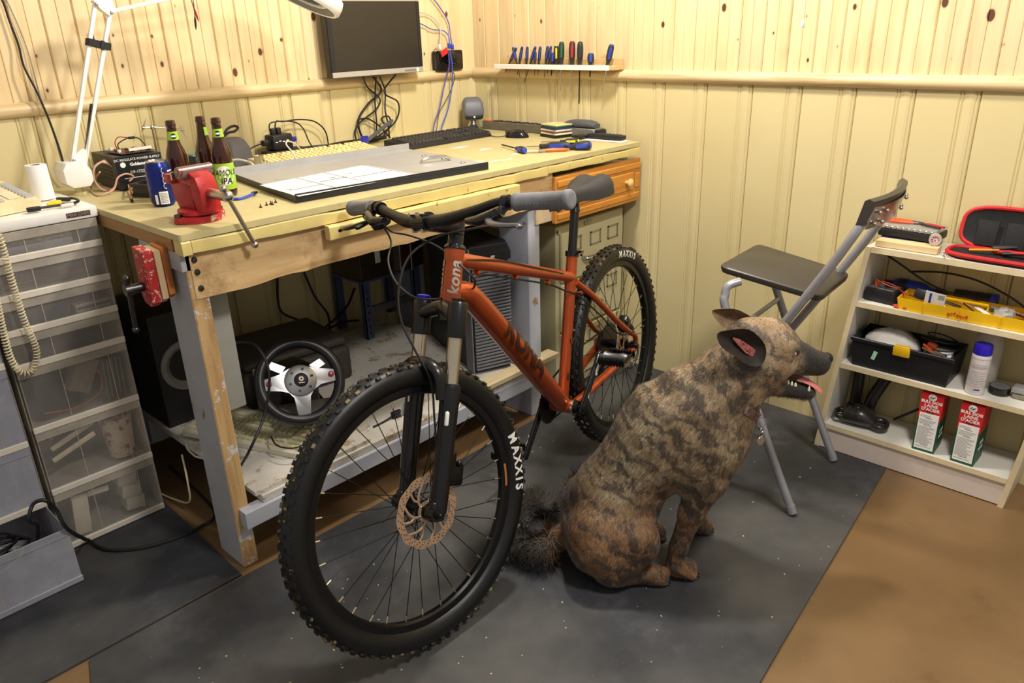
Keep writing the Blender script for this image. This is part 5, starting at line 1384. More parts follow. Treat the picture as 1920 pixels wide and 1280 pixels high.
for s_, m_ in ((-1, M_black), (1, mat('red_plastic', C(190, 30, 34), .4))):
    b = MB(); b.tube(smooth_path([(s_*.003, .02, .004), (s_*.010, .0, .005), (s_*.009, -.045, .005)], 4), .0045, 8, flat=.8); b.build('handle', m_, pl2)
b = MB(); b.tube([(0, .018, .004), (0, .045, .004)], [.008, .003], 8, flat=.6); b.build('jaw', M_dsteel, pl2)
pb0, pb1 = pz(1640, 440, z4), pz(1752, 472, z4)
b = MB(); b.box((-.165, -2.035, z4 + .0105), (.045, .175, .020), (0, 0, .03), .0015)
tag(b.build('pine_offcut', wood('pale_pine_offcut', C(226, 200, 150), C(204, 172, 118), 'y', 1, 0, .6, .05)), 'flat pale pine offcut on the front of the bookcase top', 'board')
q = V((-.158, -2.105, z4)); tp = thing('clear_tape_roll', 'clear tape roll with red and white core on the pine offcut', 'tape', (q.x, q.y, z4 + .0225))
tdir = (V(CAM) - q); tdir.z = 0; tdir.normalize()
b = MB(); b.lathe([(.011, -.008), (.017, -.008), (.017, .008), (.011, .008)], (0, 0, .017), tdir, 22, close=True); b.build('tape', mat('clear_tape', C(214, 200, 190), .2, var=.05, alpha=.8), tp)
b = MB(); b.lathe([(0, .005), (.0105, .005)], (0, 0, .017), tdir, 18); b.lathe([(0, -.005), (.0105, -.005)], (0, 0, .017), tdir, 18); b.build('core', mat('red_white_core', C(226, 214, 214), .5, scale=160, wear=C(200, 40, 40), wearamt=.5), tp)
for k, (px, py, rz_) in enumerate(((1770, 482, .5), (1783, 484, 1.0))):
    q = pz(px, py, z4); s_ = thing('wood_screw', 'bright wood screw lying on the bookcase top', 'screw', (q.x, q.y, z4), rz_, 'loose screws on the bookcase')
    b = MB(); b.tube([(-.016, 0, .003), (.010, 0, .003)], [.0008, .0018], 8); b.build('shank', M_steel, s_)
    b = MB(); b.tube([(.010, 0, .003), (.014, 0, .0038)], [.0018, .0038], 10); b.build('head', M_steel, s_)
# tool pouch
M_nyl = mat('black_nylon', C(30, 29, 30), .8, var=.2, scale=50, bump=.3, bscale=500)
M_redp = mat('red_binding', C(196, 30, 36), .55, var=.06)
po = thing('tool_pouch', 'open black zip tool pouch with red piping on the bookcase top', 'pouch', (-.11, -2.31, z4), world=True)
def leaf(c, u, v, hu, hv, th, n=36):
    """rounded panel: centre c, half axes u,v"""
    u, v = V(u).normalized(), V(v).normalized(); w_ = u.cross(v)
    ol = []
    for k in range(n):
        a = 2*PI*k/n; ca_, sa = math.cos(a), math.sin(a)
        ol.append(V(c) + u*hu*math.copysign(abs(ca_)**.55, ca_) + v*hv*math.copysign(abs(sa)**.55, sa))
    return ol, w_
c0 = V((-.135, -2.295, z4 + .012)); base_u, base_v = (0, -1, 0), (-1, 0, .0)
ol, w_ = leaf(c0, base_u, base_v, .155, .058, .01)
b = MB(); b.loft([[q - V((0, 0, .009)) for q in ol], [q for q in ol], [c0 + (q - c0)*.92 - V((0, 0, .002)) for q in ol], [c0 + (q - c0)*.05 - V((0, 0, .003)) for q in ol]]); b.build('base_panel', M_nyl, po, 60)
b = MB(); b.tube([q for q in ol], .0065, 8, closed=True); b.build('red_piping', M_redp, po)
c1 = V((-.055, -2.295, z4 + .068)); ol, w_ = leaf(c1, (0, -1, 0), (.30, 0, .95), .150, .062, .01)
b = MB(); b.loft([[q + V((.012, 0, -.003)) for q in ol], [q for q in ol], [c1 + (q - c1)*.92 + V((.006, 0, -.002)) for q in ol], [c1 + (q - c1)*.05 + V((.008, 0, -.002)) for q in ol]]); b.build('lid_panel', M_nyl, po, 60)
b = MB(); b.tube([q + V((.006, 0, 0)) for q in ol], .0065, 8, closed=True); b.build('red_piping', M_redp, po)
for k in range(3):
    b = MB(); b.box(c1 + V((-.010, .08 - .075*k, -.012)), (.006, .055, .075), (0, .30, 0), .003, 2); b.build('pocket', M_nyl, po)
for k, (dy, L, r_, m_, a, lb) in enumerate(((.065, .075, .0045, mat('amber_handle', C(236, 150, 30), .4), .25, 'amber handled pick in the red piped pouch'), (.0, .09, .007, M_redp, -.35, 'red handled pliers in the piped pouch'), (-.03, .10, .007, M_black, .55, 'black grip cutters in the piped pouch'), (-.06, .09, .007, M_redp, .1, 'red and black snips in the piped pouch'), (-.10, .09, .0035, M_steel, .3, 'slim steel tweezers in the piped pouch'), (.02, .06, .010, M_black, .9, 'short black tool handle in the piped pouch'))):
    c = c0 + V((.006 + .004*k, dy, .010 + .002*k)); d = V((math.sin(a)*.5, -1, .12)).normalized()
    b = MB(); b.tube([c - d*L*.5, c, c + d*L*.5], [r_, r_*1.1, r_*.7], 8, flat=.8); tag(b.build('pouch_tool', m_), lb, 'tool')
b = MB(); b.box(c0 + V((-.03, -.075, .016)), (.022, .028, .020), (0, 0, .3), .005, 2); tag(b.build('white_cube', M_white), 'small white plastic cube in the piped pouch', 'cube')

# ================================================================== clear drawer units on the left
M_chestw = mat('ivory_chest_plastic', C(222, 212, 196), .4, var=.04)
M_lidw = mat('white_lid_plastic', C(236, 232, 224), .35, var=.03)
def frosted(name, col, alpha, rough=.25):
    if name in MATS: return MATS[name]
    t = NT(name); n_ = t.noise(t.coord('Object'), 9, 4)
    t.base(t.ramp(n_, [(.3, tuple(v*.85 for v in col[:3]) + (1,)), (.7, col)])); t.set(Roughness=rough)
    t.l(t.ramp(n_, [(.3, (alpha*.8,)*3 + (1,)), (.7, (min(1, alpha*1.15),)*3 + (1,))]), t.b.inputs['Alpha']); return t.done()
M_frost = frosted('frosted_drawer_plastic', C(200, 194, 186), .17)
M_frost2 = frosted('milky_drawer_plastic', C(182, 182, 192), .66)
M_frostedge = frosted('frosted_edge_plastic', C(214, 204, 188), .46)
def chest(name, label, x0, x1, yf, zs, depth, lidz, face, open_last=0, text_=None):
    t = thing(name, label, 'drawers', ((x0 + x1)/2, yf + depth/2, 0), world=True)
    z0 = .008
    for s_, x in (('l', x0), ('r', x1 - .003)):
        b = MB(); b.span((x, yf + .012, z0), (x + .003, yf + depth, lidz - .002)); b.build('side_panel', M_frostedge, t, 20)
    b = MB(); b.span((x0 + .003, yf + depth - .004, z0), (x1 - .003, yf + depth, lidz - .002)); b.build('back_panel', M_chestw, t, 20)
    b = MB(); b.span((x0 - .003, yf - .004, lidz - .001), (x1 + .003, yf + depth + .003, lidz + .030), .006, 2); b.span((x0 + .01, yf + .01, lidz + .0305), (x0 + .011, yf + .011, lidz + .031)); lid = b.build('lid', M_lidw, t, 30)
    if text_:
        b = MB(); b.box((x1 - .047, yf - .0045, lidz + .014), (.060, .001, .013)); pl = b.build('name_plate', M_ink, t)
        text(text_, .0115, basis((1, 0, 0), (0, 0, 1), (0, -1, 0), (x1 - .045, yf - .0052, lidz + .0138)), mat('bronze_print', C(150, 120, 96), .5, var=0), pl, bold=.0002)
    tops = [lidz - .002] + zs[:-1]
    for k, (zt, zb) in enumerate(zip(tops, zs)):
        dy = -open_last if (open_last and k == len(zs) - 1) else 0
        dn = bpy.data.objects.new('drawer', None); COL.objects.link(dn); put(dn, t)
        dn.matrix_parent_inverse = WORLD[t.name]
        y = yf + dy; zb_ = zb + .0005 if zb > .01 else .009; wz = zt - .0005
        hb_ = wz - zb_ if not (open_last and k == len(zs) - 1) else .172
        wz = zb_ + hb_
        b = MB(); b.span((x0 + .006, y, zb_ + .0185), (x1 - .006, y + .0025, wz - .022)); b.build('front', face, dn, 20)
        b = MB(); b.span((x0 + .004, y - .006, zb_), (x1 - .004, y + .004, zb_ + .0185), .002); b.build('bottom_lip', M_chestw if not dy else face, dn, 20)
        b = MB(); b.span((x0 + .005, y - .003, wz - .0235), (x1 - .005, y + .003, wz), .0015); b.build('top_band', M_frostedge if face is M_frost else M_frost2, dn, 20)
        for u in (.36, .80):
            b = MB(); xx = x0 + (x1 - x0)*u; b.span((xx - .0012, y - .0008, zb_ + .017), (xx + .0012, y + .0005, wz - .024)); b.build('rib', M_frostedge, dn, 20)
        for xx in (x0 + .006, x1 - .0085):
            b = MB(); b.span((xx, y + .003, zb_), (xx + .0025, y + depth - .04, wz - .01)); b.build('side', M_frostedge if face is M_frost else M_frost2, dn, 20)
        b = MB(); b.span((x0 + .0086, y + .003, zb_), (x1 - .0086, y + depth - .04, zb_ + .0025)); b.build('floor_plate', M_frostedge, dn, 20)
        if dy:
            b = MB(); b.span((x0 + .0086, y + depth - .043, zb_), (x1 - .0086, y + depth - .04, wz - .01)); b.build('rear', M_frost2, dn, 20)
    return t
CXL, CXR, CYF2 = -2.188, -1.894, -.467
chest('drawer_chest', 'tall seven drawer clear plastic chest with white lid beside the workbench', CXL, CXR, CYF2, [.867, .769, .675, .579, .392, .194, 0], .36, .948, M_frost, text_='MINI CHEST')
chest('drawer_chest', 'clear plastic chest with milky deep drawers and its lowest drawer pulled out', -2.50, -2.20, CYF2, [.596, .364, .172, .0], .36, .83, M_frost2, open_last=.175)
# things in the clear drawers
def inbox(nm, lab, cat, c, size, m, rot=(0, 0, 0), bev=.003):
    b = MB(); b.box(c, size, rot, bev, 2); return tag(b.build(nm, m, None, 30), lab, cat)
yi = CYF2
inbox('grey_ruler', 'grey flat bar lying in the top clear drawer', 'bar', (-2.06, yi + .035, .891), (.20, .02, .02), M_grey)
b = MB(); rr = random.Random(3); b.sphere((-2.03, yi + .08, .902), (.085, .05, .020), 20, 10)
for v in b.bm.verts: v.co += V([rr.uniform(-.006, .006) for _ in range(3)])
tag(b.build('parts_bag', mat('crinkled_parts_bag', C(150, 140, 112), .2, var=.4, scale=60), None, 20), 'crinkled clear bag of small parts in the top drawer', 'bag')
for k in range(3):
    cable('red_wire', [(-2.15 + .01*k, yi + .04 + .02*k, .795), (-2.08, yi + .03 + .02*k, .805 + .006*k), (-2.0, yi + .05, .80 + .004*k), (-1.93, yi + .04 + .02*k, .795)], .0025, mat('maroon_wire', C(96, 40, 44), .6), 'dark red wire lying in the second clear drawer', 'wire', 'red wires in the second drawer')
inbox('dark_drive', 'dark optical drive in the third clear drawer', 'drive', (-2.08, yi + .09, .713), (.14, .14, .042), mat('drive_dark_metal', C(58, 58, 70), .5))
fd = thing('floppy_drive', 'beige floppy disk drive in the third clear drawer', 'drive', (-1.955, yi + .075, .689), .05)
b = MB(); b.box((0, 0, .0135), (.095, .12, .025), None, .002); b.build('case', mat('zinc_case', C(170, 166, 152), .4, .4), fd)
b = MB(); b.box((0, -.061, .0145), (.09, .002, .007), None, .0005); b.build('slot', M_ink, fd)
inbox('cloth_bundle', 'dark folded cloth in the fourth clear drawer', 'cloth', (-2.03, yi + .09, .6045), (.22, .13, .035), mat('dark_cloth', C(58, 54, 54), .9), (0, .05, 0), .012)
inbox('adapter_box', 'pale grey adapter box in the fifth clear drawer', 'adapter', (-2.02, yi + .05, .505), (.06, .045, .10), mat('dull_grey_box', C(146, 136, 118), .6), (0, .5, .1))
inbox('black_brick', 'black power brick behind the grey adapter box', 'adapter', (-2.11, yi + .09, .465), (.09, .08, .12), M_black, (0, 0, .2), .008)
for k in range(5): inbox('disc_sleeve', 'thin disc sleeve standing in the fifth clear drawer', 'sleeve', (-1.905 - .012*k - .012, yi + .09, .47), (.003, .12, .12), mat('sleeve_grey', C(120, 118, 112), .4), (0, .06, 0), .0005)['group'] = 'disc sleeves in the fifth drawer'
cable('thin_red_wire', [(-2.14, yi + .03, .43), (-2.06, yi + .025, .42), (-1.99, yi + .03, .44), (-1.975, yi + .03, .49), (-1.99, yi + .035, .52)], .0018, mat('orange_red_wire', C(190, 70, 40), .5), 'thin orange red wire curling in the fifth clear drawer', 'wire')
for k in range(3): inbox('card_slot', 'pale slotted bracket lying in the sixth clear drawer', 'bracket', (-2.09 + .01*k, yi + .035 + .03*k, .30 + .022*k), (.13, .006, .016), mat('bracket_cream', C(214, 200, 168), .5), (0, -.32, 0))['group'] = 'slotted brackets in the sixth drawer'
tubp = thing('food_tub', 'white tub with red print in the sixth clear drawer', 'tub', (-1.955, yi + .075, .206))
b = MB(); b.lathe([(0, 0), (.036, 0), (.045, .12), (.047, .122), (.047, .13), (0, .13)], seg=22); b.build('tub', mat('tub_print', C(224, 208, 180), .45, scale=26, wear=C(176, 62, 60), wearamt=.54), tubp, 40)
inbox('steel_plate', 'dark slotted steel plate in the sixth clear drawer', 'plate', (-2.05, yi + .10, .285), (.16, .004, .10), M_dsteel, (.2, .1, 0))
for k in range(3): inbox('white_block', 'white plastic block stacked in the lowest clear drawer', 'block', (-1.965 - .004*k, yi + .06, .045 + .045*k), (.055, .05, .042), mat('cream_block', C(222, 208, 186), .5), (0, .15, 0))['group'] = 'white blocks in the lowest drawer'
inbox('grille_panel', 'cream slatted vent panel in the lowest clear drawer', 'panel', (-2.12, yi + .03, .085), (.045, .008, .13), mat('cream_block', C(222, 208, 186), .5), (0, .1, 0))
inbox('flat_bar', 'cream perforated bar in the lowest clear drawer', 'bar', (-2.06, yi + .035, .135), (.06, .004, .018), mat('cream_block', C(222, 208, 186), .5), (0, .1, 0))
inbox('dark_box', 'dark box filling the back of the lowest clear drawer', 'box', (-2.06, yi + .20, .075), (.20, .10, .10), mat('dark_cloth', C(58, 54, 54), .9))
inbox('blue_bag', 'dark blue bag inside a milky drawer', 'bag', (-2.30, yi + .07, .45), (.14, .08, .12), mat('navy_case', C(40, 44, 90), .5), (.1, .3, 0), .02)
# cables in the pulled out drawer
rr = random.Random(12)
for k in range(9):
    cx_, cy_ = -2.34 + rr.uniform(-.05, .05), -.52 + rr.uniform(-.03, .03); R_ = rr.uniform(.05, .085); pts = []
    for j in range(15):
        a = j*.85 + rr.uniform(-.1, .1); pts.append((cx_ + R_*1.15*math.cos(a), cy_ + R_*.8*math.sin(a), .045 + .0125*k + .008*math.sin(j*1.3 + k)))
    col_ = [M_wire, M_wire, M_wire, mat('olive_wire', C(116, 118, 84), .5), M_wire, mat('white_wire', C(214, 212, 206), .45), M_wire, M_wire, mat('orange_wire', C(222, 84, 40), .5)][k]
    lab = ['thick black power cord coiled in the pulled out drawer', 'thick black power cord coiled in the pulled out drawer', 'thick black power cord coiled in the pulled out drawer', 'olive green wire loop in the pulled out drawer', 'thick black power cord coiled in the pulled out drawer', 'white wire loop in the pulled out drawer', 'thick black power cord coiled in the pulled out drawer', 'thick black power cord coiled in the pulled out drawer', 'orange wire pressed against the pulled out drawer front'][k]
    if k == 8: pts = [(-2.46, -.625, .03), (-2.40, -.632, .035), (-2.34, -.634, .05), (-2.28, -.632, .075), (-2.25, -.625, .095)]
    cable('loose_cable', pts, .004 if col_ is M_wire else .003, col_, lab, 'cable', 'coiled black cords in the drawer' if col_ is M_wire else None, n=4)
pf = [pz(140, 990, .20)]
cable('floor_cable', [(-2.27, -.56, .12), (-2.262, -.60, .20), pz(55, 975, .25), pz(62, 945, .285), pz(85, 938, .29), pz(105, 955, .25), pz(125, 990, .19), V((-2.165, -.60, .10)), pz(165, 1012, .025), pz(200, 1030, .013), pz(260, 1028, .012), pz(320, 1012, .012), pz(375, 988, .012), pz(400, 955, .02), (-1.80, -.30, .05)], .0052, M_wire, 'thick black mains cable arching from the drawer across the floor mat', 'cable', n=7)

# ---- things on the white lid: telephone with coiled cord, paper roll, cables
LZ = .980
ph = thing('telephone', 'aged beige desk telephone with keypad on the white lid', 'telephone', (-2.115, -.30, LZ), math.radians(12))
b = MB(); b.prism([(-.115, 0), (.115, 0), (.115, .058), (.06, .060), (-.115, .024)], -.09, .095, basis((0, 1, 0), (0, 0, 1), (1, 0, 0), (0, 0, 0)), .004); b.build('body', M_beige, ph, 30)
tilt = math.atan2(.036, .175)
def phz(y): return .024 + (y + .115)*(.036/.175)
M_key = mat('grey_phone_key', C(176, 176, 178), .45, var=.05)
for r in range(4):
    for c in range(3):
        y = -.085 + .024*r; b = MB(); b.box((-.045 + .026*c, y, phz(y) + .003), (.018, .014, .007), (tilt, 0, 0), .002, 1); b.build('key', M_key, ph)
for r in range(9):
    y = -.09 + .0145*r; b = MB(); b.box((.078, y, phz(y) + .002), (.022, .008, .005), (tilt, 0, 0), .001); b.build('memory_key', M_key, ph)
b = MB(); y = -.03; b.box((.045, y, phz(y) + .0015), (.030, .11, .002), (tilt, 0, 0), .0006); b.build('name_card', mat('card_cream', C(226, 216, 182), .5), ph)
b = MB(); b.box((.02, .085, .0605), (.13, .04, .003), None, .001); b.build('top_plate', mat('silver_grey_plastic', C(172, 174, 172), .4), ph)
b = MB(); b.box((.07, .03, phz(.03) + .001), (.014, .004, .003), (tilt, 0, 0)); b.build('red_light', mat('dark_red_lamp', C(120, 30, 30), .3), ph)
b = MB(); b.tube(smooth_path([(-.085, -.10, .05), (-.085, -.06, .075), (-.085, .06, .09), (-.085, .10, .08)], 4), [.024, .016, .016, .024], 12); b.build('handset', M_beige, ph)
path = smooth_path([(-2.142, -.478, .985), pyy(2, 455, -.49), pyy(20, 520, -.49), pyy(45, 600, -.49), pyy(68, 655, -.49), pyy(62, 692, -.49), pyy(40, 698, -.49), pyy(20, 672, -.49), pyy(8, 630, -.49), pyy(-4, 575, -.49), pyy(-10, 540, -.488)], 10)
L = [0]
for a, c in zip(path, path[1:]): L.append(L[-1] + (c - a).length)
hel = []; N = int(L[-1]/.0085*9)
for k in range(N):
    s_ = L[-1]*k/N; i = max(0, min(len(path) - 2, int(np.searchsorted(L, s_)) - 1)); f = (s_ - L[i])/(L[i+1] - L[i] + 1e-9)
    p = path[i]*(1 - f) + path[i+1]*f; d = (path[i+1] - path[i]).normalized(); x, y, _ = frame_of(d, (0, 1, 0)); a = 2*PI*k/9
    hel.append(p + (x*math.cos(a) + y*math.sin(a))*.0075)
b = MB(); b.tube(hel, .0021, 5); b.build('coiled_cord', mat('cream_cord', C(218, 204, 168), .45), None)
o = bpy.data.objects['coiled_cord.001'] if 'coiled_cord.001' in bpy.data.objects else bpy.data.objects['coiled_cord']
tag(o, 'cream coiled telephone cord hanging down the clear drawers', 'cord')
pr_ = thing('paper_roll', 'white paper roll standing on end behind the telephone', 'paper roll', (-1.957, -.265, LZ))
b = MB(); b.lathe([(.0125, .001), (.029, .001), (.0295, .004), (.0275, .094), (.0265, .096), (.0125, .096)], seg=32, close=True); b.build('paper', mat('soft_white_paper', C(240, 236, 232), .9, var=.02, bump=.3, bscale=90), pr_, 40)
b = MB(); b.lathe([(.0115, .002), (.0123, .002), (.0123, .0955), (.0115, .0955)], seg=20, close=True); b.build('core', mat('brown_core', C(120, 66, 56), .8), pr_)
cable('av_cable', [pz(52, 393, LZ + .008), pz(80, 389, LZ + .006), pz(115, 384, LZ + .005), pz(140, 380, LZ + .006), pz(147, 376, LZ + .010), pz(138, 372, LZ + .008), pz(118, 372, LZ + .008)], .0035, M_wire, 'short black cable with moulded plugs on the white lid', 'cable',
      ends=[(M_black, pz(50, 394, LZ + .008), pz(76, 390, LZ + .008), (.006, .006)), (M_black, pz(108, 373, LZ + .008), pz(130, 374, LZ + .008), (.006, .005)), (M_white, pz(114, 386, LZ + .006), pz(138, 382, LZ + .006), (.004, .004))])
b = MB(); p0, p1 = pz(88, 383, LZ + .006), pz(114, 378, LZ + .006); b.tube([p0, p0.lerp(p1, .25), p0.lerp(p1, .8), p1], [.003, .0065, .0065, .005], 10); tag(b.build('yellow_plug', mat('yellow_rubber', C(240, 206, 20), .45)), 'yellow phono plug lying on the white lid', 'plug')

# ---- woodworking vise on the end of the bench
M_redflake = mat('flaking_red_paint', C(168, 38, 36), .5, var=.15, scale=48, bump=.3, bscale=60, wear=C(206, 186, 168), wearamt=.57)
M_redbare = wood('red_vise_bare_edge', C(206, 178, 138), C(168, 130, 92), 'z', 1, 0, .7, .2, paint=C(190, 60, 52), paintamt=.36)
sv = thing('side_vise', 'red flaking wooden end vise with steel screw on the bench end', 'vise', (-1.93, -.83, .80), world=True)
def jaw(x0, x1, m_, nm, z0=.785, z1=.930, dz=0):
    b = MB(); y0, y1 = -.872, -.812
    b.prism([(y0 + .0, z0 + .012), (y0 + .018, z0), (y1 - .012, z0 + .006), (y1, z0 + .03), (y1 + .0, z1), (y0, z1 - .004)], x0, x1, basis((0, 1, 0), (0, 0, 1), (1, 0, 0), (0, 0, 0)), .002)
    return b.build(nm, m_, sv, 30)
jaw(-1.948, -1.924, M_redflake, 'outer_jaw'); jaw(-1.922, -1.906, M_redbare, 'middle_jaw', .790, .926); jaw(-1.904, -1.888, wood('orange_wood', C(196, 120, 52), C(160, 88, 34), 'z', 1, 0, .5, .1), 'packing_board', .797, .93)
b = MB(); b.cyl((-1.949, -.835, .835), (-1.988, -.835, .835), .012, seg=14); b.cyl((-1.975, -.835, .835), (-1.992, -.835, .835), .015, seg=14); b.build('screw', M_dsteel, sv)
b = MB(); b.cyl((-1.982, -.836, .862), (-1.975, -.80, .725), .006, seg=10); b.sphere((-1.982, -.836, .864), .009, 10, 6); b.sphere((-1.975, -.80, .722), .009, 10, 6); b.build('handle', M_dsteel, sv)

# ---- white balanced-arm magnifier lamp
M_lampw = mat('white_enamel', C(238, 236, 232), .3, var=.02)
YLm = -.185
lp_ = thing('magnifier_lamp', 'white balanced arm magnifier lamp clamped to the bench corner', 'lamp', (-1.845, YLm, H), world=True)
def ly(px, py, y=YLm): return pyy(px, py, y)
q0, q1 = ly(108, 318), ly(172, 360)
b = MB(); cx_ = (q0.x + q1.x)/2
b.prism([(q0.x, 1.045), (q0.x + .012, 1.062), (q1.x - .015, 1.064), (q1.x, 1.035), (q1.x, 1.005), (q1.x - .012, .990), (q0.x + .02, .990), (q0.x + .002, 1.005)], YLm - .045, YLm + .045, basis((1, 0, 0), (0, 0, 1), (0, -1, 0), (0, 2*YLm, 0)), .004); b.build('base_housing', M_lampw, lp_, 30)
b = MB(); b.cyl((cx_ + .006, YLm, H), (cx_ + .006, YLm, .995), .011, seg=14); b.cyl((cx_ + .006, YLm, H), (cx_ + .006, YLm, H + .006), .02, seg=16); b.build('clamp_pin', M_beige, lp_)
lo1, lo2, hi1, hi2 = ly(136, 300), ly(158, 312), ly(178, 8), ly(206, 24)
b = MB(); m_ = [ly(*q) for q in ((131, 318), (132, 296), (152, 278), (160, 280), (162, 318))]
b.prism([(q.x, q.z) for q in m_], -.012, .012, basis((1, 0, 0), (0, 0, 1), (0, -1, 0), (0, YLm, 0)), .001); b.build('pivot_bracket', M_lampw, lp_, 30)
def bar(p0, p1, nm='arm_bar', w=.0055):
    b = MB(); d = V(p1) - V(p0); x, y, dd = frame_of(d, (0, 1, 0)); b.box((V(p0) + V(p1))/2, (w*2, w*2, d.length + .012), M((x, y, dd)).transposed(), .001); return b.build(nm, M_lampw, lp_, 20)
bar(lo1, hi1); bar(lo2, hi2)
for q in (lo1, lo2, hi1, hi2):
    b = MB(); b.sphere(q + V((0, -.014, 0)), (.005, .003, .005), 8, 6); b.build('pivot_screw', M_steel, lp_)
b = MB(); s0, s1 = ly(160, 300), ly(172, 195); d = s1 - s0; x, y, dd = frame_of(d); pts = []
for k in range(340):
    f = k/339; a = k*.9; pts.append(s0 + d*f + (x*math.cos(a) + y*math.sin(a))*.0055)
b.tube(pts, .0011, 4); b.build('spring', M_dsteel, lp_)
b = MB(); e = [ly(*q) for q in ((172, 2), (182, -8), (205, -6), (214, 22), (202, 30), (186, 18))]
b.prism([(q.x, q.z) for q in e], -.013, .013, basis((1, 0, 0), (0, 0, 1), (0, -1, 0), (0, YLm, 0)), .001); b.build('elbow_bracket', M_lampw, lp_, 30)
HC = pyy(566, -14, -.46)          # centre of the lamp head
bar(ly(206, 22), pyy(440, -30, -.30)); bar(ly(196, -4), pyy(436, -56, -.30))
b = MB(); n0 = pyy(440, -42, -.30); b.tube([n0, n0.lerp(HC, .5) + V((0, 0, .03)), HC + V((0, 0, .05))], .008, 8); b.build('neck', M_lampw, lp_)
hx = (pyy(640, 30, -.46) - pyy(560, -8, -.46)).normalized(); hdn = (ray(600, 0)).normalized(); ax_ = hx.cross(hdn).normalized(); ax_ = ax_ if ax_.z > 0 else -ax_
ax_ = (ax_ - hdn*(-.16)).normalized()
b = MB(); b.lathe([(.112, -.022), (.120, -.024), (.126, -.019), (.129, .0), (.126, .020), (.112, .032), (.05, .039), (.0, .040)], HC, ax_, 40); b.build('head_shade', M_lampw, lp_, 50)
b = MB(); b.lathe([(.111, -.021), (.108, .0), (.10, .012), (.062, .014), (.060, -.01)], HC, ax_, 36); b.build('inner_reflector', mat('grey_reflector', C(168, 164, 158), .35, var=.03), lp_, 50)
b = MB(); b.torus(HC + ax_*-.006, ax_, .078, .0075, 36, 8); b.build('ring_tube', M_white, lp_)
b = MB(); b.lathe([(0, -.006), (.058, -.003), (.060, .0), (.058, .003), (0, .006)], HC, ax_, 30); b.build('lens', mat('lens_glass', C(230, 236, 236), .03, var=0, trans=1), lp_, 60)
# black strap round the lower arm
a0, a1 = ly(163, 78), ly(205, 88); b = MB(); d = (a1 - a0).normalized(); u = V((-d.z, 0, d.x))
for s_ in (-1, 1):
    b.box((a0 + a1)/2 + V((0, s_*.010, 0)), ((a1 - a0).length, .002, .020), (0, -math.atan2(d.z, d.x), 0))
for q in (a0, a1): b.box(q, (.002, .022, .020), (0, -math.atan2(d.z, d.x), 0))
st_ = b.build('strap', M_rubber, lp_, 20)
b = MB(); b.box(a0.lerp(a1, .62) + V((0, -.0125, -.001)), (.010, .003, .026), (0, -math.atan2(d.z, d.x), 0), .001); b.build('buckle', M_black, st_)
cable('lamp_lead', [pyy(-30, -60, -.03), pyy(3, -2, -.03), pyy(18, 40, -.03), pyy(35, 85, -.035), pyy(45, 125, -.045), pyy(68, 170, -.055), pyy(90, 220, -.08), pyy(110, 275, -.12), ly(121, 314)], .0032, M_wire, 'black lamp lead running down the pine wall to the lamp base', 'cord')
cable('speaker_wire', [pyy(-20, -60, -.022), pyy(12, 0, -.022), pyy(35, 50, -.022), pyy(55, 105, -.024), pyy(75, 180, -.036), pyy(88, 215, -.05), pyy(105, 265, -.05), pyy(118, 310, -.05), (-1.80, -.04, H + .006)], .0018, mat('clear_grey_wire', C(150, 140, 122), .4), 'thin grey wire running down the pine wall behind the lamp', 'wire')
t = thing('test_clips', 'red and black alligator clip leads hanging from the lamp arm', 'clips', pyy(355, -30, -.24), world=True)
for k, (pts, m_) in enumerate((([(345, -40), (356, -10), (360, 5), (366, 22)], mat('red_plastic', C(190, 30, 34), .4)), ([(350, -40), (360, -8), (364, 15), (366, 38)], M_black))):
    P = [pyy(px, py, -.24 - .004*k) for px, py in pts]
    b = MB(); b.tube(smooth_path(P, 5), .0013, 6); b.build('lead', m_, t)
    d = (P[-1] - P[-2]).normalized(); b = MB(); b.tube([P[-1] - d*.012, P[-1], P[-1] + d*.016, P[-1] + d*.028], [.002, .0045, .004, .001], 8, flat=.7); b.build('clip', m_, t)

# ================================================================== things on the bench top
H0 = H + .0005
# ---- red bench vise
M_vred = mat('worn_red_enamel', C(172, 34, 38), .38, .1, var=.2, scale=40, bump=.15, bscale=70, wear=C(96, 60, 54), wearamt=.60)
M_viron = mat('worn_cast_iron', C(132, 112, 108), .35, .7, var=.15, scale=26, wear=C(150, 50, 48), wearamt=.60)
vs = thing('bench_vise', 'red cast iron bench vise bolted to the bench corner', 'vise', (-1.775, -.830, H0), math.radians(6))
b = MB(); ol = []
for k in range(48):
    a = 2*PI*k/48; r = .056 + .012*max(0, math.cos(2*a))**3; ol.append((r*math.cos(a), r*math.sin(a)))
b.prism(ol, 0, .016, None, .004); b.build('base', mat('chipped_red_base', C(170, 34, 40), .45, var=.1, scale=34, wear=C(206, 190, 176), wearamt=.56), vs, 40)
b = MB(); b.lathe([(.046, .016), (.050, .019), (.050, .028), (.044, .032), (0, .032)], seg=30); b.build('swivel', M_vred, vs, 40)
for s_ in (-1, 1):
    b = MB(); b.cyl((s_*.057, 0, .014), (s_*.057, 0, .023), .009, seg=6); b.build('bolt', M_dsteel, vs)
b = MB(); b.prism([(-.030, .03), (.040, .03), (.046, .06), (.062, .085), (.062, .108), (.024, .112), (.02, .095), (-.03, .09)], -.028, .028, basis((0, 1, 0), (0, 0, 1), (1, 0, 0), (0, 0, 0)), .004); b.build('fixed_body', M_vred, vs, 35)
b = MB(); b.box((0, .042, .104), (.088, .034, .024), None, .005, 2); b.build('fixed_jaw', M_vred, vs, 35)
b = MB(); b.box((0, .023, .112), (.086, .006, .020), None, .001); b.build('jaw_plate', M_steel, vs)
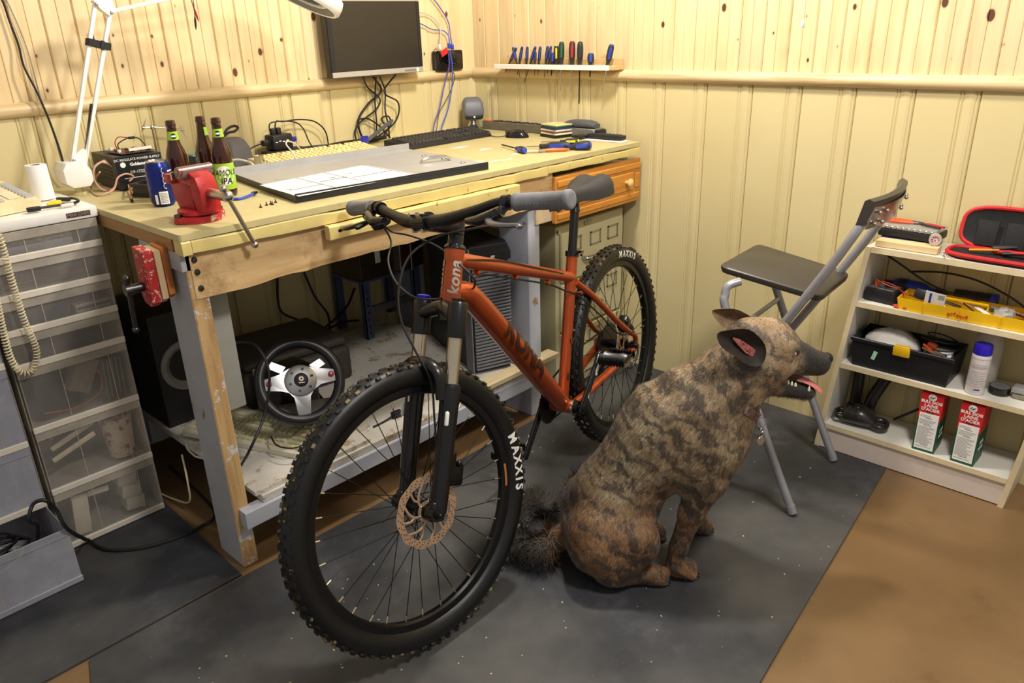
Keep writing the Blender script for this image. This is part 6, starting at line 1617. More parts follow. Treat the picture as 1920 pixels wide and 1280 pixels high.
b = MB(); b.prism([(-.064, .028), (-.034, .026), (-.030, .085), (-.004, .098), (-.002, .122), (-.020, .126), (-.052, .112), (-.066, .080)], -.027, .027, basis((0, 1, 0), (0, 0, 1), (1, 0, 0), (0, 0, 0)), .005); b.build('sliding_body', M_vred, vs, 35)
b = MB(); b.box((0, -.010, .118), (.090, .030, .024), None, .008, 3); b.cyl((-.045, -.012, .124), (.045, -.012, .124), .013, seg=16); b.build('sliding_jaw', M_viron, vs, 40)
b = MB(); b.cyl((0, -.06, .072), (0, -.135, .072), .013, seg=16); b.sphere((0, -.137, .072), .015, 14, 9); b.build('screw_head', M_steel, vs)
b = MB(); h0, h1 = V((-.012, -.143, .092)), V((.046, -.148, -.056)); b.cyl(h0, h1, .0055, seg=12); b.sphere(h0, .009, 12, 8); b.sphere(h1, .009, 12, 8); b.build('handle', M_steel, vs)

# ---- drinks can
cn = thing('drink_can', 'blue aluminium drink can standing beside the red vise', 'can', (-1.752, -.575, H0))
b = MB(); b.lathe([(.0, .003), (.022, .003), (.025, 0), (.029, .006), (.0328, .014), (.0328, .100), (.030, .110), (.0265, .118)], seg=36); b.build('body', mat('blue_can_paint', C(40, 50, 128), .25, .7, var=.08, scale=18), cn, 50)
b = MB(); b.lathe([(.0265, .118), (.0272, .1205), (.0255, .1215), (.0245, .118), (0, .1175)], seg=36); b.build('lid', M_steel, cn, 40)
b = MB(); b.prism([(.010*math.cos(a)*1.0, .016*math.sin(a)*.9) for a in [2*PI*k/14 for k in range(14)]], .1185, .1195); b.build('tab', M_steel, cn)
fc = math.atan2(CAM[1] + .575, CAM[0] + 1.752)
def patch(z0, z1, a0, a1, r_, m_, nm, par):
    b = MB(); pts = [fc + a0 + (a1 - a0)*k/10 for k in range(11)]
    b.loft([[(r_*math.cos(a), r_*math.sin(a), z0) for a in pts], [(r_*math.cos(a), r_*math.sin(a), z1) for a in pts]], False, False); return b.build(nm, m_, par)
pt = patch(.008, .042, -.25, .45, .0333, M_paper, 'barcode_panel', cn)
for k in range(7): patch(.012 + .004*k, .014 + .004*k, -.18, .38, .0335, M_inkl, 'bar_line', pt)
patch(.008, .034, -.62, -.40, .0333, M_paper, 'side_panel_print', cn)
b = MB(); pts = []
for k in range(70):
    f = k/69; a = fc + .32 + .10*math.sin(f*26)*(1 - .3*f); r_ = .0333; z = .046 + .056*f + .003*math.cos(f*26); pts.append((r_*math.cos(a), r_*math.sin(a), z))
b.tube(pts, .0007, 4); b.build('script_lettering', M_paper, cn)
patch(.092, .096, .75, 1.3, .0333, M_paper, 'white_bar', cn)

# ---- three beer bottles
M_glass = NT('amber_glass'); M_glass.base(C(70, 30, 10)); M_glass.set(Roughness=.05, IOR=1.5); M_glass.b.inputs['Transmission Weight'].default_value = .45; M_glass.b.inputs['Coat Weight'].default_value = .5; M_glass = M_glass.done()
M_lgreen = mat('lime_green_label', C(156, 196, 60), .5, var=.04)
M_blk = mat('black_label_print', C(22, 24, 20), .5, var=0)
def bottle(x, y, label, turn, body_label):
    t = thing('beer_bottle', label, 'bottle', (x, y, H0), 0, 'brown beer bottles on the bench')
    b = MB(); b.lathe([(0, .002), (.025, 0), (.0295, .004), (.0308, .012), (.0308, .118), (.0295, .130), (.0255, .146), (.0195, .162), (.0165, .178), (.0142, .200), (.0135, .214), (.0148, .216), (.0148, .221), (.0136, .223), (.0138, .229), (.0128, .231), (.0105, .231), (.0105, .215), (.0125, .18), (.0265, .128), (.0275, .012), (0, .008)], seg=30); b.build('glass', M_glass, t, 60)
    f0 = math.atan2(CAM[1] - y, CAM[0] - x) + turn
    def wrap(z0, z1, r0, r1, a0, a1, m_, nm, par, n=22):
        b = MB(); A = [f0 + a0 + (a1 - a0)*k/n for k in range(n + 1)]
        b.loft([[((r0 + (r1 - r0)*h)*math.cos(a), (r0 + (r1 - r0)*h)*math.sin(a), z0 + (z1 - z0)*h) for a in A] for h in (0, .5, 1)], False, False); return b.build(nm, m_, par)
    def wtext(s, size, z, a_c, r_, m_, par, **kw):
        me = dense(text_mesh(s, size, extrude=0, **kw), size*.2)
        for v in me.vertices:
            a = f0 + a_c + v.co.x/r_; zz_ = z + v.co.y; v.co = V((r_*math.cos(a), r_*math.sin(a), zz_))
        me.materials.clear(); me.materials.append(m_); o = bpy.data.objects.new('lettering', me); COL.objects.link(o); put(o, par)
    def disc(z, a_c, rad, r_, m_, par, slope=0):
        me = bpy.data.meshes.new('disc'); n = 24; vs_ = []; fa = []
        for q, rr_ in enumerate((rad, rad*.5)):
            for k in range(n):
                u, w_ = rr_*math.cos(2*PI*k/n), rr_*math.sin(2*PI*k/n); a = f0 + a_c + u/r_; rz_ = r_ + slope*w_; vs_.append((rz_*math.cos(a), rz_*math.sin(a), z + w_))
        vs_.append((r_*math.cos(f0 + a_c), r_*math.sin(f0 + a_c), z))
        for k in range(n): fa += [(k, (k+1) % n, n + (k+1) % n, n + k), (n + k, n + (k+1) % n, 2*n)]
        me.from_pydata(vs_, [], fa); me.materials.append(m_); o = bpy.data.objects.new('round_emblem', me); COL.objects.link(o); put(o, par)
    nl = wrap(.176, .200, .0171, .0146, -1.9, 1.9, M_lgreen, 'neck_label', t)
    disc(.187, 0, .0082, .0163, M_blk, nl, -.105); wrap(.1845, .1895, .0168, .0163, -.42, .42, M_paper, 'emblem_band', nl, 6)
    if body_label:
        bl = wrap(.022, .100, .0311, .0311, -2.2, 2.2, M_lgreen, 'body_label', t)
        disc(.064, 0, .029, .0313, M_paper, bl)
        wtext('FAMOUS', .0215, .072, .06, .0316, M_blk, bl, shear=.15, yscale=1.15); wtext('IPA', .0245, .047, .10, .0316, M_blk, bl, shear=.15, bold=.0005, yscale=1.1)
    return t
zn = H + .231
for (px, py), lab, tr_, bl in (((318, 226), 'brown beer bottle with green neck label behind the blue can', .15, False), ((374, 221), 'brown beer bottle with its label turned away between two others', 2.3, False), ((403, 221), 'brown beer bottle with green body label behind the red vise', .0, True)):
    p = pz(px, py, H + (.2125 if tr_ > 2 else .216)); bottle(p.x, p.y, lab, tr_, bl).scale = (.935, .935, .935)

# ---- DC power supply with a circuit board on top
ps = thing('power_supply', 'black bench DC power supply with white front lettering', 'power supply', (-1.745, -.262, H0), math.radians(-2))
b = MB(); b.span((0, 0, .004), (.138, .20, .100), .002); b.build('case', mat('dark_brown_case', C(52, 48, 42), .5, var=.1), ps, 20)
b = MB(); b.span((.001, -.003, .004), (.137, .0, .100)); b.build('front_panel', mat('black_front', C(24, 26, 34), .4), ps, 20)
fm = lambda x, z: basis((1, 0, 0), (0, 0, 1), (0, -1, 0), (x, -.0032, z))
texts([('DC REGULATE POWER SUPPLY', .0098, fm(.064, .090), dict()), ('Goldsource', .0125, fm(.070, .075), dict(bold=.0005)), ('DF-1732T', .012, fm(.062, .052), dict())], M_paper, ps)
b = MB(); b.lathe([(0, 0), (.008, 0), (.008, .0006), (0, .0006)], (.020, -.003, .076), (0, -1, 0), 20); b.build('round_emblem', M_paper, ps)
b = MB(); b.box((.06, -.0035, .036), (.085, .0006, .0015)); b.build('front_line', M_paper, ps)
for k in range(7):
    a = PI*(.1 + .8*k/6); b = MB(); b.box((.112 + .016*math.cos(a), -.0035, .062 + .016*math.sin(a)), (.006, .0006, .003), (0, 0, 0)); b.build('dial_mark', M_paper, ps)
b = MB(); b.lathe([(.010, 0), (.010, .012), (0, .013)], (.112, -.003, .062), (0, -1, 0), 16); b.build('dial', M_black, ps)
for s_ in range(4):
    b = MB(); b.box((.02 + .033*s_, .02, .002), (.012, .012, .004)); b.build('foot', M_rubber, ps)
for k in range(5):
    b = MB(); b.box((-.0006, .10, .03 + .012*k), (.0012, .12, .003)); b.build('vent_slot', M_blk, ps)
cb = thing('circuit_board', 'brown circuit board with small components on the power supply', 'circuit board', (-1.69, -.20, H0 + .1005), math.radians(4))
b = MB(); b.span((-.03, -.05, .004), (.075, .07, .006)); b.build('board', mat('brown_pcb', C(74, 58, 44), .5), cb, 20)
rr = random.Random(9)
for k in range(22):
    b = MB(); s_ = rr.uniform(.004, .011); b.box((rr.uniform(-.024, .07), rr.uniform(-.044, .064), .006 + s_*.5), (s_, s_*rr.uniform(.6, 1.4), s_), None, .0008)
    b.build('component', rr.choice([M_black, M_white, M_steel, M_black, mat('small_red_part', C(170, 50, 40), .4), mat('small_tan_part', C(190, 150, 90), .4)]), cb)
b = MB(); b.box((.03, -.046, .015), (.07, .006, .008)); b.build('connector_row', M_white, cb)
q0 = V((-1.69, -.20, H + .11))
cable('jumper_wire', [q0 + V(v) for v in ((-.015, .0, .0), (-.02, .0, .025), (-.005, .005, .040), (.02, .01, .036), (.03, .012, .034))], .0016, mat('red_lead', C(172, 40, 34), .45), 'short red wire arching over the circuit board', 'wire')
cable('jumper_wire', [q0 + V(v) for v in ((-.012, -.008, .0), (-.015, -.006, .02), (.01, .0, .032), (.035, .008, .034), (.055, .01, .030), (.066, .0, .012), (.066, -.005, .0))], .0018, M_wire, 'short black wire arching over the circuit board', 'wire', ends=[(M_black, q0 + V((.025, .004, .034)), q0 + V((.043, .008, .034)), (.004, .004))])

# ---- pc fan with coloured leads, beige speaker wire bundle
fn_ = thing('computer_fan', 'black square computer fan lying beside the blue can', 'fan', (-1.705, -.40, H0), math.radians(20))
b = MB(); n = 32
sq = []
for k in range(n):
    a = 2*PI*k/n + PI/4; m_ = max(abs(math.cos(a)), abs(math.sin(a))); sq.append((.042*math.cos(a)/m_, .042*math.sin(a)/m_))
ci = [(.037*math.cos(2*PI*k/n + PI/4), .037*math.sin(2*PI*k/n + PI/4)) for k in range(n)]
b.loft([[(x, y, .0) for x, y in sq], [(x, y, .008) for x, y in sq], [(x*.93, y*.93, .009) for x, y in sq], [(x*.93, y*.93, .030) for x, y in sq], [(x, y, .031) for x, y in sq], [(x, y, .038) for x, y in sq], [(x, y, .038) for x, y in ci], [(x, y, .0) for x, y in ci], [(x, y, 0) for x, y in sq]], True, False); b.build('frame', M_black, fn_, 40)
b = MB(); b.lathe([(0, .034), (.014, .034), (.016, .030), (.016, .006), (0, .006)], seg=18); b.build('hub', M_black, fn_)
for k in range(7):
    a = 2*PI*k/7; b = MB(); b.box((.025*math.cos(a), .025*math.sin(a), .02), (.020, .013, .0015), Euler((.7, 0, a)).to_matrix()); b.build('blade', M_black, fn_)
for k, (c_, lb) in enumerate(((C(210, 180, 40), 'yellow'), (C(60, 50, 120), 'violet'), (C(190, 80, 40), 'orange'))):
    m_ = mat('fan_lead_' + lb, c_, .5)
    cable('fan_lead', [pz(247 + k, 352, H + .030), pz(243 + k, 356, H + .026), pz(240 + k*1.5, 345, H + .018), pz(243 + k, 355, H + .010), pz(246 + k, 368, H + .006), pz(247, 374, H + .005)], .0012, m_, 'thin %s fan lead hanging to a small black connector' % lb, 'wire', n=4)
b = MB(); q = pz(247, 376, H + .006); b.box(q, (.005, .010, .010), (0, 0, .3), .001); tag(b.build('fan_connector', M_black), 'tiny black connector at the end of the fan leads', 'connector')
M_spk = mat('pinkish_clear_wire', C(206, 164, 138), .4, var=.05)
bx_, by_ = -1.79, -.205
for k in range(4):
    pts = []
    for j in range(9):
        f = j/8; a = 2*PI*f; pts.append((bx_ + .022 + .032*math.sin(a)*(1 + .1*k) + .006*k, by_ - .02 + .010*k, H + .045 + .043*math.cos(a) + .0*k))
    cable('speaker_wire_loop', pts, .0024, M_spk, 'pinkish speaker wire loop bundled beside the lamp base', 'wire', 'speaker wire loops beside the lamp', n=4)
cable('speaker_wire_tail', [V((bx_ + .01, by_ - .02, H + .06)), pz(172, 345, H + .02), pz(172, 358, H + .004), pz(185, 366, H + .004), (-1.775, -.288, H + .014), (-1.755, -.286, H + .045), (-1.728, -.284, H + .053), (-1.708, -.282, H + .042), (-1.722, -.280, H + .030)], .0026, M_spk, 'pinkish speaker wire tail looping in front of the power supply', 'wire', n=6)

# ---- helping hand clamp tool, small white bottle
hh = thing('clamp_stand', 'small steel helping hand clamp stand behind the bottles', 'clamp stand', (-1.545, -.09, H0), world=True)
b = MB(); b.cyl((-1.545, -.09, H0), (-1.545, -.09, H + .02), .026, seg=20); b.build('base', M_black, hh)
b = MB(); b.cyl((-1.545, -.09, H + .02), (-1.545, -.09, H + .158), .004, seg=8); b.build('post', M_steel, hh)
c0 = V((-1.545, -.09, H + .158)); p1 = pyy(268, 240, -.09); p2 = pyy(342, 243, -.09)
for p_, n_ in ((p1, 'l'), (p2, 'r')):
    b = MB(); b.cyl(c0, p_, .003, seg=8); b.sphere(p_, .006, 8, 6); b.build('arm', M_steel, hh)
    d = V((.012, -.01, .030)) if n_ == 'l' else V((.006, -.01, -.032)); b = MB(); b.tube([p_ - d*.4, p_, p_ + d], [.004, .0055, .001], 8, flat=.6); b.build('clip', M_steel, hh)
b = MB(); b.sphere(c0, .008, 10, 7); b.build('swivel', M_steel, hh)
wb = thing('glue_bottle', 'small white bottle with black cap and teal label behind the can', 'bottle', (-1.585, -.13, H0))
b = MB(); b.lathe([(0, 0), (.022, 0), (.023, .003), (.023, .060), (.018, .066), (0, .066)], seg=22); b.build('body', M_white, wb, 40)
b = MB(); b.lathe([(.0145, .066), (.0145, .086), (.013, .088), (0, .088)], seg=18); b.build('cap', M_black, wb)
b = MB(); b.lathe([(.0233, .012), (.0233, .040)], seg=22); b.build('label', mat('teal_label', C(96, 176, 168), .5), wb)
tb_ = thing('teal_box', 'small teal topped dark box behind the beer bottles', 'box', (-1.41, -.10, H0))
b = MB(); b.span((-.03, -.02, 0), (.03, .02, .05), .002); b.build('box', M_black, tb_); b = MB(); b.span((-.03, -.02, .0505), (.03, .02, .056), .001); b.build('lid', mat('teal_label', C(96, 176, 168), .5), tb_)

# ---- grey desktop speaker behind the bottles, black cable loop
M_spkgrey = mat('slate_grey_plastic', C(104, 104, 110), .45, var=.05)
sp1 = thing('desk_speaker', 'slate grey desktop speaker behind the beer bottles', 'speaker', (-1.285, -.11, H0), math.radians(15))
b = MB(); rings = []
for z, hw, d0, d1 in ((0, .045, -.045, .03), (.02, .047, -.046, .032), (.06, .044, -.040, .032), (.085, .038, -.026, .03), (.095, .03, -.01, .024)):
    rings.append([(x, y, z) for x, y in rounded([(-hw, d0), (hw, d0), (hw, d1), (-hw, d1)], .014, 4)])
b.loft(rings); b.build('shell', M_spkgrey, sp1, 60)
b = MB(); b.lathe([(0, 0), (.007, 0), (.007, .004), (0, .005)], (.022, -.0455, .014), (0, -1, 0), 14); b.build('knob', M_black, sp1)
cable('cable_loop', [pyy(418, 258, -.10), pyy(425, 243, -.10), pyy(438, 236, -.10), pyy(446, 239, -.10), pyy(440, 246, -.10), pyy(425, 251, -.10), pyy(408, 275, -.11), (-1.33, -.13, H + .03), (-1.34, -.15, H + .006)], .0045, M_wire, 'stiff black cable loop standing above the desk speaker', 'cable')

# ---- black hub with plugs on the cable pile
hb2 = thing('switch_box', 'black switch box with plugs on the pile of cables', 'switch box', (-1.09, -.085, H + .030), math.radians(6))
b = MB(); b.box((0, 0, .028), (.088, .055, .056), (0, 0, 0), .007, 2); b.build('case', M_black, hb2, 40)
for x in (-.012, .012):
    b = MB(); b.box((x - .01, .0, .066), (.018, .018, .024), None, .003, 2); b.build('power_plug', M_black, hb2)
b = MB(); b.box((.056, .0, .03), (.03, .03, .018), None, .003, 2); b.build('video_plug', mat('vga_blue', C(44, 42, 140), .4), hb2)
b = MB(); b.box((-.058, .0, .03), (.03, .024, .02), None, .004, 2); b.build('side_plug', M_black, hb2)
b = MB(); 
for k in range(4): b.box((-.03 + .016*k, -.028, .03 + .003*(k % 2)), (.010, .0008, .003))
o = b.build('white_marks', M_paper, hb2); o['kind'] = 'stuff'
b = MB(); b.box((-1.07, -.09, H + .0145), (.17, .075, .028), (0, 0, .05), .006, 2); tag(b.build('dark_power_block', M_rubber), 'flat dark power block under the switch box', 'power block')
cb_ = V((-1.10, -.085, H + .10))
cable('power_lead', [cb_ + V((.0, 0, .0)), cb_ + V((.01, .0, .03)), pyy(530, 228, -.06), pyy(560, 224, -.05), pyy(590, 228, -.05), pyy(610, 246, -.05), pyy(617, 275, -.06), (-.86, -.09, H + .006)], .0028, M_wire, 'black lead arching from the switch box along the wall', 'cable')
cable('power_lead', [cb_ + V((-.022, 0, .0)), cb_ + V((-.01, 0, .028)), (-1.02, -.085, H + .122), (-.985, -.09, H + .095), (-.972, -.10, H + .045), (-.965, -.13, H + .005)], .0026, M_wire, 'shorter black lead looping beside the switch box', 'cable')
cable('power_lead', [(-1.15, -.085, H + .06), pyy(476, 275, -.09), pyy(466, 285, -.10), (-1.22, -.13, H + .006), (-1.24, -.17, H + .005)], .0025, M_wire, 'black lead dropping from the side of the switch box', 'cable')
rr = random.Random(31)
for k in range(5):
    y = -.045 - .014*k; pts = [(-1.02 + .06*j, y + rr.uniform(-.012, .012), H + .006 + .009*(k // 2)) for j in range(8)]
    cable('bench_cable', pts, .0042, M_wire, 'black cable in the bundle lying along the back of the bench', 'cable', 'black cables along the bench back', n=3)
# small steel cup
cu_ = thing('steel_cup', 'small brushed steel cup behind the beige keyboard', 'cup', (-1.285, -.275, H0))
b = MB(); b.lathe([(0, .001), (.014, 0), (.0165, .004), (.0165, .046), (.0178, .048), (.0168, .048), (.0155, .045), (.0155, .003), (0, .003)], seg=24); b.build('cup', M_steel, cu_, 40)
jk = thing('audio_plug', 'blue ended plug with white cable by the steel cup', 'plug', pz(462, 326, H + .006), world=True)
p0, p1 = pz(455, 324, H + .008), pz(472, 330, H + .008); b = MB(); b.tube([p0, p0.lerp(p1, .5), p1], [.0065, .007, .004], 10); b.build('grip', mat('navy_plug', C(34, 40, 100), .4), jk)
b = MB(); p2 = pz(486, 322, H + .01); b.tube([p1, p2], [.004, .003], 8); b.build('tip', M_white, jk)
cable('white_cable', [(-1.36, -.374, H + .006), (-1.357, -.362, H + .035), pyy(465, 303, -.30), pyy(445, 299, -.26), pyy(430, 304, -.24), (-1.36, -.25, H + .01)], .0032, mat('white_wire', C(214, 212, 206), .45), 'white cable arching beside the desk speaker', 'cable')
cable('white_cable', [(-1.20, -.378, H + .008), (-1.205, -.366, H + .05), (-1.195, -.31, H + .076), (-1.15, -.25, H + .078), (-1.09, -.20, H + .055), (-1.04, -.168, H + .008)], .0026, mat('white_wire', C(214, 212, 206), .45), 'white cable arching over the beige keyboard', 'cable')

# ---- keyboards and mouse
def keyboard(name, label, loc, rz, L, W, m_body, m_key, hgt=.022, cat='keyboard', hb_=.030):
    t = thing(name, label, cat, loc, rz)
    b = MB(); b.prism([(-W/2, 0), (W/2, 0), (W/2, hb_), (W/2 - .02, hb_ + .002), (-W/2 + .01, hgt*.7), (-W/2, hgt*.6)], -L/2, L/2, basis((0, 1, 0), (0, 0, 1), (1, 0, 0), (0, 0, 0)), .003); b.build('body', m_body, t, 30)
    b = MB(); rk = random.Random(2)
    y0 = -W/2 + .022; pitch = .019
    sl = math.atan2(hb_ + .002 - hgt*.7, W - .03)
    for r in range(6):
        y = y0 + pitch*r + (.008 if r == 5 else 0); z = hgt*.7 + (y + W/2 - .01)*math.tan(sl) + .004
        x = -L/2 + .018
        blocks = [15*pitch, 3*pitch, 4*pitch]; xo = x
        for bi, bw in enumerate(blocks):
            n = round(bw/pitch)
            if L < .44 and bi == 2: continue
            for k in range(n):
                if bi == 0 and r == 0 and 4 <= k <= 9:
                    if k == 4: b.box((xo + pitch*(k + 2.5), y, z), (pitch*6 - .003, .0155, .009), (sl, 0, 0), 0, taper=.9)
                    continue
                if bi == 1 and r == 2: continue
                b.box((xo + pitch*(k + .5), y, z), (.0165, .0155, .009), (sl, 0, 0), 0, taper=.8)
            xo += bw + .010
    o = b.build('keys', m_key, t, 25); o['kind'] = 'stuff'
    return t
keyboard('beige_keyboard', 'yellowed beige computer keyboard behind the metal panel', (-1.05, -.275, H0), math.radians(-1), .47, .155, M_beige, mat('yellowed_keycap', C(232, 212, 152), .5, var=.08))
keyboard('black_keyboard', 'black computer keyboard at the back right of the bench', (-.475, -.285, H0), math.radians(1.5), .455, .16, mat('keyboard_black', C(44, 42, 42), .45, var=.1), mat('black_keycap', C(58, 56, 56), .5, var=.12), .018, hb_=.026)
ms = thing('computer_mouse', 'black computer mouse beside the black keyboard', 'mouse', (-.212, -.475, H0), math.radians(-70))
b = MB(); rings = []
for k in range(11):
    u = -1 + 2*k/10; x = u*.052; hw = .031*math.sqrt(max(.02, 1 - abs(u)**3)); hh_ = .034*math.sqrt(max(.03, 1 - (abs(u + .15)/1.15)**2.2))
    rings.append([(x, hw*math.cos(a), max(0, hh_*math.sin(a)**.8 if math.sin(a) > 0 else 0)) for a in [PI*q/12 for q in range(13)]])
b.loft(rings, True, True); b.build('shell', M_blackgloss, ms, 60)
b = MB(); b.cyl((.028, -.003, .023), (.028, .003, .023), .006, seg=10); b.build('wheel', M_rubber, ms)
cable('mouse_lead', [(-.255, -.455, H + .01), (-.275, -.42, H + .005), (-.24, -.34, H + .004), (-.16, -.26, H + .004), (-.12, -.16, H + .004)], .0018, M_wire, 'thin black mouse lead running to the corner', 'cable')

# ---- computer side panel lying on the bench with a printed label sheet
M_galv = mat('galvanised_sheet', C(176, 176, 174), .42, .3, var=.06, scale=20)
M_pnlblk = mat('black_panel_paint', C(38, 40, 46), .4, .1, var=.08)
pn = thing('computer_side_panel', 'galvanised computer side panel with black edge and printed label', 'panel', (-1.15, -.65, H0), world=True)
A, B_, C3, D3 = V((-1.517, -.862, 0)), V((-.842, -.930, 0)), V((-.772, -.445, 0)), V((-1.437, -.385, 0))
b = MB(); b.prism([(q.x, q.y) for q in (A, B_, C3, D3)], H0 + .018, H0 + .0195); b.build('sheet', M_galv, pn, 20)
def lip(p, q, z0, z1, m_, nm, th=.004):
    d = (q - p).normalized(); n_ = V((-d.y, d.x, 0)); b = MB(); b.prism([(v.x, v.y) for v in (p, q, q + n_*th, p + n_*th)], z0, z1); return b.build(nm, m_, pn, 20)
lip(A, B_, H0, H0 + .024, M_pnlblk, 'front_edge'); lip(D3, A, H0, H0 + .0185, M_pnlblk, 'left_edge'); lip(C3, D3, H0, H0 + .040, M_galv, 'back_flange'); lip(B_, C3, H0, H0 + .018, M_galv, 'right_edge')
lc = [pz(px, py, H0 + .020) for px, py in ((487, 347), (560, 368), (783, 327), (683, 309))]
b = MB(); b.prism([(q.x, q.y) for q in lc], H0 + .0196, H0 + .0200); ls = b.build('label_sheet', M_paper, pn, 20)
def on_label(u, v): return (lc[0]*(1-u) + lc[3]*u)*(1-v) + (lc[1]*(1-u) + lc[2]*u)*v
b = MB()
for u0, v0, u1, v1 in ((.32, 0, .36, 1), (.58, 0, .62, 1), (.98, 0, 1.0, 1), (.36, .45, .60, .47), (0.05, .6, .33, .62), (.62, .55, .98, .57)):
    q = [on_label(*w_) for w_ in ((u0, v0), (u1 if u1 - u0 > .06 else u0 + .008, v0), (u1 if u1 - u0 > .06 else u0 + .008, v1), (u0, v1))]
    b.prism([(p.x, p.y) for p in q], H0 + .0201, H0 + .0203)
o = b.build('dividing_lines', M_ink, ls); o['kind'] = 'stuff'
b = MB(); rr = random.Random(17)
for k in range(110):
    u, v = rr.uniform(.02, .94), rr.uniform(.05, .95); du, dv = rr.uniform(.01, .07), rr.uniform(.01, .03)
    q = [on_label(*w_) for w_ in ((u, v), (u + du, v), (u + du, v + dv), (u, v + dv))]; b.prism([(p.x, p.y) for p in q], H0 + .0201, H0 + .0202)
o = b.build('small_print', mat('pale_grey_print', C(196, 196, 200), .6, var=0), ls); o['kind'] = 'stuff'
q = pz(818, 302, H0 + .022); b = MB(); b.tube(smooth_path([q + V((-.05, .02, 0)), q + V((-.03, .012, .012)), q + V((.03, -.005, .012)), q + V((.05, -.015, 0))], 4), .006, 8); b.build('latch', M_steel, pn)
for px, py in ((795, 292), (832, 298), (868, 305)):
    q = pz(px, py, H0 + .021); b = MB(); b.box(q, (.016, .010, .006), None, .001); b.build('clip', M_steel, pn)
for k, (px, py) in enumerate(((489, 389), (500, 385), (508, 383), (511, 384), (517, 380))):
    q = pz(px, py, H); s_ = thing('case_screw', 'tiny dark case screw standing on the bench front', 'screw', (q.x, q.y, H0), 0, 'loose case screws on the bench')
    b = MB(); b.cyl((0, 0, 0), (0, 0, .0022), .0042, seg=8); b.build('head', M_blk, s_); b = MB(); b.cyl((0, 0, .0022), (0, 0, .009), .0015, seg=6); b.build('shank', M_dsteel, s_)
cable('blue_data_cable', [pz(428, 372, H + .004), pz(445, 373, H + .004), pz(458, 370, H + .005), pz(470, 365, H + .007), pz(477, 362, H + .008)], .0038, mat('sata_blue', C(44, 84, 196), .4), 'flat blue data cable beside the front beer bottle', 'cable', ends=[(M_black, pz(474, 363, H + .008), pz(480, 360, H + .008), (.006, .004))])

# ---- loose screwdrivers and brush on the bench
M_sdb = mat('screwdriver_black', C(44, 44, 48), .5, var=.08); M_sdblue = mat('screwdriver_blue', C(48, 72, 184), .4, var=.05)
def driver(name, label, tip, end, hl, r, stripe, shaft_m=M_steel, group=None, sr=.0028, stub=False):
    """screwdriver from blade tip to handle end, handle length hl"""
    tip, end = V(tip), V(end); d = (end - tip).normalized(); L = (end - tip).length
    t = thing(name, label, 'screwdriver', tip if tip.z < end.z else end, group=group, world=True)
    hs = end - d*hl
    b = MB(); b.lathe([(0, 0), (r*.55, 0), (r*.62, hl*.04), (r*.55, hl*.14), (r*.62, hl*.24), (r*.95, hl*.40), (r, hl*.70), (r*.92, hl*.9), (r*.7, hl*.985), (0, hl)], hs, d, 14); h = b.build('handle', M_sdb, t, 60)
    x, y, _ = frame_of(d); vd = (V(CAM) - hs); vd = (vd - d*vd.dot(d)).normalized(); sd_ = d.cross(vd)
    b = MB()
    for s_ in (-.5, 0, .5):
        pass
    c = hs + d*hl*.62 + vd*r*.97; b.box(c, (r*.7, hl*.5, .0022), M((sd_, d, vd)).transposed(), .001); b.build('grip_stripe', stripe, h)
    b = MB(); b.lathe([(r*.72, 0), (r*.72, hl*.05), (r*.4, hl*.07), (0, hl*.07)], end - d*hl*.045, d, 12); b.build('end_cap', stripe, h)
    if (hs - tip).length > .004:
        b = MB(); b.tube([hs, tip + d*.008, tip], [sr, sr, sr*.5], 8); b.build('shaft', shaft_m, t)
    return t
def bz(px, py, r): return pz(px, py, H + r)
driver('screwdriver', 'stubby blue and black screwdriver lying near the bench mouse', bz(940, 271, .008), bz(984, 282, .0135), .075, .013, M_sdblue, M_blk)
driver('screwdriver', 'long blue and black screwdriver with steel shaft on the bench', bz(986, 275, .008), bz(1067, 273, .0165), .115, .016, M_sdblue)
driver('screwdriver', 'fat blue handled screwdriver touching the bench paper', bz(1062, 277, .008), bz(1108, 272, .0185), .085, .018, M_sdblue)
driver('screwdriver', 'yellow striped screwdriver behind the blue ones on the bench', bz(1014, 266, .006), bz(1085, 265, .012), .075, .012, mat('screwdriver_yellow', C(214, 206, 40), .4))
pbr = thing('paint_brush', 'small paint brush with an orange brown wooden handle on the bench', 'brush', bz(988, 284, .006), world=True)
p0, p1, p2, p3 = bz(987, 284, .006), bz(1010, 283, .007), bz(1022, 282, .007), bz(1068, 280, .007)
b = MB(); b.tube([p0, p1], [.006, .0075], 10, flat=.5); b.build('bristles', mat('pale_bristle', C(200, 190, 172), .7), pbr)
b = MB(); b.tube([p1, p2], [.0078, .0065], 10, flat=.7); b.build('ferrule', M_steel, pbr)
b = MB(); b.tube([p2, p2.lerp(p3, .3), p2.lerp(p3, .75), p3], [.006, .0085, .007, .003], 10); b.build('handle', mat('orange_brown_lacquer', C(190, 104, 44), .3), pbr)
# paint drips on the bench top
for px, py, s_ in ((862, 276, .03), (908, 280, .022), (975, 287, .026), (895, 303, .02), (950, 299, .018), (925, 302, .016)):
    q = pz(px, py, H0); b = MB(); rr = random.Random(px); ol = [(q.x + s_*(1 + rr.uniform(-.4, .4))*math.cos(a)*1.5, q.y + s_*.5*(1 + rr.uniform(-.4, .4))*math.sin(a)) for a in [2*PI*k/14 for k in range(14)]]
    b.prism(ol, H + .0002, H + .0008); o = b.build('paint_stain', mat('white_paint_drip', C(232, 228, 220), .5), bench)

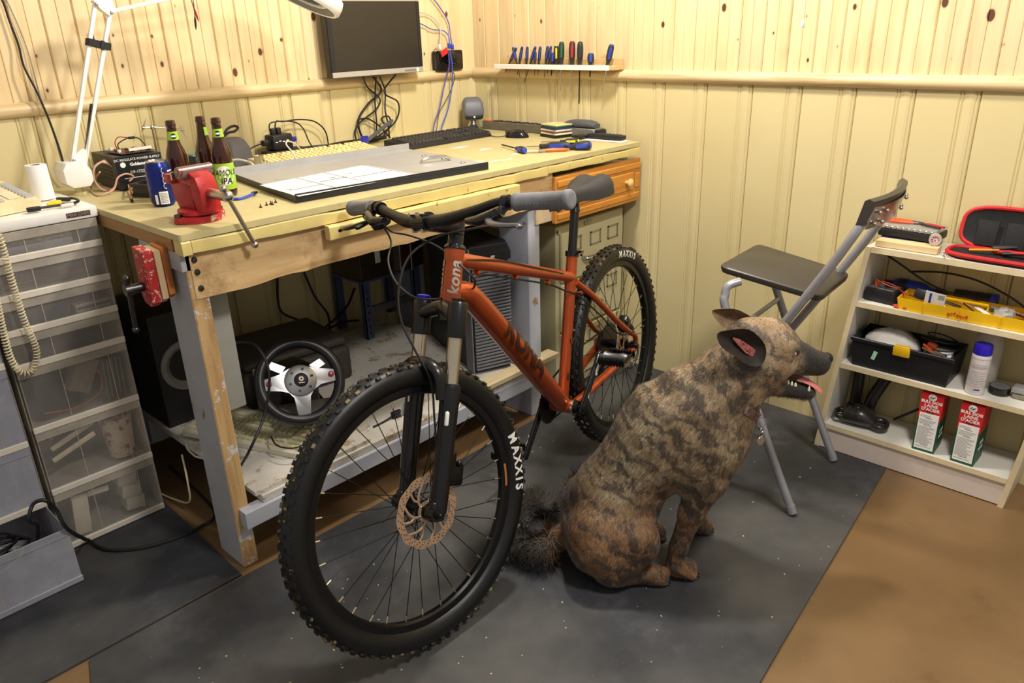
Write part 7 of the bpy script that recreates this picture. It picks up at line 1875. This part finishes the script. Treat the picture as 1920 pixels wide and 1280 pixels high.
# ---- right back corner: speaker, power strip, stack of disk cases, glasses case, remote, papers
sp2 = thing('desk_speaker', 'slate grey desktop speaker on a round foot in the corner', 'speaker', (-.105, -.105, H0), math.radians(-35))
b = MB(); b.lathe([(0, 0), (.045, 0), (.046, .005), (.03, .014), (.018, .03), (.016, .05), (0, .05)], seg=26); b.build('foot', M_steel, sp2, 50)
b = MB(); rings = []
for z, hw, d0, d1 in ((.042, .034, -.030, .034), (.055, .044, -.040, .040), (.085, .047, -.040, .042), (.115, .044, -.032, .040), (.132, .036, -.020, .034), (.138, .026, -.010, .026)):
    rings.append([(x, y, z) for x, y in rounded([(-hw, d0), (hw, d0), (hw, d1), (-hw, d1)], .014, 4)])
b.loft(rings); b.build('shell', M_spkgrey, sp2, 60)
b = MB(); b.box((.0, -.036, .056), (.08, .012, .02), None, .005, 2); b.build('lower_band', M_black, sp2)
b = MB(); b.sphere((.0, -.044, .056), .004, 8, 6); b.build('indicator', mat('amber_light', C(240, 200, 150), .4, emit=((1, .7, .4, 1), 1.0)), sp2)
pst = thing('power_strip', 'grey metal power strip along the right wall on the bench', 'power strip', (-.062, -.33, H0))
b = MB(); b.span((-.022, -.20, 0), (.022, .19, .036), .003); b.build('housing', mat('hammered_grey', C(112, 106, 92), .4, .3), pst, 30)
for k in range(6):
    b = MB(); b.span((-.016, -.17 + .052*k, .0362), (.016, -.135 + .052*k, .039), .001); b.build('outlet', M_black, pst)
b = MB(); b.span((-.008, .155, .0362), (.008, .178, .044), .002); b.build('switch', mat('orange_switch', C(240, 70, 30), .3, emit=((1, .2, .05, 1), .6)), pst)
rr = random.Random(6); z = H0
for k, (m_, hgt, lb) in enumerate(((M_black, .012, 'black slim case at the bottom of the stacked cases'), (mat('case_cream', C(224, 214, 190), .5), .006, 'cream slim case second from the bottom of the stack'), (mat('case_brown', C(120, 78, 52), .5), .006, 'brown edged slim case in the middle of the stack'), (mat('case_pale', C(206, 200, 184), .5), .007, 'pale slim case below the blue one in the stack'), (mat('case_bluegrey', C(44, 52, 86), .4), .009, 'dark blue slim case near the stack top'), (mat('case_green', C(54, 104, 60), .4), .004, 'green edged slim case under the pale stack top'), (mat('case_top', C(216, 206, 150), .4), .005, 'pale yellow slim case on top of the stack'))):
    b = MB(); b.box((-.115 + rr.uniform(-.003, .003), -.605 + rr.uniform(-.004, .004), z + hgt/2 + .0003), (.085, .105, hgt), (0, 0, -.25 + rr.uniform(-.06, .06)), .0008)
    tag(b.build('slim_case', m_, None, 20), lb, 'case', 'stacked slim cases'); z += hgt + .0006
gb = thing('grey_box', 'flat grey metal box under the glasses case', 'box', (-.052, -.705, H0), 0)
b = MB(); b.span((-.034, -.075, 0), (.034, .07, .036), .003); b.build('body', mat('flat_grey_metal', C(128, 126, 118), .4, .4), gb); b = MB(); b.span((-.03, -.092, .004), (.03, -.0755, .034), .006, 2); b.build('end_cap', M_black, gb)
gc = thing('glasses_case', 'dark grey hard glasses case on the flat grey box', 'case', (-.052, -.690, H0 + .0365), math.radians(2))
b = MB(); rings = []
for k in range(9):
    u = -1 + 2*k/8; hw = .030*(1 - .25*abs(u)**4); hh_ = .030*(1 - .45*abs(u)**4)
    rings.append([(hw*math.copysign(abs(math.cos(a))**.6, math.cos(a)), u*.078, hh_*.5 + hh_*.5*math.copysign(abs(math.sin(a))**.6, math.sin(a))) for a in [2*PI*q/16 for q in range(16)]])
b.loft(rings); b.build('shell', mat('case_charcoal', C(84, 84, 88), .5), gc, 60)
pap = thing('paper_sheet', 'lilac white paper sheets at the bench corner', 'paper', (-.098, -.83, H0)); b = MB(); b.box((0, 0, .0006), (.07, .22, .001), (0, 0, .05)); b.build('sheet', mat('lilac_paper', C(226, 218, 232), .6), pap); b = MB(); b.box((.006, .004, .0018), (.07, .20, .001), (0, 0, -.06)); b.build('sheet', M_paper, pap)
rm = thing('remote_control', 'black keypad remote lying on the lilac paper', 'remote', (-.085, -.84, H0 + .003), math.radians(3))
b = MB(); b.box((0, 0, .009), (.046, .165, .017), None, .006, 2); b.build('body', M_black, rm, 40)
b = MB()
for r in range(8):
    for c in range(3): b.box((-.013 + .013*c, -.06 + .017*r, .0185), (.008, .009, .003))
o = b.build('buttons', mat('remote_button', C(66, 66, 70), .5), rm); o['kind'] = 'stuff'
mp_ = thing('mobile_phone', 'small black phone beside the glasses case', 'phone', (-.118, -.735, H0 + .0035), math.radians(-10)); b = MB(); b.box((0, 0, .006), (.045, .06, .011), None, .003, 2); b.build('body', M_blackgloss, mp_)

# ================================================================== on the walls
mo = thing('wall_monitor', 'wide flat computer monitor with silver bezel mounted on the pine wall', 'monitor', (-.59, -.10, 1.23), world=True)
X0, X1, Z0, Z1, YM = -.835, -.382, 1.230, 1.516, -.10
b = MB(); b.span((X0, YM, Z0), (X1, YM + .035, Z1), .003); b.build('case', M_black, mo, 20)
b = MB(); b.span((X0 + .15, YM + .0355, 1.30), (X1 - .15, -.028, 1.44), .004); b.build('wall_bracket', M_black, mo, 20)
b = MB(); b.span((X0 + .018, YM - .003, Z0 + .020), (X1 - .016, YM - .0005, Z1 - .016)); b.build('screen', mat('dark_screen', C(44, 40, 34), .28, var=.04), mo, 20)
M_silver = mat('silver_bezel', C(190, 186, 180), .35, .4, var=.03)
for a, c in (((X0, Z0), (X1, Z0 + .020)), ((X0, Z1 - .016), (X1, Z1))):
    b = MB(); b.span((a[0], YM - .006, a[1]), (c[0], YM - .0005, c[1]), .002); b.build('silver_bezel', M_silver, mo, 20)
for a, c in (((X0, Z0 + .0205), (X0 + .018, Z1 - .0165)), ((X1 - .016, Z0 + .0205), (X1, Z1 - .0165))):
    b = MB(); b.span((a[0], YM - .005, a[1]), (c[0], YM - .0005, c[1]), .001); b.build('black_bezel', M_black, mo, 20)
b = MB(); b.span((X1 - .035, YM - .008, Z0 + .003), (X1 - .028, YM - .0062, Z0 + .016)); b.build('power_light', mat('amber_led', C(255, 190, 80), .4, emit=((1, .6, .2, 1), 3)), mo)
b = MB(); b.span((X1 - .10, YM - .0075, Z0 + .006), (X1 - .04, YM - .0062, Z0 + .012)); b.build('button_row', M_grey, mo)
def ww(px, py, y=-.03): return pyy(px, py, y)
mc = [[(680, 143), (690, 165), (712, 185), (705, 205), (670, 235), (668, 262), (685, 280)], [(705, 145), (703, 190), (706, 230), (706, 272)], [(712, 144), (722, 170), (722, 205), (728, 235), (731, 270)], [(742, 140), (722, 165), (724, 178), (745, 190), (748, 210), (738, 232), (710, 255), (690, 270)], [(700, 145), (715, 170), (690, 195), (672, 225), (678, 255), (690, 272)], [(670, 225), (688, 222), (710, 235), (724, 250), (732, 262)], [(720, 232), (715, 222), (728, 218), (733, 232), (725, 245), (715, 262)]]
for k, pts in enumerate(mc):
    P_ = [ww(px, py, -.085 if py < 150 else -.03 - .006*(k % 4)) for px, py in pts]
    for q in P_: q.z = max(q.z, H + .0045)
    cable('monitor_cable', P_, .0034 if k != 4 else .0045, M_wire, 'black monitor cable hanging down the yellow wall to the bench', 'cable', 'black cables under the monitor', n=6)
cable('video_cable', [(-.800, -.172, H + .011), pyy(690, 262, -.14), pyy(715, 242, -.11), pyy(735, 226, -.08)], .0075, mat('grey_thick_cable', C(84, 84, 92), .5), 'thick grey video cable with a blue plug under the monitor', 'cable', ends=[(mat('vga_blue', C(44, 42, 140), .4), (-.750, -.150, H + .040), (-.772, -.178, H + .016), (.016, .008))])
rt = thing('network_router', 'black network box with plugged cables on the pine wall', 'router', (-.17, -.03, 1.22), world=True)
b = MB(); b.prism(rounded([(-.252, 1.222), (-.094, 1.222), (-.094, 1.305), (-.252, 1.305)], .012), -.03, -.001, basis((1, 0, 0), (0, 0, 1), (0, -1, 0), (0, -.045, 0))); b.build('case', M_blackgloss, rt, 30)
b = MB(); b.box((-.165, -.052, 1.272), (.07, .045, .05), (0, .2, 0), .01, 2); b.build('power_adapter', M_blackgloss, rt)
b = MB(); q = ww(833, 98, -.075); b.box(q, (.040, .002, .024), (0, -.45, 0)); b.build('red_tag', mat('red_tag', C(196, 40, 40), .5), rt)
for px, py, c_ in ((824, 88, M_white), (842, 86, M_sdblue), (848, 88, M_sdblue)):
    b = MB(); q = ww(px, py, -.05); b.box(q, (.012, .012, .022), None, .002); b.build('network_plug', c_, rt)
M_lan = mat('blue_network_cable', C(72, 98, 190), .45, var=.05); M_lang = mat('grey_network_cable', C(192, 190, 176), .45); M_lanp = mat('violet_blue_cable', C(86, 84, 168), .45)
cable('network_cable', [ww(805, -10), ww(822, 10), ww(840, 40), ww(845, 70, -.04), ww(848, 86, -.05)], .0026, M_lanp, 'violet blue network cable dropping into the black wall box', 'cable')
cable('network_cable', [ww(770, 38, -.06), ww(792, 46), ww(810, 55), ww(832, 58), ww(842, 70, -.04), ww(843, 84, -.05)], .0024, M_lan, 'blue network cable coming from behind the monitor', 'cable')
cable('network_cable', [ww(775, 22, -.06), ww(795, 25), ww(812, 33), ww(825, 50), ww(826, 70, -.04), ww(825, 84, -.05)], .0024, M_lang, 'pale grey network cable coming from behind the monitor', 'cable')
cable('network_cable', [ww(841, 100, -.075), ww(842, 125, -.07), ww(833, 160, -.05), ww(825, 200, -.05), ww(815, 230, -.05), ww(812, 250, -.06)], .0028, M_lanp, 'violet blue network cable hanging from the wall box to the bench', 'cable')
cable('network_cable', [ww(843, 95, -.075), ww(848, 125, -.07), ww(847, 165, -.05), ww(840, 205, -.05), ww(830, 232, -.05), ww(826, 248, -.06)], .0028, M_lan, 'bright blue network cable hanging from the wall box to the bench', 'cable')
cable('adapter_lead', [ww(818, 90, -.05), ww(812, 100), ww(815, 130, -.045), ww(850, 136, -.04), ww(849, 160, -.03), ww(835, 190, -.03), ww(824, 210, -.03), ww(820, 235, -.04), ww(818, 246, -.05)], .0014, M_wire, 'thin black adapter lead below the wall box', 'cable')

# ---- screwdriver rack on the right wall
rk = thing('screwdriver_rack', 'white edged wooden rack of screwdrivers on the right wall', 'rack', (-.04, -.55, 1.205), world=True)
M_rkw = wood('rack_pine', C(206, 176, 122), C(180, 142, 90), 'y', 1.3, 0, .6, .05)
b = MB(); b.span((-.024, -.875, 1.228), (-.0395, -.235, 1.268), .001); b.build('back_board', M_rkw, rk, 20)
b = MB(); b.span((-.040, -.868, 1.2275), (-.084, -.24, 1.243), .001); b.build('shelf', M_rkw, rk, 20)
b = MB(); b.span((-.0845, -.850, 1.2265), (-.091, -.235, 1.246), .001); b.build('white_edge', M_lidw, rk, 20)
def rp(px, py, x=-.062): return pxx(px, py, x)
SG = mat('screwdriver_green', C(40, 96, 62), .4); SR = mat('screwdriver_red', C(186, 34, 40), .4); SY = mat('screwdriver_yellow', C(214, 206, 40), .4)
RK = [((968, 90), (953, 123), (947, 136), .0068, M_sdblue, 'thin', 'thin precision screwdriver leaning outward at the rack corner end', M_blk), ((962, 89), (970, 123), (973, 146), .0068, M_sdblue, 'thin', 'thin precision screwdriver crossing the leaning one', M_dsteel), ((979, 88), (973, 123), (972, 142), .0068, M_sdblue, 'thin', 'thin precision screwdriver beside the crossed pair', M_dsteel), ((989, 88), (987, 123), (986, 142), .0068, M_sdblue, 'thin', 'upright thin precision screwdriver in the rack', M_dsteel), ((1004, 88), (993, 123), (999, 158), .0068, M_sdblue, 'thin', 'tilted thin precision screwdriver with a long blade', M_dsteel), ((1004, 97), (1003, 123), (1005, 142), .0058, M_sdblue, 'thin', 'short thin precision screwdriver between two tilted ones', M_dsteel), ((1013, 88), (1010, 123), (1009, 142), .0068, M_sdblue, 'thin', 'thin precision screwdriver before the close pair', M_dsteel), ((1027, 87), (1023, 123), (1021, 146), .0068, M_sdblue, 'thin', 'first thin precision screwdriver of the close pair', M_dsteel), ((1033, 87), (1028, 123), (1029, 140), .0060, M_sdblue, 'thin', 'second thin precision screwdriver of the close pair', M_dsteel), ((1037, 99), (1035, 124), (1034, 142), .0115, M_sdblue, 'stub', 'stubby blue striped screwdriver before the yellow one', M_blk), ((1043, 85), (1043, 124), (1038, 158), .0105, SY, 'mid', 'yellow striped black screwdriver in the rack', M_steel), ((1053, 79), (1052, 125), (1050, 171), .0125, SG, 'big', 'green capped large black screwdriver in the rack', M_steel), ((1073, 78), (1072, 125), (1069, 173), .0135, SR, 'big', 'red striped large black screwdriver in the rack', M_steel), ((1088, 79), (1087, 125), (1084, 195), .0130, M_sdb, 'big', 'all black large screwdriver with a long black blade', M_blk), ((1108, 100), (1107, 125), (1104, 145), .0135, M_sdblue, 'stub', 'stubby blue striped screwdriver alone in the rack', M_blk), ((1147, 84), (1138, 126), (1130, 171), .0125, M_sdblue, 'big', 'blue striped screwdriver leaning alone at the rack end', M_steel)]
for (tx, ty), (mx, my), (bx_, by_), r_, st, kd, lb, sm in RK:
    e, m0, t0 = rp(tx, ty), rp(mx, my), rp(bx_, by_); d = (e - m0).normalized(); hl = (e - m0).length
    tip = m0 - d*max(.012, (m0 - t0).length)
    driver('screwdriver', lb, tip, e, hl, r_, st, sm, 'screwdrivers in the wall rack', .0028 if r_ > .009 else .0016)
# ---- light pull with a pale handle, hanging from the ceiling near the right wall
lpull = thing('light_pull', 'white light pull cord with a small handle before the right wall', 'pull cord', (-.12, -1.615, 1.36), world=True)
q = pxx(1505, 46, -.12); b = MB(); b.cyl(q + V((0, 0, .012)), V((q.x, q.y, 2.4)), .0014, seg=6); b.build('cord', M_white, lpull)
b = MB(); b.lathe([(0, 0), (.0055, .001), (.0065, .006), (.004, .020), (.0015, .024)], q - V((0, 0, .010)), (0, 0, 1), 12); b.build('handle', mat('pale_blue_grey', C(182, 194, 200), .4), lpull)

# ================================================================== under the bench
ZS = .2265; ZB = .2125
b = MB(); b.box((-1.768, -.815, .610), (.066, .014, .37), (0, .0, 0), .004, 2); b.build('grey_panel', mat('pale_grey_panel', C(168, 168, 160), .5, var=.04), bench, 30)  # loose grey plastic panel by the leg, joined to the bench
# keyboard lying on the shelf
p0, p1 = V((-1.80, -.47, 0)), V((-1.63, -.905, 0)); d = (p1 - p0).normalized(); c = (p0 + p1)/2 + V((-d.y, d.x, 0))*.0825
kbu = keyboard('shelf_keyboard', 'cream computer keyboard lying on the lower bench shelf', (c.x, c.y, ZS + .001), math.atan2(d.y, d.x), .46, .165, mat('cream_keyboard_body', C(206, 200, 178), .5, var=.05), mat('cream_keycap', C(206, 198, 160), .5, var=.08), .026, hb_=.034)
# steering wheel controller on its own box
wc = pyy(563, 714, -.80); vd = (V(CAM) - wc).normalized(); wn = (vd + V((.10, -.25, .30))).normalized()
sw = thing('steering_wheel', 'black game steering wheel with silver spokes on the lower shelf', 'steering wheel', (wc.x, wc.y, ZB), world=True)
ux = V((0, 0, 1)).cross(wn).normalized(); uy = wn.cross(ux); rl = math.radians(-7); ux, uy = ux*math.cos(rl) + uy*math.sin(rl), uy*math.cos(rl) - ux*math.sin(rl)
WM = basis(ux, uy, wn, wc)
M_whl = mat('black_wheel_leather', C(32, 32, 34), .35, var=.1, bump=.1, bscale=300); M_spk2 = mat('brushed_alloy', C(180, 180, 182), .35, .8, var=.05)
b = MB(); b.torus(wc, wn, .118, .0165, 56, 12); b.build('rim', M_whl, sw, 60)
def wprism(pts, z0, z1, m_, nm, par=None, bev=.002):
    b = MB(); b.prism(pts, z0, z1, WM, bev); return b.build(nm, m_, par or sw, 35)
sp_ = wprism([(-.108, .014), (-.06, .022), (-.034, .040), (0, .046), (.034, .040), (.06, .030), (.108, .026), (.110, -.012), (.06, -.014), (.034, -.030), (.022, -.050), (.020, -.104), (-.020, -.106), (-.022, -.050), (-.036, -.032), (-.06, -.024), (-.110, -.022)], .002, .008, M_spk2, 'spoke_plate')
b = MB(); b.lathe([(.048, .008), (.047, .014), (.040, .018), (0, .020)], wc, wn, 30); hub_ = b.build('hub_plate', M_spk2, sw, 50)
b = MB(); b.lathe([(.021, .017), (.021, .022), (.018, .024), (0, .024)], wc, wn, 24); b.build('hub_button', M_black, sw)
b = MB(); b.T = WM; b.lathe([(.003, .0245), (.0075, .0245), (.0075, .0248), (.003, .0248)], (0, .003, 0), (0, 0, 1), 16, close=True); b.box((0, -.009, .0247), (.018, .003, .0006)); b.build('hub_emblem', M_headlet, hub_)
for k in range(6):
    a = 2*PI*k/6 + .3; b = MB(); b.T = WM; b.lathe([(.0042, .016), (.0042, .020), (0, .020)], (.034*math.cos(a), .034*math.sin(a), 0), (0, 0, 1), 10); b.build('hub_bolt', M_black, sw)
for x, y in ((-.092, -.002), (.092, .010)):
    b = MB(); b.T = WM; b.lathe([(.009, .007), (.009, .010), (.007, .010)], (x, y, 0), (0, 0, 1), 16); b.build('button_ring', M_black, sw); b = MB(); b.T = WM; b.lathe([(.0072, .008), (.0065, .013), (0, .014)], (x, y, 0), (0, 0, 1), 16); b.build('red_button', mat('red_button', C(206, 40, 32), .25), sw)
for s_ in (-1, 1):
    b = MB(); b.T = WM; b.prism([(s_*.035, .05), (s_*.085, .075), (s_*.095, .055), (s_*.05, .03)], -.022, -.018); b.build('paddle', M_spk2, sw)
b = MB(); b.cyl(wc, wc - wn*.10, .04, .05, seg=20); b.build('column', M_black, sw)
bc_ = wc - wn*.12; b = MB(); b.span((bc_.x - .07, bc_.y - .02, ZB + .06), (bc_.x + .08, bc_.y + .11, ZB + .21), .02, 3); b.build('motor_housing', M_black, sw, 40)
b = MB(); b.box((wc.x + .02, wc.y + .02, .304), (.17, .08, .045), (0, .1, -.3), .004, 2); b.build('mount_foot', mat('grey_mount', C(126, 122, 118), .5), sw)
b = MB(); b.box((wc.x + .085, wc.y + .15, ZS + .030), (.12, .06, .058), (0, 0, -.3), .004, 2); b.build('clamp_base', M_black, sw)
cable('wheel_cable', [pyy(432, 645, -.72), pyy(455, 641, -.74), pyy(480, 648, -.80), pyy(500, 680, -.84), pyy(505, 720, -.86), pyy(495, 780, -.87), pyy(470, 840, -.89), pz(452, 872, ZS + .004)], .0042, M_wire, 'black cable arching in front of the game steering wheel', 'cable')
cable('short_cable', [pz(508, 818, .278), pz(520, 835, .276), pz(548, 840, .276), pz(575, 830, .274), pz(585, 812, .268)], .0025, M_wire, 'thin black cable lying across the cream keyboard', 'cable')
# flat dark printer behind, beige boxes
fx = thing('flat_printer', 'low dark printer with rounded lid at the back of the shelf', 'printer', (-1.345, -.33, ZB), math.radians(-6))
b = MB(); b.span((-.20, -.16, 0), (.20, .16, .13), .02, 3); b.build('body', mat('dusty_dark_plastic', C(58, 52, 46), .6, var=.12), fx, 40)
b = MB(); b.span((-.19, -.15, .1305), (.19, .15, .165), .015, 3); b.build('lid', mat('dusty_dark_plastic', C(58, 52, 46), .6, var=.12), fx, 40)
bgx = thing('beige_box', 'beige plastic drive box beside the steering wheel', 'box', (-1.505, -.538, ZS + .0005), math.radians(-4))
b = MB(); b.span((-.045, -.035, 0), (.05, .035, .15), .004, 2); b.build('case', mat('beige_grey_case', C(176, 168, 150), .55), bgx); b = MB(); b.span((-.03, -.0365, .10), (.035, -.0352, .125)); b.build('slot', M_ink, bgx)
# subwoofer on the left
sbw = thing('subwoofer', 'black wooden subwoofer with grey cone on the lower shelf', 'speaker', (-1.68, -.20, ZB), 0)
b = MB(); b.span((-.115, -.17, 0), (.10, .14, .385), .006, 2); b.build('cabinet', mat('black_ash_veneer', C(30, 28, 28), .55, var=.15), sbw, 30)
b = MB(); b.lathe([(.085, 0), (.085, .006), (.070, .010), (.05, -.006), (.022, -.012), (.020, -.004), (0, .002)], (-.02, -.1705, .20), (0, -1, 0), 30); b.build('cone', mat('grey_cone', C(128, 124, 122), .4), sbw, 50)
# pc tower with slatted front
tw = thing('computer_tower', 'black computer tower with slatted front beside the right bench leg', 'computer', (-.858, -.835, ZB + .001), math.radians(-20))
b = MB(); b.span((.0, .012, 0), (.155, .42, .475), .004); b.build('case', mat('tower_dark', C(38, 38, 42), .5, var=.1), tw, 30)
b = MB(); b.span((-.006, -.002, 0), (-.0005, .06, .47), .001); b.build('side_bezel', mat('tower_grey', C(120, 122, 130), .45), tw, 30)
b = MB(); b.prism([(-.012, .42), (-.012, .45), (.03, .480), (.06, .480), (.06, .42)], 0, .155, basis((0, 1, 0), (0, 0, 1), (1, 0, 0), (0, 0, 0)), .003); b.build('top_bezel', M_black, tw, 30)
b = MB(); b.box((.082, -.0135, .436), (.016, .001, .014), (.5, 0, 0)); b.build('badge', M_paper, tw)
b0 = MB(); b0.box((.0775, .0, 0), (.147, .024, .0055), (.25, 0, 0)); mes = b0.mesh('slat', mat('slat_grey', C(134, 136, 142), .4, .2, var=.05), 20)
for k in range(31):
    o = bpy.data.objects.new('slat', mes); COL.objects.link(o); o.parent = tw; o.location = (0, 0, .02 + .0128*k)
# steel chassis on a blue stand
rkb = thing('blue_stand', 'small blue perforated steel stand under the open chassis', 'stand', (-.76, -.16, ZB), world=True)
M_bl = mat('blue_grey_steel', C(74, 84, 112), .5, .1, var=.1)
for x, y in ((-.905, -.25), (-.64, -.25), (-.905, -.06), (-.64, -.06)):
    b = MB(); b.span((x, y, ZB), (x + .035, y + .004, ZB + .24)); b.span((x, y, ZB), (x + .004, y + .025, ZB + .24)); b.build('upright', M_bl, rkb, 20)
for k in range(7):
    b = MB(); b.cyl((-.887, -.2512, ZB + .025 + .03*k), (-.887, -.2502, ZB + .025 + .03*k), .005, seg=8); b.build('upright_hole', M_blk, rkb)
b = MB(); b.span((-.905, -.25, ZB + .2405), (-.605, -.032, ZB + .250)); b.build('shelf_plate', M_bl, rkb, 20)
b = MB(); b.span((-.87, -.24, ZB + .10), (-.64, -.225, ZB + .13)); b.build('crossbar', mat('dull_steel', C(120, 120, 122), .4, .6), rkb, 20)
chs = thing('open_chassis', 'open steel computer chassis with yellow sticker under the bench', 'computer', (-.74, -.06, ZB + .2515), 0)
M_chr = mat('brownish_zinc', C(92, 82, 66), .3, .7, var=.15)
b = MB(); b.span((-.165, -.19, .0), (.06, .02, .33), .002); b.build('steel_box', M_chr, chs, 20)
b = MB(); b.span((-.055, -.1915, .20), (.0, -.1902, .27)); b.build('yellow_sticker', mat('yellow_sticker', C(226, 196, 40), .5), chs)
b = MB(); b.span((-.09, -.1915, .06), (-.065, -.1902, .14)); b.build('white_sticker', M_paper, chs)
b = MB(); b.span((.035, -.205, .005), (.075, -.1905, .31), .001); b.build('red_panel', mat('dark_maroon', C(70, 22, 24), .4), chs, 20)
for x in (.025, .082):
    b = MB(); b.span((x - .005, -.212, -.005), (x + .005, -.1905, .32), .001); b.build('chrome_strip', M_steel, chs, 20)
b = MB(); b.sphere((-.155, -.192, .27), .004, 8, 6); b.build('green_light', mat('green_led', C(40, 255, 60), .4, emit=((.1, 1, .15, 1), 4)), chs)
for k in range(8):
    b = MB(); b.span((.10, -.20, .02 + .034*k), (.15, -.195, .034 + .034*k)); b.build('drive_bay', M_black, chs, 20)
b = MB(); b.span((.092, -.194, .0), (.16, .02, .31), .002); b.build('drive_cage', M_dsteel, chs, 20)
# cables behind and a plug on the shelf
M_floorcable = M_wire
for k, pts in enumerate(([(520, 520, -.04), (525, 580, -.05), (560, 600, -.10), (600, 618, -.16)], [(570, 510, -.04), (590, 555, -.06), (615, 590, -.10), (618, 625, -.18)], [(665, 540, -.05), (650, 575, -.08), (620, 605, -.14), (590, 628, -.18)], [(672, 600, -.08), (640, 605, -.12), (600, 625, -.18)])):
    cable('back_cable', [pyy(px, py, y) for px, py, y in pts], .005, M_wire, 'thick black cable hanging behind the bench shelf', 'cable', 'cables hanging behind the bench')
cable('plug_lead', [pz(700, 800, ZB + .004), pz(720, 790, ZB + .004), pz(738, 778, ZB + .010)], .003, M_wire, 'black mains lead with a two pin plug on the lower shelf', 'cable', ends=[(M_black, pz(735, 779, ZB + .012), pz(752, 772, ZB + .012), (.010, .010)), (M_steel, pz(752, 772, ZB + .012), pz(762, 769, ZB + .012), (.001, .006))])
cable('grey_cable', [pz(352, 822, .27), pz(350, 838, .255), pz(362, 852, .245), pz(375, 858, .24), (-1.79, -.74, ZS + .004)], .003, mat('clear_grey_wire', C(150, 140, 122), .4), 'grey keyboard cable curling behind the front bench leg', 'cable')
cable('cream_wire', [(-1.83, -.52, .19), (-1.845, -.56, .12), (-1.85, -.55, .04), (-1.86, -.45, .012), (-1.875, -.38, .012)], .003, mat('cream_cord', C(218, 204, 168), .45), 'cream wire hanging below the lower shelf', 'wire')
